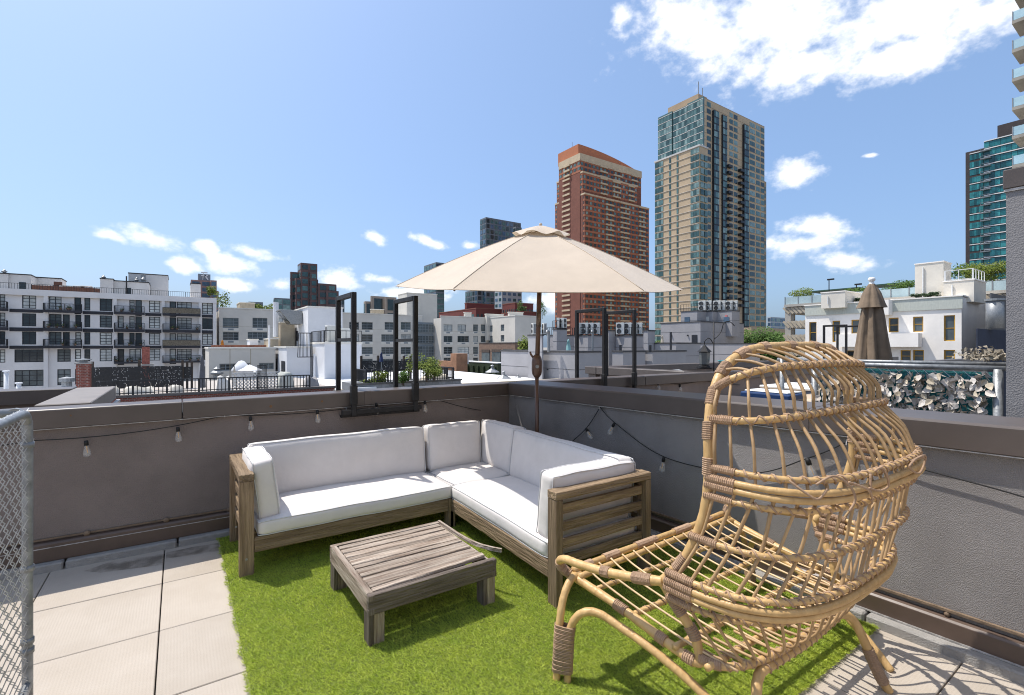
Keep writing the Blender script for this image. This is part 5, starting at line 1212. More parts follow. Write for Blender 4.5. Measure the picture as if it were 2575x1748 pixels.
me_b2 = unit_mesh('balcony', MB().box(-1.4, 0, -1.4, 1.4, 0, .22).box(-1.4, -1.34, -1.4, 1.4, .22, .30).box(-1.4, -1.34, -1.4, 1.4, 1.1, 1.18).box(-1.34, 0, 1.34, 1.4, .22, 1.15), F_GREY)
for j in range(24): inst('balcony', me_b2, K, (XK - .81, yM.y - .6, zt_ - fk * (j + 1.3)))
Lw = thing('balcony_tower', 'tower of stacked concrete balconies with glass rails at the top right corner', 'tower', (72, 9, GROUND))
M_CONC = pm('warm_concrete', (.36, .33, .28), .9, .12, .6); M_GLR = pm('pale_glass_rail', (.42, .60, .66), .1, .15, .5, spec=.8)
p0 = gd(2551, 141, 50)
xb, yb = p0.x, p0.y
part('body', MB().box(xb + 3.3, xb + 16, yb - 14, yb - 1.6, GROUND, 60), pm('dark_tower_panel', (.09, .095, .11), .5, .15, .5), Lw); part('white_fin', MB().box(xb + 1.9, xb + 2.9, yb - 1.5, yb - .7, GROUND, gd(2556, 345, 50).z), M_WPL, Lw)
for j, yb_ in enumerate((-4, 68.7, 141, 213.8, 286, 358, 431, 503, 576)):
    z = gd(2551, yb_, 50).z
    o = part('balcony', MB().box(xb - .25, xb + 3.4, yb - 7, yb + .15, z + .30, z + .62), M_CONC, Lw)
    part('glass_rail', MB().box(xb - .2, xb - .16, yb - 7, yb + .1, z + .66, z + 1.55).box(xb - .16, xb + 2.2, yb + .06, yb + .1, z + .66, z + 1.55), M_GLR, o)
    for q in range(5): part('rail_post', MB().box(xb - .23, xb - .15, yb + .06 - q * 1.5, yb + .14 - q * 1.5, z + .622, z + 1.6), M_GALV, o)
# far towers
def far_tower(name, label, boxes, d, wallm, gl, nfl, cv=a2, fu=.6, fv=.6, cw=4.0):
    t = None
    for (xl, xc, xr, yt) in boxes:
        k = corner(cv(xl, 0)[0] if xl is not None else None, cv(xc, 0)[0], cv(xr, 0)[0], cv(0, yt)[1], d)
        if t is None: t = thing(name, label, 'tower', (k[0], k[2], GROUND))
        part('body', MB().box(k[0], k[1], k[2], k[3], GROUND, k[4]), wallm, t)
        n = max(1, int((k[4] - 0) / nfl)); 
        tower_grid(t, 'Y', k[2], k[0], k[1], k[4] - n * nfl - .5, k[4] - .5, max(1, int((k[1] - k[0]) / cw)), n, fu, fv, gl, .15, random.Random(int(xc)))
        if xl is not None and k[3] - k[2] > 2: tower_grid(t, 'X', k[0], k[2], k[3], k[4] - n * nfl - .5, k[4] - .5, max(1, int((k[3] - k[2]) / cw)), n, fu, fv, gl, .15, random.Random(int(xc) + 1))
        d += .8
    return t
M_BRT = pm('brown_tower_cladding', (.135, .085, .08), .8, .08, .2); M_GRT = pm('grey_tower_cladding', (.16, .18, .20), .7, .08, .2); M_PNK = pm('pink_granite', (.34, .20, .17), .7, .08, .2); M_PAL = pm('pale_tower_cladding', (.34, .37, .39), .7, .08, .2)
far_tower('brown_tower', 'stepped dark brown tower left of the ladder rails', [(1000, 1010, 1245, 245), (1030, 1065, 1237, 85), (1060, 1165, 1237, 180), (1150, 1248, 1437, 300), (950, 958, 1062, 180), (1240, 1330, 1460, 375)], 340, M_BRT, [GT[0], GT[3], GT[1]], 5.0, fu=.66, fv=.62, cw=5)
far_tower('blue_tower', 'blue and pink office tower behind the white apartment roof', [(1985, 1992, 2200, 262), (2090, 2198, 2262, 268), (2240, 2262, 2282, 380)], 430, M_PNK, [G_BLUE], 5.2, cv=a1, fu=.74, fv=.66, cw=6)
bt = corner(None, a1(2068, 0)[0], a1(2196, 0)[0], a1(0, 200)[1], 436); t_ = thing('sign_block', 'dark sign block with white emblem on top of the blue office tower', 'rooftop sign', (bt[0], bt[2], 60)); part('block', MB().box(bt[0], bt[1], bt[2], bt[3], 50, bt[4]), F_GREY, t_)
em = MB(); ex, ez = (bt[0] + bt[1]) / 2, gd(*a1(2130, 225), 436).z
em.bar((ex - 2.5, bt[2] - .2, ez + 3.4), (ex + 2.5, bt[2] - .2, ez + 3.4), .5, 1.1); em.bar((ex - .8, bt[2] - .2, ez + 3), (ex - 1.2, bt[2] - .2, ez - 3.5), .5, 1.1); em.bar((ex + .4, bt[2] - .2, ez + 1.2), (ex + 2.8, bt[2] - .2, ez - 3), .5, 1.1); em.bar((ex - 2.6, bt[2] - .2, ez + .6), (ex + 2.6, bt[2] - .2, ez + .9), .5, 1.0)
part('emblem', em, M_WPL, t_)
far_tower('glass_slab', 'slim blue glass tower seen past the left tip of the open umbrella', [(275, 400, 486, 80)], 330, M_GRT, [G_BLUE, GT[1], GT[0]], 4.0, cv=a3, fu=.9, fv=.7)
far_tower('grey_glass_tower', 'grey glass tower rising behind the umbrella canopy', [(695, 825, 1295, 365 - 805 + 30), ], 330, M_GRT, [GT[0], GT[1], GT[3]], 3.6, cv=a3, fu=.72, fv=.7) if False else None
kg = [(1172, 1207, 1256, 645), (1207, 1212, 1310, 548)]
far_tower('grey_glass_tower', 'grey glass tower rising behind the umbrella canopy', [(1170, 1200, 1258, 728), (1207, 1222, 1310, 546), (1290, 1297, 1312, 570)], 330, M_GRT, [GT[1], GT[0], GT[3], G_BLUE], 3.6, cv=lambda x, y: (x, y), fu=.72, fv=.72, cw=3.2)
far_tower('pale_office', 'pale grey office block just under the umbrella rim left of its pole', [(1244, 1262, 1312, 729)], 300, M_PAL, [GT[0], G_BLUE], 3.6, cv=lambda x, y: (x, y), fu=.6, fv=.5, cw=3.2)
far_tower('green_glass_block', 'low curved looking green glass block left of the brown tower', [(780, 790, 958, 452), (755, 765, 960, 560)], 300, M_GRT, [GT[1], GT[2], G_BLUE], 3.6, fu=.9, fv=.8)
far_tower('small_glass_block', 'small dark glass block over the beige roof at the left', [(505, 520, 670, 492)], 300, M_GRT, [GT[0], GT[3]], 3.8, fu=.7)
far_tower('striped_block', 'brown and grey striped block between the two ladder frames', [(1720, 1738, 1800, 488), (1790, 1800, 1945, 432), (1940, 1946, 2062, 442), (1765, 1770, 1942, 505)], 260, pm('stone_stripe', (.33, .28, .23), .8, .08, .2), [GT[3], GT[0]], 7.5, fu=.6, fv=.8, cw=4.2)
far_tower('blue_far_block', 'far pale blue glass block at the gap right of the tan tower', [(1930, 1938, 1985, 797)], 520, M_PAL, [G_BLUE, GT[2]], 5, cv=lambda x, y: (x, y), fu=.8, fv=.7)
far_tower('brown_slab', 'thin dark block right of the brown tower', [(1480, 1490, 1520, 452)], 330, M_GRT, [GT[3], GT[0]], 5)
# oxblood brick blocks over the beige roofs
M_OXB = pm('oxblood_brick', (.155, .045, .038), .9, .1, .4)
for nm, lab, bs in (('dark_red_block', 'long dark red brick block with roof terrace over the beige building', [(430, 818, 1088, 566, 190), (700, 720, 1010, 512, 200)]), ('dark_red_block', 'square dark red brick block left of the umbrella pole', [(1094, 1225, 1415, 510, 185), (1085, 1300, 1460, 600, 178)])):
    t = None
    for (xl, xc, xr, yt, d) in bs:
        k = corner(*[a3(v, 0)[0] for v in (xl, xc, xr)], a3(0, yt)[1], d)
        if t is None: t = thing(nm, lab, 'building', (k[0], k[2], GROUND))
        part('body', MB().box(k[0], k[1], k[2], k[3], GROUND, k[4]), M_OXB, t); part('parapet', MB().box(k[0] - .1, k[1] + .1, k[2] - .1, k[3] + .1, k[4] + .003, k[4] + .35), M_REDD, t)
        tower_grid(t, 'Y', k[2], k[0], k[1], k[4] - 8, k[4] - 1.4, 7, 2, .45, .6, [GT[3], GT[0]], .08); tower_grid(t, 'X', k[0], k[2], k[3], k[4] - 8, k[4] - 1.4, 6, 2, .4, .6, [GT[3], GT[0]], .08)
# ================================================================== NEARER ROOFS
M_GST = pm('grey_complex_stucco', (0.35, 0.34, 0.345), .92, .05, .5, .3, 12, spec=.12); M_GTR = pm('grey_complex_trim', (.07, .068, .07), .7, .15, 2)
rs = random.Random(77)
# condensers
M_ACW = pm('condenser_white', (.66, .655, .61), .5, .05, 2)
ACP = []
def make_ac(face_x=True):
    t = thing('condenser_unit', 'x', 'air conditioner', (0, 0, 0), 'rooftop condensers')
    part('casing', MB().box(-.18, .18, -.47, .47, .08, 1.38), M_ACW, t, bevel=.02); part('foot', MB().box(-.16, .16, -.4, -.3, 0, .079), M_BLACK, t); part('foot', MB().box(-.16, .16, .3, .4, 0, .079), M_BLACK, t)
    for z in (.42, 1.02):
        f = part('fan_ring', MB().tube([(-.20, .10 + .25 * math.cos(a), z + .25 * math.sin(a)) for a in np.linspace(0, 2 * math.pi, 15)], .022, 4, caps=False), M_BLACK, t)
        part('fan_blades', MB().lathe([(0, -.003), (.235, -.003), (.235, .0)], (0, 0, 0), 14, 'Y').xf(lambda p: Vector((-.184 + p.y, .10 + p.x, z + p.z))), pm('fan_dark', (.10, .10, .10), .6, .3, 9), f)
    part('side_grille', MB().box(-.12, .12, -.476, -.471, .2, 1.25), pm('grille_grey', (.28, .28, .27), .6, .3, 20), t); return t
AC0 = make_ac(); ac_n = [0]
ORD = ('first', 'second', 'third', 'fourth', 'fifth', 'sixth')
ac_k = {}
def put_ac(p, label, rot=0.0, s=1.0):
    ac_k[label] = ac_k.get(label, 0) + 1; label = ORD[ac_k[label] - 1] + ' ' + label + ' from the left'
    if ac_n[0] == 0: o = AC0; o.location = p; BASE[o.name] = Vector(p)
    else: o = dup(AC0, p)
    ac_n[0] += 1; o.rotation_euler = (0, 0, rot); o.scale = (s, s, s); o['label'] = label; return o
def gblock(name, label, cv, bs, d, zb, mat=None, trim=True, cat='building'):
    t = None; ks = []
    for b in bs:
        xl, xc, xr, yt = b[:4]; dd = b[4] if len(b) > 4 else d; zbb = b[5] if len(b) > 5 else zb
        k = corner(*[cv(v, 0)[0] if v is not None else None for v in (xl, xc, xr)], cv(0, yt)[1], dd, 6)
        if t is None: t = thing(name, label, cat, (k[0], k[2], zb))
        part('volume', MB().box(k[0], k[1], k[2], k[3], zbb, k[4]), mat or M_GST, t)
        if trim: part('roof_trim', MB().box(k[0] - .06, k[1] + .06, k[2] - .06, k[3] + .06, k[4] + .003, k[4] + .16), M_GTR, t)
        zj = k[4] - 1.5
        if zj > zbb + .6: part('control_joint', MB().box(k[0] - .012, k[0] - .002, k[2] + .01, k[3] - .01, zj, zj + .035), M_GTR, t); part('control_joint', MB().box(k[0] + .01, k[1] - .01, k[2] - .012, k[2] - .002, zj, zj + .035), M_GTR, t)
        ks.append(k)
    return t, ks
zlo = -6.0
g1, k1_ = gblock('grey_stucco_house', 'low grey stucco house with a pale blue closed umbrella on its terrace', a3, [(1080, 1860, 2115, 1026, 42), (1362, 1505, 1520, 850, 44.5), (1850, 1870, 2120, 1028, 43)], 42, zlo)
g2, k2_ = gblock('grey_stucco_house', 'grey stucco rooftop volumes carrying condensers behind the black ladder rails', a4, [(-40, 0, 106, 785, 62), (-100, -30, 190, 850, 66), (185, 325, 482, 852, 62), (515, 545, 616, 800, 66), (615, 780, 905, 852, 64), (905, 950, 1026, 800, 60)], 62, zlo)
g3, k3_ = gblock('grey_stucco_house', 'row of low stepped grey stucco terrace walls in front of the condensers', a4, [(580, 692, 925, 1020, 46), (918, 1000, 1142, 1018, 47.5), (1000, 1140, 1348, 1016, 49), (1026, 1245, 1500, 932, 58)], 48, zlo)
g4, k4_ = gblock('grey_stucco_block', 'big grey stucco block with a row of white condensers on its roof', a4, [(1085, 1500, 1952, 706, 75), (1295, 1465, 1640, 592, 79, 3), (1465, 1630, 1830, 598, 79.5, 3), (1630, 1828, 1908, 590, 78, 3), (1500, 1950, 2120, 935, 68)], 75, GROUND)
def onblock(par, name, cv, k, rect, mat, axis='X', th=.06):
    x0, y0, x1, y1 = rect
    if axis == 'X': p, q = gx(*cv(x0, y0), k[0]), gx(*cv(x1, y1), k[0]); return part(name, MB().box(k[0] - th, k[0] - .004, q.y, p.y, q.z, p.z), mat, par)
    p, q = gy(*cv(x0, y0), k[2]), gy(*cv(x1, y1), k[2]); return part(name, MB().box(p.x, q.x, k[2] - th, k[2] - .004, q.z, p.z), mat, par)
onblock(g4, 'door', a4, k4_[0], (1410, 840, 1467, 928), F_DARK); onblock(g4, 'door', a4, k4_[1], (1335, 655, 1388, 703), G_BLUE); onblock(g4, 'door', a4, k4_[2], (1562, 650, 1590, 695), M_ACW); onblock(g4, 'door', a4, k4_[3], (1742, 655, 1800, 705), G_BLUE); onblock(g4, 'sign', a4, k4_[3], (1757, 632, 1782, 650), pm('red_sign', (.6, .2, .2), .6, .1, 3))
for xx in (1195, 1365): onblock(g4, 'wall_lamp', a4, k4_[0], (xx, 838, xx + 10, 852), F_DARK, th=.2)
onblock(g1, 'window', a3, k1_[2], (1925, 1238, 1985, 1270), G_LIGHT, 'Y'); onblock(g1, 'door', a3, k1_[2], (1992, 1236, 2070, 1270), F_DARK, 'Y'); onblock(g1, 'wall_lamp', a3, k1_[0], (1560, 1195, 1572, 1208), F_DARK); onblock(g1, 'wall_lamp', a3, k1_[2], (1988, 1195, 2000, 1208), F_DARK, 'Y', .2)
part('roof_railing_posts', MB(), M_RAIL, g2) if False else None
def roofrail(par, k, h=1.0, sp=.35, front=True, back=False):
    z = k[4] + .16; railing(par, [(k[0], k[3], z), (k[0], k[2], z), (k[1], k[2], z)], h, sp, rad=.018, top=.022, name='roof_railing')
roofrail(g4, k4_[1], 1.1, .5); roofrail(g4, k4_[2], 1.1, .5); roofrail(g4, k4_[3], 1.1, .5); roofrail(g2, k2_[0], 1.0, .4); roofrail(g2, k2_[2], 1.0, .4); roofrail(g2, k2_[4], 1.0, .4); roofrail(g2, k2_[1], 1.0, .4)
for i, x in enumerate((1500, 1560, 1655, 1700, 1780, 1830)):
    p = gd(*a4(x + 20, 600), 80.5); put_ac((p.x, p.y, k4_[2][4] + .165), 'white condenser on top of the big grey block', .25, 1.25)
for x in (240, 290, 345, 410): p = gd(*a4(x, 840), 63.5); put_ac((p.x, p.y, k2_[2][4] + .165), 'white condenser between the far ladder posts', .5 if x % 4 else -1.3, 1.15)
for x in (665, 740, 800, 850): p = gd(*a4(x, 840), 65.5); put_ac((p.x, p.y, k2_[4][4] + .165), 'white condenser right of the far ladder frame', .4, 1.2)
for x in (30, 75): p = gd(*a4(x, 780), 63); put_ac((p.x, p.y, k2_[0][4] + .165), 'dark sided condenser right of the umbrella pole', 2.0, 1.0)
for x in (1420, 1470, 1530): p = gd(*a3(x, 830), 68); put_ac((p.x, p.y, k2_[1][4] + .165), 'condenser close around the umbrella pole', -.4, 1.2)
def duct(par, cv, x, y0, y1, d): p, q = gd(*cv(x, y0), d), gd(*cv(x, y1), d); part('vent_pipe', MB().tube(cr([(q.x, q.y, q.z), (p.x, p.y, p.z - .25), (p.x - .1, p.y - .1, p.z - .03), (p.x - .3, p.y - .2, p.z), (p.x - .42, p.y - .3, p.z - .15)], 5), .13, 8), M_GALV, par, smooth=True)
duct(g2, a4, 375, 800, 1010, 60); duct(g1, a3, 1575, 800, 1020, 44); duct(g2, a4, 820, 830, 1010, 61)
for x in (665, 975): p, q = gd(*a4(x, 945), 46.5), gd(*a4(x, 1018), 46.5); part('stub_post', MB().box(p.x - .09, p.x + .09, p.y - .09, p.y + .09, q.z, p.z), F_DARK, g3)
p = gd(*a4(1190, 1005), 57); part('stub_post', MB().box(p.x - .09, p.x + .09, p.y - .09, p.y + .09, p.z - .3, p.z + 2.2), F_DARK, g3)
def parasol(label, cv, x, yt, yb, d, col, nm='closed_parasol', w=.3):
    p, q = gd(*cv(x, yt), d), gd(*cv(x, yb), d); h = p.z - q.z; t = thing(nm, label, 'umbrella', (p.x, p.y, q.z)); vs = []; mb = MB(); n = 20
    prof = [(w, 0), (w * .95, .12 * h), (w * .75, .45 * h), (w * .5, .72 * h), (w * .62, .73 * h), (w * .3, .90 * h), (.04, .97 * h), (0, h * .975)]
    for (r, z) in prof:
        for k in range(n): a = 2 * math.pi * k / n; rr = r * (1 + .16 * math.sin(5 * a + z)); vs.append((p.x + rr * math.cos(a), p.y + rr * math.sin(a), q.z + z))
    mb.add(vs, [(i * n + k, i * n + (k + 1) % n, (i + 1) * n + (k + 1) % n, (i + 1) * n + k) for i in range(len(prof) - 1) for k in range(n)])
    part('canopy', mb, pm('parasol_%s' % label.split()[1], col, .85, .1, 3), t, smooth=True); part('pole', MB().tube([(p.x, p.y, q.z - .9), (p.x, p.y, p.z)], .03, 6), M_GALV, t); return t
parasol('closed aqua parasol on the grey terrace', a4, 122, 880, 1020, 55, (.28, .50, .48), w=.28)
parasol('closed cream parasol against the big grey block', a4, 1102, 840, 928, 72, (.55, .48, .38), w=.22)
# dark brick house and the flat white roof
M_BRX = pm('mottled_brick', (.25, .17, .12), .9, .3, 2.0, col2=(.16, .10, .08))
M_WROOF = pm('white_membrane_roof', (.70, .70, .70), .7, .05, .4, .1, 4)
hb, hk = gblock('brick_house', 'mottled brown brick house with dark shop like windows behind the white roof', a3, [(850, 1225, 1362, 926, 84)], 84, GROUND, M_BRX)
for r in ((880, 995, 960, 1132), (988, 993, 1076, 1132), (1103, 990, 1196, 1022)): onblock(hb, 'window', a3, hk[0], r, G_GREY, th=.08)
for r in ((878, 992, 962, 1024), (986, 990, 1078, 1020)): onblock(hb, 'lintel', a3, hk[0], r, pm('dark_lintel', (.10, .075, .06), .8, .2, 2), th=.12)
wr_ = part('white_roof', MB().box(9, 28.0, 33.5, 60, -2.3, -1.62), M_WROOF, label='flat white membrane roof beyond the back parapet', cat='roof', base=(20, 40, -1.6))
part('roof_seam', MB().box(9.2, 27.8, 41.0, 41.05, -1.619, -1.60), M_BEL, wr_); part('roof_seam', MB().box(9.2, 27.8, 47.0, 47.05, -1.619, -1.60), M_BEL, wr_)
part('roof_edge', MB().box(9, 28, 33.1, 33.5, -2.5, -1.45), M_TANB, wr_)
for (px, py, s) in ((1238, 936, .5), (1267, 952, .42), (1303, 950, .2)): p = gz(px, py, -1.62); part('roof_vent', MB().lathe([(s * 1.8, 0), (s * .3, s * .9), (s * .3, s * 1.4), (s * .5, s * 1.5), (0, s * 1.8)], p, 8), M_GALV, wr_)
gc = thing('green_cornice_house', 'brick house with a dark green bracketed cornice beside the white roof', 'building', (30, 60, GROUND))
kg_ = corner(*[a3(v, 0)[0] for v in (420, 1078, 1130)], a3(0, 1138)[1], 66)
kx = gx(*a3(705, 1140), kg_[0]).y
part('wall', MB().box(kg_[0] + .1, kg_[1], kg_[2], kg_[3], GROUND, kg_[4] - .1), pm('orange_brick', (.36, .19, .11), .9, .15, 1.5), gc); part('cornice', MB().box(kg_[0] - .5, kg_[0] + .09, kg_[2], kx, kg_[4] - 3.4, kg_[4]), pm('dark_green_paint', (.03, .045, .02), .6, .2, 2), gc)
y = kg_[2] + .4
while y < kx - .4: part('bracket', MB().box(kg_[0] - .75, kg_[0] - .502, y, y + .28, kg_[4] - 2.4, kg_[4] - .5), MATS['dark_green_paint'], gc); y += 1.5
part('roof_sheet', MB().box(kg_[0] - .55, kg_[1] + .2, kg_[2], kx, kg_[4] + .003, kg_[4] + .12), M_WROOF, gc); p = gd(*a3(640, 1120), 70); part('chimney', MB().box(p.x - .9, p.x + .9, p.y - .9, p.y + .9, kg_[4] - 2, kg_[4] + 1.3), MATS['orange_brick'], gc); part('chimney_flashing', MB().box(p.x + .92, p.x + 1.2, p.y - .7, p.y + .7, kg_[4] - .2, kg_[4] + 1.2), M_WPL, gc)
# trees
def foliage(par, c, rad, n, mat, rs, size=.3, name='crown', clumps=None):
    mb = MB(); cl = clumps or [(Vector(c) + Vector((rs.uniform(-.6, .6) * rad[0], rs.uniform(-.6, .6) * rad[1], rs.uniform(-.5, .6) * rad[2])), rs.uniform(.35, .6)) for _ in range(12)]
    for k in range(n):
        cc, cs = rs.choice(cl); d = Vector((rs.gauss(0, 1), rs.gauss(0, 1), rs.gauss(0, 1))).normalized() * (rs.random() ** .4)
        p = cc + Vector((d.x * rad[0] * cs, d.y * rad[1] * cs, d.z * rad[2] * cs)); a = Vector((rs.gauss(0, 1), rs.gauss(0, 1), rs.gauss(0, .7))).normalized() * size * rs.uniform(.6, 1.3); b = a.orthogonal().normalized() * size * .5
        mb.quad(p - a, p + b, p + a, p - b)
    return part(name, mb, mat, par, kind='stuff')
M_LEAF = pm('street_tree_leaf', (.075, .135, .022), .7, .3, .8, spec=.2, col2=(.045, .095, .016)); M_LEAFY = pm('yellow_green_leaf', (.16, .19, .025), .7, .3, 1.5, spec=.2, col2=(.08, .13, .02)); M_BARK = pm('bark', (.10, .075, .055), .9, .2, 3)
for i, (x, y, d, r, lab) in enumerate(((1995, 880, 100, 3.6, 'leafy green street tree at the foot of the tan tower, leftmost of three'), (2120, 905, 104, 4.4, 'leafy green street tree behind the chair top, middle of three'), (2260, 912, 100, 4.6, 'leafy green street tree left of the striped garage, rightmost of three'))):
    p = gd(*a4(x, y), d); t = thing('street_tree', lab, 'tree', (p.x, p.y, GROUND), 'street trees by the garage'); part('trunk', MB().tube([(p.x, p.y, GROUND), (p.x + .2, p.y, -8), (p.x, p.y + .2, p.z)], [.4, .3, .12], 8), M_BARK, t)
    for q in range(3): part('limb', MB().tube([(p.x, p.y, -6), (p.x + rs.uniform(-2, 2), p.y + rs.uniform(-2, 2), p.z)], [.18, .05], 6), M_BARK, t)
    foliage(t, (p.x, p.y, p.z - 1), (r * 1.25, r * 1.25, 3.6), 5200, M_LEAF, random.Random(40 + i), .26)
p = gd(*a4(1050, 930), 110); t = thing('street_tree', 'small green tree top left of the big grey block', 'tree', (p.x, p.y, GROUND)); part('trunk', MB().tube([(p.x, p.y, GROUND), (p.x, p.y, p.z)], [.3, .1], 6), M_BARK, t); foliage(t, (p.x, p.y, p.z - 1), (3, 3, 2.2), 1500, M_LEAF, random.Random(50), .26)
# tan low building right of the tan tower
lt = thing('tan_low_block', 'low tan brick block with dark windows right of the tan tower', 'building', (150, 60, GROUND))
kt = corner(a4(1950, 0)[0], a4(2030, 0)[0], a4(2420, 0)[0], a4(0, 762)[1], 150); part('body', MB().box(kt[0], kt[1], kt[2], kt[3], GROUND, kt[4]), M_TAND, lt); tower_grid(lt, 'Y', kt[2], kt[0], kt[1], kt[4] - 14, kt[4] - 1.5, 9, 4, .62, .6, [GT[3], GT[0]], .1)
# ---------------------------------------------------------------- garage and the white house with yellow windows
GA = thing('parking_garage', 'concrete parking garage with slanted ribbed parapets behind the white house', 'garage', (82, 30, GROUND))
XG = 80.0; M_GAR = pm('garage_concrete', (.40, .375, .33), .9, .08, .5); yg0, yg1 = -6.0, gx(1974, 780, XG).y
def zg(y): return gx(*a5(170, y), XG).z
lev = [(zg(605), zg(545)), (zg(735), zg(670)), (zg(860), zg(795)), (zg(985), zg(920))]
part('rear_wall', MB().box(XG + 10, XG + 11, yg0, yg1, GROUND, lev[0][0]), pm('garage_dark', (.05, .05, .05), .9, .2, 1), GA)
part('roof_slab', MB().box(XG - .3, XG + 10, yg0, yg1, lev[0][1] + .05, zg(520)), M_GAR, GA)
for (z0, z1) in lev:
    b = part('parapet_band', MB().box(XG, XG + .4, yg0, yg1, z0, z1), M_GAR, GA); part('deck', MB().box(XG + .41, XG + 10, yg0, yg1, z0, z0 + .4), M_GAR, GA)
    mb = MB(); y = yg0 + .5
    while y < yg1 - .3: mb.bar((XG - .07, y, z0 + .05), (XG - .07, y + .9, z1 - .05), .14, .30, up=(0, 1, 0)); y += .62
    part('slanted_ribs', mb, M_TANB, b, kind='stuff')
for y in np.arange(yg1 - .6, yg0, -8.0): part('column', MB().box(XG + .42, XG + 1.0, y - .5, y + .5, GROUND, lev[0][1]), M_GAR, GA)
part('end_column', MB().box(XG - .05, XG + .38, yg1 - .9, yg1 - .02, GROUND, lev[0][0] - .01), M_GAR, GA)
zr = zg(520); gl = part('glass_rail', MB().box(XG, XG + .04, yg0, yg1, zr + .02, zr + 1.15), pm('clear_rail_glass', (.38, .48, .50), .08, .1, .5, spec=.8), GA)
for y in np.arange(yg1, yg0, -2.0): part('rail_post', MB().box(XG - .05, XG + .1, y - .05, y + .05, zr, zr + 1.25), M_GALV, gl)
def shrub(label, cv, x, y, d, r, n, mat, tr=True, nm='shrub', size=.16):
    p = gd(*cv(x, y), d); t = thing(nm, label, 'shrub', (p.x, p.y, p.z - r[2])); part('stem', MB().tube([(p.x, p.y, p.z - r[2] * 1.3), (p.x, p.y, p.z)], [.07, .03], 5), M_BARK, t); foliage(t, p, r, n, mat, random.Random(int(x) + n), size); return t
shrub('wispy yellow green pine at the left end of the garage roof', a5, 240, 440, 80, (2.2, 2.2, 1.2), 900, M_LEAFY); shrub('round green shrub behind the garage rail left of the tan stair block', a5, 1130, 375, 72, (2.4, 2.4, 1.3), 1500, M_LEAF); shrub('low green shrub behind the closed brown umbrella tip', a5, 720, 405, 76, (1.9, 1.9, .7), 700, M_LEAF)
shrub('broad green shrub on the garage roof below the teal tower', a5, 1840, 250, 66, (3.2, 3.2, 1.7), 2200, M_LEAFY); shrub('tall thin shrub beside the white roof railing', a5, 1650, 225, 68, (1.7, 1.7, 1.5), 700, M_LEAF)
cano = thing('garage_canopy', 'dark green flat canopy on the garage roof', 'canopy', (84, 30, 8)); p = gd(*a5(990, 335), 78); part('roof', MB().box(p.x, p.x + 5, p.y - 2.4, p.y + 2.4, p.z - .15, p.z), pm('green_canopy', (.03, .09, .06), .6, .1, 2), cano); [part('post', MB().box(p.x + .1, p.x + .25, p.y + s * 2.2 - .07, p.y + s * 2.2 + .07, p.z - 2.4, p.z - .151), F_DARK, cano) for s in (-1, 1)]
c2 = thing('garage_canopy', 'second dark green canopy at the far left of the garage roof', 'canopy', (86, 45, 8)); p = gd(*a5(510, 385), 84); part('roof', MB().box(p.x, p.x + 5, p.y - 4, p.y + 4, p.z - .15, p.z), MATS['green_canopy'], c2); [part('post', MB().box(p.x + .1, p.x + .25, p.y + s * 3.5 - .07, p.y + s * 3.5 + .07, p.z - 2.4, p.z - .151), F_DARK, c2) for s in (-1, 1)]
for (x, yt, lab) in ((483, 298, 'tall black area light on the garage roof left of the brown umbrella'), (730, 342, 'shorter black area light nearest the brown umbrella')):
    p = gd(*a5(x, yt), 80); t = thing('roof_lamp', lab, 'lamp post', (p.x, p.y, p.z - 5)); part('pole', MB().tube([(p.x, p.y, p.z - 6), (p.x, p.y, p.z)], .07, 6), M_BLACK, t); part('lamp_head', MB().box(p.x - .12, p.x + .12, p.y - .75, p.y + .25, p.z - .12, p.z + .12), M_BLACK, t)
M_WHB = pm('white_house_render', (.90, .85, .78), .9, .05, .5, .2, 6); M_PGB = pm('pale_green_fascia', (.50, .52, .46), .8, .06, 2, stretch=(1, 5, 1))
MH = thing('white_house', 'white rendered house with yellow framed windows and box balcony on the right', 'building', (66, 22, GROUND))
km = corner(2025, 2418, 2500, 745, 50); XM = km[0]
WN = [(303, 680, 370, 868), (512, 668, 583, 862), (683, 658, 765, 785), (1020, 640, 1110, 775), (1240, 630, 1333, 770), (1518, 618, 1620, 852), (1128, 935, 1220, 1040), (1240, 933, 1338, 1040), (1518, 933, 1620, 1045), (640, 937, 712, 1040), (520, 938, 583, 1040), (960, 935, 1020, 1040)]
hs = []
for (x0, y0, x1, y1) in WN: p, q = gx(*a5(x0, y1), XM), gx(*a5(x1, y0), XM); hs.append((q.y, p.y, min(p.z, q.z), max(p.z, q.z)))
mb = face(MB(), 'X', XM, km[2], km[3], GROUND, km[4] - .05, hs, .3); mb.box(XM + .45, km[1], km[2] + .0, km[3], GROUND, km[4] - .06); mb.quad((XM, km[2], GROUND), (XM + .45, km[2], GROUND), (XM + .45, km[2], km[4] - .05), (XM, km[2], km[4] - .05)); part('wall', mb, M_WHB, MH)
rs = random.Random(3)
for h in hs: window(MH, 'X', XM, h, 1, 2, F_YEL, rs.choice((G_DARK, G_GREY, G_GREY)), .10, .12)
zf = gx(*a5(1675, 558), XM).z; part('fascia', MB().box(XM - .12, XM - .004, km[2] - .1, km[3], zf, km[4]), M_PGB, MH); part('roof_cap', MB().box(XM - .2, km[1] + .1, km[2] - .15, km[3] + .1, km[4] + .003, km[4] + .12), M_WHB, MH)
def xbox(par, name, rect, proud, mat, cv=a5, X=None):
    X = X or XM; p, q = gx(*cv(rect[0], rect[1]), X), gx(*cv(rect[2], rect[3]), X); return part(name, MB().box(X - proud, X - .125, q.y, p.y, q.z, p.z), mat, par)
xbox(MH, 'box_bay', (960, 490, 1060, 618), 1.3, M_WHB); bb = xbox(MH, 'box_balcony', (585, 795, 1325, 905), 1.3, M_WHB)
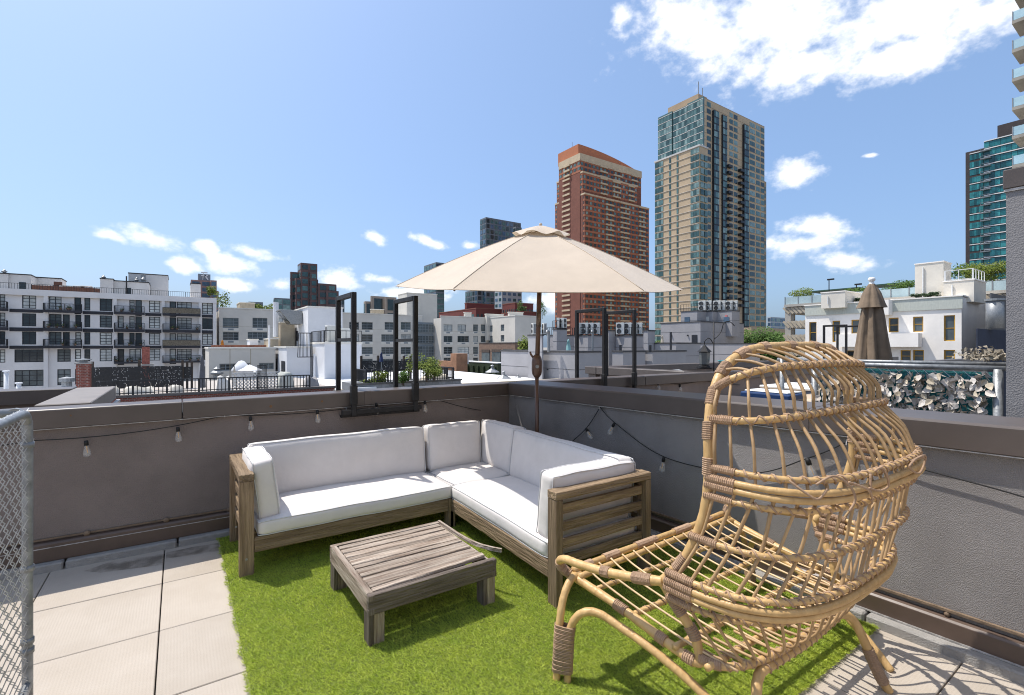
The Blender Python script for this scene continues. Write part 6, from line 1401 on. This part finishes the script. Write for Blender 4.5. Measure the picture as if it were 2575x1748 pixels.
for (xl, xc, xr, yt, d) in ((412, 628, 775, 405, 58), (1257, 1515, 1585, 137, 53), (1515, 1790, 1897, 300, 50.5)):
    k = corner(*[a5(v, 0)[0] for v in (xl, xc, xr)], a5(0, yt)[1], d); v = part('roof_volume', MB().box(k[0], k[1], k[2], k[3], km[4] - .5, k[4]), pm('cream_roof_render', (.72, .67, .58), .9, .06, .6), MH); part('volume_cap', MB().box(k[0] - .06, k[1] + .06, k[2] - .06, k[3] + .06, k[4] + .003, k[4] + .12), M_WHB, v)
    pz = k[4]
    if xl == 1515: railing(v, [(k[0] + .1, k[3] - .1, pz + .1), (k[0] + .1, k[2] + .1, pz + .1), (k[1] - .1, k[2] + .1, pz + .1)], 1.1, .9, M_WPL, .03, 'white_railing', .03)
    part('drain_pipe', MB().tube([(k[0] - .1, k[2] + (k[3] - k[2]) * .7, km[4]), (k[0] - .1, k[2] + (k[3] - k[2]) * .7, k[4] - .4)], .07, 6), M_WPL, v)
for hk_, x in enumerate((755, 1270, 1370, 1440)):
    p = gx(*a5(x, 470), XM + 1.5); t = thing('planter_hedge', ORD[hk_] + ' dark green hedge planter from the left on the white house roof', 'planter', (p.x, p.y, km[4]), 'hedge planters on the white house'); part('box', MB().box(p.x - .3, p.x + .3, p.y - .55, p.y + .55, km[4] - .1, km[4] + .25), F_DARK, t); foliage(t, (p.x, p.y, km[4] + .5), (.35, .6, .3), 500, pm('dark_hedge_leaf', (.03, .06, .02), .8, .3, 4), random.Random(x), .08, 'hedge')
db = thing('dark_annex', 'dark blue grey annex wall beside the white house', 'building', (60, 8, GROUND)); kd_ = corner(a5(1810, 0)[0], a5(1822, 0)[0], a5(2240, 0)[0], a5(0, 740)[1], 42); part('wall', MB().box(kd_[0], kd_[1], kd_[2], kd_[3], GROUND, kd_[4]), pm('blue_black_render', (.035, .042, .065), .8, .1, 1), db)
part('upper_wall', MB().box(kd_[0] + 5, kd_[1], kd_[2] + .2, kd_[3], kd_[4], kd_[4] + 3.4), pm('dark_grey_render', (.12, .12, .125), .9, .1, 1), db); p = gd(*a5(1980, 600), 44); part('steel_vent', MB().tube([(p.x, p.y, p.z - 1.4), (p.x, p.y, p.z + 1.1)], .62, 14), M_GALV, db, smooth=True); part('vent_cap', MB().tube([(p.x, p.y, p.z + 1.1), (p.x, p.y, p.z + 1.3)], .72, 14), M_GALV, db)
# ---------------------------------------------------------------- white roof buildings in the middle left
M_WB = pm('white_painted_render', (.68, .685, .70), .85, .05, .5, .15, 5)
WBd = thing('white_bulkhead_house', 'white painted roof house with stair block behind the left ladder frame', 'building', (11, 47, GROUND))
bl = []
for (xl, xc, xr, yt, d, nm) in ((1000, 1140, 1500, 550, 52, 'stair_block'), (1178, 1312, 1698, 930, 45, 'lower_block'), (790, 918, 1180, 975, 46.5, 'side_block')):
    k = corner(*[a2(v, 0)[0] for v in (xl, xc, xr)], a2(0, yt)[1], d); bl.append(k); v = part(nm, MB().box(k[0], k[1], k[2], k[3], GROUND, k[4]), M_WB, WBd); part('parapet_cap', MB().box(k[0] - .08, k[1] + .08, k[2] - .08, k[3] + .08, k[4] + .003, k[4] + .14), M_BEL, v)
for r, kk in (((1018, 800, 1038, 900), bl[0]), ((800, 1090, 818, 1200), bl[2]), ((866, 1110, 902, 1230), bl[2])): onblock(WBd, 'slit_window', a2, kk, r, F_DARK)
onblock(WBd, 'louvre', a2, bl[1], (1150, 1130, 1178, 1245), F_DARK) if False else None
k = bl[1]; railing(WBd, [(k[0], k[3], k[4] + .14), (k[0], k[2], k[4] + .14), (k[1], k[2], k[4] + .14)], 1.07, .45, rad=.022, top=.03, name='roof_railing')
for (x, s) in ((1385, 1.3), (1520, 1.1)): p = gd(*a2(x, 900), 48); put_ac((p.x, p.y, k[4] + .001), 'condenser behind the white roof house railing', -1.2, s)
cg = thing('ladder_cage', 'black safety cage ladder on the white roof house', 'ladder', (9, 44, -2))
px_, py_ = gd(*a2(1110, 1000), 44.3).x, gd(*a2(1110, 1000), 44.3).y; zt_c, zb_c = gd(*a2(1110, 820), 44.3).z, gd(*a2(1110, 1070), 44.3).z
for j, (z, r) in enumerate(((zt_c, .55), ((zt_c + zb_c) / 2, .58), (zb_c, .66))): part('hoop', MB().tube([(px_ + r * math.cos(a), py_ + r * math.sin(a), z) for a in np.linspace(0, 2 * math.pi, 17)], .03, 5, caps=False), M_RAIL, cg)
for a in np.linspace(0, 2 * math.pi, 12, endpoint=False): part('cage_bar', MB().tube([(px_ + .55 * math.cos(a), py_ + .55 * math.sin(a), zt_c), (px_ + .66 * math.cos(a), py_ + .66 * math.sin(a), zb_c)], .02, 4), M_RAIL, cg)
for s in (-.25, .25): part('stile', MB().tube([(px_ + .5, py_ + s, zb_c - 3.2), (px_ + .5, py_ + s, zt_c)], .03, 5), M_RAIL, cg)
p = gd(*a2(1205, 1040), 44.6); part('drain_pipe', MB().tube([(p.x, p.y, -6), (p.x, p.y, p.z)], .1, 8), M_WB, WBd)
p = gd(*a2(945, 660), 54); slk = thing('tilted_skylight', 'tilted dark skylight box left of the white stair block', 'skylight', (p.x, p.y, p.z)); part('frame', MB().loft([(p.x - 1.1, p.y - .6, p.z + .8), (p.x + 1.2, p.y - .6, p.z + .8), (p.x + 1.2, p.y - .6, p.z - .7), (p.x + .1, p.y - .6, p.z - .7)], [(p.x - 1.1, p.y + 2, p.z + .8), (p.x + 1.2, p.y + 2, p.z + .8), (p.x + 1.2, p.y + 2, p.z - .7), (p.x + .1, p.y + 2, p.z - .7)]), M_GALV, slk); part('glass', MB().quad((p.x - 1.0, p.y - .3, p.z + .72), (p.x + .06, p.y - .3, p.z - .66), (p.x + .06, p.y + 1.8, p.z - .66), (p.x - 1.0, p.y + 1.8, p.z + .72)).xf(lambda v: v + Vector((-.04, 0, -.02))), G_DARK, slk)
ts = thing('tan_roof_house', 'tan brick roof house with orange awning wall left of the white stair block', 'building', (5, 60, GROUND))
for (xl, xc, xr, yt, d, m_) in ((780, 855, 1000, 712, 56, M_TANB), (680, 735, 830, 885, 54, M_TANB), (502, 530, 620, 892, 55, M_WB)):
    k = corner(*[a2(v, 0)[0] for v in (xl, xc, xr)], a2(0, yt)[1], d); v = part('volume', MB().box(k[0], k[1], k[2], k[3], GROUND, k[4]), m_, ts); part('cap', MB().box(k[0] - .06, k[1] + .06, k[2] - .06, k[3] + .06, k[4] + .003, k[4] + .12), M_BEL, v)
p = gd(*a2(735, 920), 53); part('white_pipe', MB().tube([(p.x, p.y, p.z - 1), (p.x, p.y, p.z + 1.9)], .1, 8), M_WB, ts); p = gd(*a2(803, 680), 56); part('white_pipe', MB().tube([(p.x, p.y, p.z - 2), (p.x, p.y, p.z + 2)], .3, 8), M_WB, ts)
rfence = thing('red_wood_fence', 'red brown board fence on the beige roof at the left', 'fence', (0, 60, 0)); q0, q1 = gy(*a2(130, 945), 60.5), gy(*a2(705, 945), 60.5); nbd = 46
meb = unit_mesh('board', MB().box(-.075, .075, -.02, .02, 0, 1.6), pm('red_stained_board', (.22, .085, .05), .8, .1, 3, rand=.25))
for i in range(nbd): inst('board', meb, rfence, (q0.x + (q1.x - q0.x) * (i + .5) / nbd, 60.5, q0.z - 1.6), scl=((q1.x - q0.x) / nbd / .155, 1, 1))
parasol('closed orange parasol in front of the red board fence', a2, 245, 890, 985, 59.5, (.62, .22, .03), w=.22)
bs_ = thing('beige_low_house', 'low beige house with wide windows below the red board fence', 'building', (3, 57, GROUND))
k = corner(a2(68, 0)[0], a2(106, 0)[0], a2(800, 0)[0], a2(0, 985)[1], 47); hs = []
for (x0, y0, x1, y1, n) in ((215, 1135, 540, 1215, 5), (628, 1130, 782, 1200, 3)): p, q = gy(*a2(x0, y1), k[2]), gy(*a2(x1, y0), k[2]); hs.append((p.x, q.x, p.z, q.z, n))
mb = face(MB(), 'Y', k[2], k[0], k[1], GROUND, k[4], [h[:4] for h in hs], .3); mb.box(k[0], k[1], k[2] + .45, k[3], GROUND, k[4] - .02); mb.quad((k[0], k[2] + .45, GROUND), (k[0], k[2], GROUND), (k[0], k[2], k[4]), (k[0], k[2] + .45, k[4])); part('wall', mb, M_BEI, bs_); part('roof_cap', MB().box(k[0] - .08, k[1] + .08, k[2] - .08, k[3] + .08, k[4] + .003, k[4] + .15), M_BEL, bs_)
for h in hs: window(bs_, 'Y', k[2], h[:4], h[4], 2, F_GREY, G_GREY, .09, .15)
for xx in (325, 540): p = gy(*a2(xx, 1000), k[2]); part('panel_joint', MB().box(p.x - .03, p.x + .03, k[2] - .012, k[2] - .003, -6, k[4]), M_TANB, bs_)
for xx in (187, 586): p = gy(*a2(xx, 1145), k[2] - 1); mush(bs_, p.x, p.y, p.z - 1.6, 1.1, 'flue')
# ---------------------------------------------------------------- brick terrace in front of them
YB = 34.0; zbt = gy(500, 986, YB).z
BT = thing('brick_terrace', 'red brick roof parapet with stone cap beyond the back wall', 'building', (-5, YB, GROUND)); xb0, xb1 = gy(236, 990, YB).x, gy(842, 970, YB).x
M_MORT = pm('mortar', (.42, .38, .34), .95, .1, 6); part('mortar_core', MB().box(xb0, xb1, YB, YB + 13, -5.2, zbt - .14), M_MORT, BT)
M_BRK = pm('red_brick', (.235, .075, .055), .9, .12, 8, .3, 30, rand=.28)
bw, bh = (xb1 - xb0) / 62, .095; meb = unit_mesh('brick', MB().box(-bw / 2 + .012, bw / 2 - .012, -.02, .02, -bh / 2 + .011, bh / 2 - .011), M_BRK)
n_ = 0
for j in range(6):
    for i in range(62):
        x = xb0 + bw * (i + .5 + (.5 if j % 2 else 0)); z = zbt - .14 - bh * (j + .5)
        if x > xb1 - .05 or n_ >= 300: continue
        pj = Vector((x, YB, z)) - CAMP; py_s = HORIZ - FPX * pj.z / pj.dot(FW); px_s = CXP + FPX * pj.dot(RT) / pj.dot(FW)
        if py_s > 1046 - .0747 * (px_s - 85) - 6 and px_s > 250: continue
        inst('brick', meb, BT, (x, YB - .012, z)); n_ += 1
part('stone_cap', MB().box(xb0 - .06, xb1 + .06, YB - .12, YB + .3, zbt - .135, zbt), pm('dark_stone_cap', (.11, .10, .095), .8, .2, 3), BT); part('deck', MB().box(xb0, xb1, YB + .3, YB + 13, zbt - .9, zbt - .45), M_WROOF, BT)
rl = thing('terrace_railing', 'black metal railing along the brick roof parapet', 'railing', (-5, YB, zbt))
railing(rl, [(xb0 + .1, YB + .1, zbt), (xb1 - 1.6, YB + .1, zbt)], .78, .19, rad=.022, top=.032, name='baluster_run')
p2_ = gy(*a2(610, 1160), YB + .15), gy(*a2(705, 1400), YB + .15)
mb = MB()
for q in np.linspace(p2_[0].x, p2_[1].x, 9): mb.bar((q, YB + .15, zbt), (q, YB + .15, p2_[0].z), .03, .03)
mb.bar((p2_[0].x, YB + .15, p2_[0].z), (p2_[1].x, YB + .15, p2_[0].z), .04, .04); part('tall_gate_bars', mb, M_RAIL, rl, kind='stuff')
# chimney at its left end
chm = thing('brick_chimney', 'square red brick chimney with round metal cowl at the left', 'chimney', (-17, 30, -3)); p = gd(*a1(872, 1250), 27.5); chx, chy = p.x, p.y; zt_ = gd(*a1(872, 1140), 27.5).z; hw = .30
part('core', MB().box(chx - hw + .02, chx + hw - .02, chy - hw + .02, chy + hw - .02, -5, zt_ - .02), M_MORT, chm); nbr = unit_mesh('brick', MB().box(-.088, .088, -.02, .02, -.034, .034), M_BRK)
for j in range(15):
    for i in range(3 if j % 2 == 0 else 4):
        off = (-.2 + .2 * i) if j % 2 == 0 else (-.25 + .1667 * i); sx_ = 1.0 if j % 2 == 0 else (.5 if i in (0, 3) else .9)
        inst('brick', nbr, chm, (chx + off, chy - hw + .015, zt_ - .06 - .088 * j), scl=(sx_, 1, 1)); inst('brick', nbr, chm, (chx + hw - .015, chy + off, zt_ - .06 - .088 * j), (0, 0, R(90)), (sx_, 1, 1))
part('chimney_cap', MB().box(chx - hw - .05, chx + hw + .05, chy - hw - .05, chy + hw + .05, zt_ - .015, zt_ + .07), M_CURB, chm); part('cowl', MB().lathe([(.18, .07), (.18, .2), (.36, .21), (.36, .25), (0, .29)], (chx, chy, zt_), 14), M_GALV, chm)
rpipe = thing('red_chimney_pipe', 'thin red brick chimney pipe standing before the white block balconies', 'chimney', (-8, 48, -5)); p, q = gd(*a1(1522, 965), 48), gd(*a1(1522, 1150), 48); part('shaft', MB().box(p.x - .3, p.x + .3, p.y - .3, p.y + .3, -6, p.z), pm('thin_red_brick', (.35, .12, .09), .9, .3, 6), rpipe); part('collar', MB().box(p.x - .62, p.x + .62, p.y - .6, p.y + .6, q.z - .1, q.z + .05), M_CURB, rpipe)
# laser-cut screens: black sheet pierced by hundreds of odd holes
def pierced(label, cv, x0, x1, y0, y1, Y, nu, nv, dens, seed):
    r_ = random.Random(seed); p, q = gy(*cv(x0, y0), Y), gy(*cv(x1, y1), Y); t = thing('pierced_screen', label, 'screen', ((p.x + q.x) / 2, Y, q.z)); mb = MB(); X0, X1, Z0, Z1 = p.x, q.x, q.z, p.z; hol = []
    du, dv = (X1 - X0) / nu, (Z1 - Z0) / nv
    for i in range(nu):
        for j in range(nv):
            a, b, c, d = X0 + du * i, X0 + du * (i + 1), Z0 + dv * j, Z0 + dv * (j + 1)
            if r_.random() < dens: 
                m1, m2 = r_.uniform(.15, .45), r_.uniform(.15, .45); P_ = [(a, c), (b, c), (b, d), (a, d)]; I_ = [(a + du * m1, c + dv * r_.uniform(.1, .4)), (b - du * r_.uniform(.1, .4), c + dv * m2), (b - du * m1, d - dv * r_.uniform(.1, .4)), (a + du * r_.uniform(.1, .4), d - dv * m2)]
                for k_ in range(4): A_, B_, C_, D_ = P_[k_], P_[(k_ + 1) % 4], I_[(k_ + 1) % 4], I_[k_]; mb.quad((A_[0], Y, A_[1]), (B_[0], Y, B_[1]), (C_[0], Y, C_[1]), (D_[0], Y, D_[1]))
            else: mb.quad((a, Y, c), (b, Y, c), (b, Y, d), (a, Y, d))
    s_ = part('pierced_sheet', mb, M_RAIL, t); md = s_.modifiers.new('solid', 'SOLIDIFY'); md.thickness = .03
    for xx in (X0, (X0 + X1) / 2, X1): part('post', MB().box(xx - .07, xx + .07, Y + .04, Y + .18, zbt - .5, Z1 + .35), pm('screen_post', (.06, .045, .035), .8, .2, 3), t)
    return t
pierced('black pierced screen above the brick parapet left of the grey parasol', a1, 962, 1905, 1178, 1375, YB + 5, 74, 15, .32, 1); pierced('short black pierced screen next to the grey parasol', a1, 1905, 2002, 1175, 1300, YB + 5.2, 8, 9, .2, 2)
parasol('closed slate parasol at the end of the black pierced screen', a1, 2110, 1045, 1390, YB - 3, (.11, .115, .13), w=.19)
lat = thing('white_lattice', 'white diamond lattice panel on the brick roof terrace', 'lattice', (0, 37, -1)); p, q = gy(*a2(345, 1245), YB + 1.5), gy(*a2(825, 1410), YB + 1.5); x = p.x; H_ = p.z - q.z
mb = MB()
x = p.x - H_
while x < q.x:
    for s in (1, -1):
        a_, b_ = (x, x + H_) if s == 1 else (x + H_, x); lo, hi = max(p.x, min(a_, b_)), min(q.x, max(a_, b_))
        if hi - lo < .05: continue
        zf_ = lambda X: q.z + H_ * ((X - a_) / (b_ - a_)); mb.bar((lo, YB + 1.5 + .015 * s, zf_(lo)), (hi, YB + 1.5 + .015 * s, zf_(hi)), .012, .055)
    x += .21
part('laths', mb, M_WPL, lat, kind='stuff'); part('top_frame', MB().box(p.x, q.x, YB + 1.46, YB + 1.54, p.z, p.z + .06), M_WPL, lat)
def cover(label, cv, x0, x1, y0, y1, Y, col=(.50, .47, .41), nm='covered_furniture', cat='furniture', dep=.9):
    p, q = gy(*cv(x0, y0), Y), gy(*cv(x1, y1), Y); n = 8; vs = []; mb = MB()
    for j in range(n + 1):
        for i in range(n + 1):
            u, v = i / n * 2 - 1, j / n * 2 - 1; e = max(abs(u), abs(v)); h = (1 - max(0, (e - .7) / .3) ** 1.5) * (.85 + .15 * math.sin(3 * u + 2 * v + x0)); vs.append(((p.x + q.x) / 2 + (q.x - p.x) / 2 * u, Y + dep / 2 + dep / 2 * v, q.z + (p.z - q.z) * max(0, h)))
    mb.add(vs, [(j * (n + 1) + i, j * (n + 1) + i + 1, (j + 1) * (n + 1) + i + 1, (j + 1) * (n + 1) + i) for j in range(n) for i in range(n)]); o = part(nm, mb, pm('cover_%d' % int(col[0] * 100), col, .9, .1, 2), smooth=True, label=label, cat=cat, base=((p.x + q.x) / 2, Y, q.z)); return o
cover('pale sofa cover on the brick terrace, leftmost', a1, 1120, 1245, 1385, 1465, YB + 2); cover('long pale table cover on the brick terrace below the pierced screen', a1, 1260, 1620, 1385, 1455, YB + 2.4, (.58, .55, .48)); cover('pale chair cover on the brick terrace below the screen end', a1, 1755, 1925, 1370, 1440, YB + 2)
cover('white sheeted heap left of the lattice', a2, 180, 345, 1265, 1420, YB + 2, (.62, .60, .56)); cover('grey green grill cover behind the lattice', a2, 825, 1000, 1228, 1390, YB + 2.2, (.42, .43, .39)); cover('square grey bin behind the railing end', a2, 1110, 1265, 1275, 1380, YB + 2, (.25, .24, .24), 'storage_bin', 'bin')
for i, (x, lab) in enumerate(((445, 'white dome vent behind the lattice, left one'), (530, 'white cone vent behind the lattice, right one'))): p = gd(*a2(x, 1215), 42); t = thing('roof_ventilator', lab, 'vent', (p.x, p.y, -2)); part('stack', MB().tube([(p.x, p.y, -3), (p.x, p.y, p.z)], .3, 12), M_WB, t); part('hood', MB().lathe([(.75, 0), (.78, .1), (.5, .5 - .1 * i), (.2, .85 - .2 * i), (0, .9 - .15 * i)] if i == 0 else [(1.0, 0), (1.0, .06), (.12, .5), (0, .55)], p, 14), M_WB, t, smooth=(i == 0))
parasol('slim beige parasol leaning by the lattice', a2, 370, 1165, 1400, YB + .8, (.48, .44, .38), w=.14)
for (px, py, h, lab) in ((16, 990, 1.5, 'white vent pipe at the far left behind the parapet'), (47, 985, .9, 'short white vent pipe at the far left behind the parapet')): p = gd(px, py, 26); t = thing('vent_pipe', lab, 'pipe', (p.x, p.y, -3)); zt_ = gd(px, py - (55 if h > 1 else 20), 26).z; part('pipe', MB().tube([(p.x, p.y, -4), (p.x, p.y, zt_)], .10, 10), M_WB, t, smooth=True); part('cap', MB().tube([(p.x, p.y, zt_), (p.x, p.y, zt_ + .07)], .15, 10), M_WB, t)
p = gd(168, 965, 24); t = thing('roof_ventilator', 'small galvanised gooseneck vent behind the left coping', 'vent', (p.x, p.y, -2)); part('stack', MB().lathe([(.42, -1.5), (.26, -.2), (.2, 0), (.2, .2)], (p.x, p.y, p.z - .1), 12), M_GALV, t); part('head', MB().lathe([(.3, 0), (.3, .18), (0, .25)], (p.x, p.y, p.z + .1), 12), M_GALV, t)
part('left_roof', MB().box(-40, xb0 - .1, 8, 40, -3.2, -3.0), M_WROOF, kind='structure')
# ---------------------------------------------------------------- planted terrace in the middle
YP = 30.0
q0, q1 = gy(*a2(1652, 1345), YP), gy(*a3(660, 1310), YP); zpt = gd(*a2(1700, 1350), 30).z; zpt = q0.z
PT = thing('grey_brick_terrace', 'grey block parapet of the planted terrace under the umbrella', 'building', (14, YP, GROUND)); part('wall', MB().box(q0.x, q1.x, YP, YP + 3.4, -6, zpt - .1), pm('grey_block', (.24, .245, .25), .9, .12, 2), PT); part('cap', MB().box(q0.x - .05, q1.x + .05, YP - .1, YP + .3, zpt - .099, zpt), pm('dark_stone_cap2', (.12, .115, .11), .8, .2, 3), PT); part('white_base', MB().box(q0.x - .05, q0.x + 1.1, YP - .35, YP - .11, -6, zpt - .25), M_WB, PT)
mb_ = unit_mesh('block', MB().box(-.24, .24, -.012, .012, -.085, .085), pm('grey_block_face', (.27, .275, .285), .9, .1, 5, rand=.15))
for j in range(3):
    for i in range(int((q1.x - q0.x) / .5)): inst('block', mb_, PT, (q0.x + .3 + .5 * i + (.25 if j % 2 else 0), YP - .006, zpt - .21 - .185 * j))
rl2 = thing('terrace_railing', 'black metal railing around the planted terrace', 'railing', (14, YP, zpt)); xe = gy(*a3(590, 1300), YP).x; railing(rl2, [(q0.x + .6, YP + 3, zpt), (q0.x + .6, YP + .1, zpt), (xe, YP + .1, zpt), (xe, YP + 3, zpt)], .78, .17, rad=.020, top=.030, name='baluster_run')
pierced('black pierced screen behind the planted terrace left of the second ladder frame', a2, 1700, 2045, 1110, 1225, YP + 3.2, 30, 10, .4, 5); pierced('black pierced screen behind the planted terrace right of the second ladder frame', a3, 0, 140, 1110, 1215, YP + 3.3, 12, 9, .4, 6)
shrub('bright green shrub in the planted terrace left of the second ladder frame', a2, 1905, 1285, 31, (.75, .5, .45), 900, M_LEAFY, size=.07); shrub('dark green clipped shrub behind the second ladder frame', a2, 2135, 1275, 31, (.55, .45, .45), 700, M_LEAF, size=.06); shrub('low green planting at the left corner of the terrace', a2, 1790, 1325, 30.6, (.8, .3, .15), 500, M_LEAFY, size=.06)
shrub('spreading yellow green maple on the planted terrace', a3, 300, 1165, 31.5, (1.25, .8, .8), 1500, M_LEAFY, size=.08); shrub('yellow green bush by the terrace railing corner', a3, 380, 1215, 31, (.7, .5, .5), 900, M_LEAFY, size=.07); shrub('small clipped evergreen left of the maple', a3, 50, 1275, 31, (.5, .4, .4), 600, M_LEAF, size=.05)
cover('long beige cushioned bench on the planted terrace', a3, 270, 560, 1255, 1310, YP + .8, (.52, .46, .36), 'covered_bench', 'bench'); parasol('closed blue parasol over the pierced screen', a2, 1905, 1020, 1120, YP + 3, (.03, .045, .11), w=.13); parasol('closed dusky parasol at the second ladder post', a2, 2270, 1045, 1290, YP + 1.5, (.26, .20, .19), w=.12)
shrub('small tree top on the beige roof beside the white block', a1, 2215, 385, 112, (1.1, 1, 1.4), 500, M_LEAFY, size=.22); shrub('sparse bamboo on the beige roof', a2, 250, 490, 120, (2.2, 1.5, 3.0), 260, M_LEAFY, size=.30); shrub('low planting on the beige roof left of the tan shed', a2, 620, 550, 122, (4, 2, 1.2), 400, M_LEAFY, size=.25); shrub('low planting on the beige roof right of the tan shed', a2, 690, 555, 122, (3, 2, 1.2), 300, M_LEAFY, size=.25); shrub('green vine on the dark brick house', a3, 1325, 975, 78, (1.6, 1.2, 2.8), 900, M_LEAFY, size=.22)
shrub('small roof tree left of the umbrella pole', a3, 1293, 555, 180, (2.3, 2, 2.6), 500, M_LEAF, size=.3); shrub('small roof tree right of the umbrella pole', a3, 1510, 565, 180, (2, 2, 3), 400, M_LEAF, size=.3)
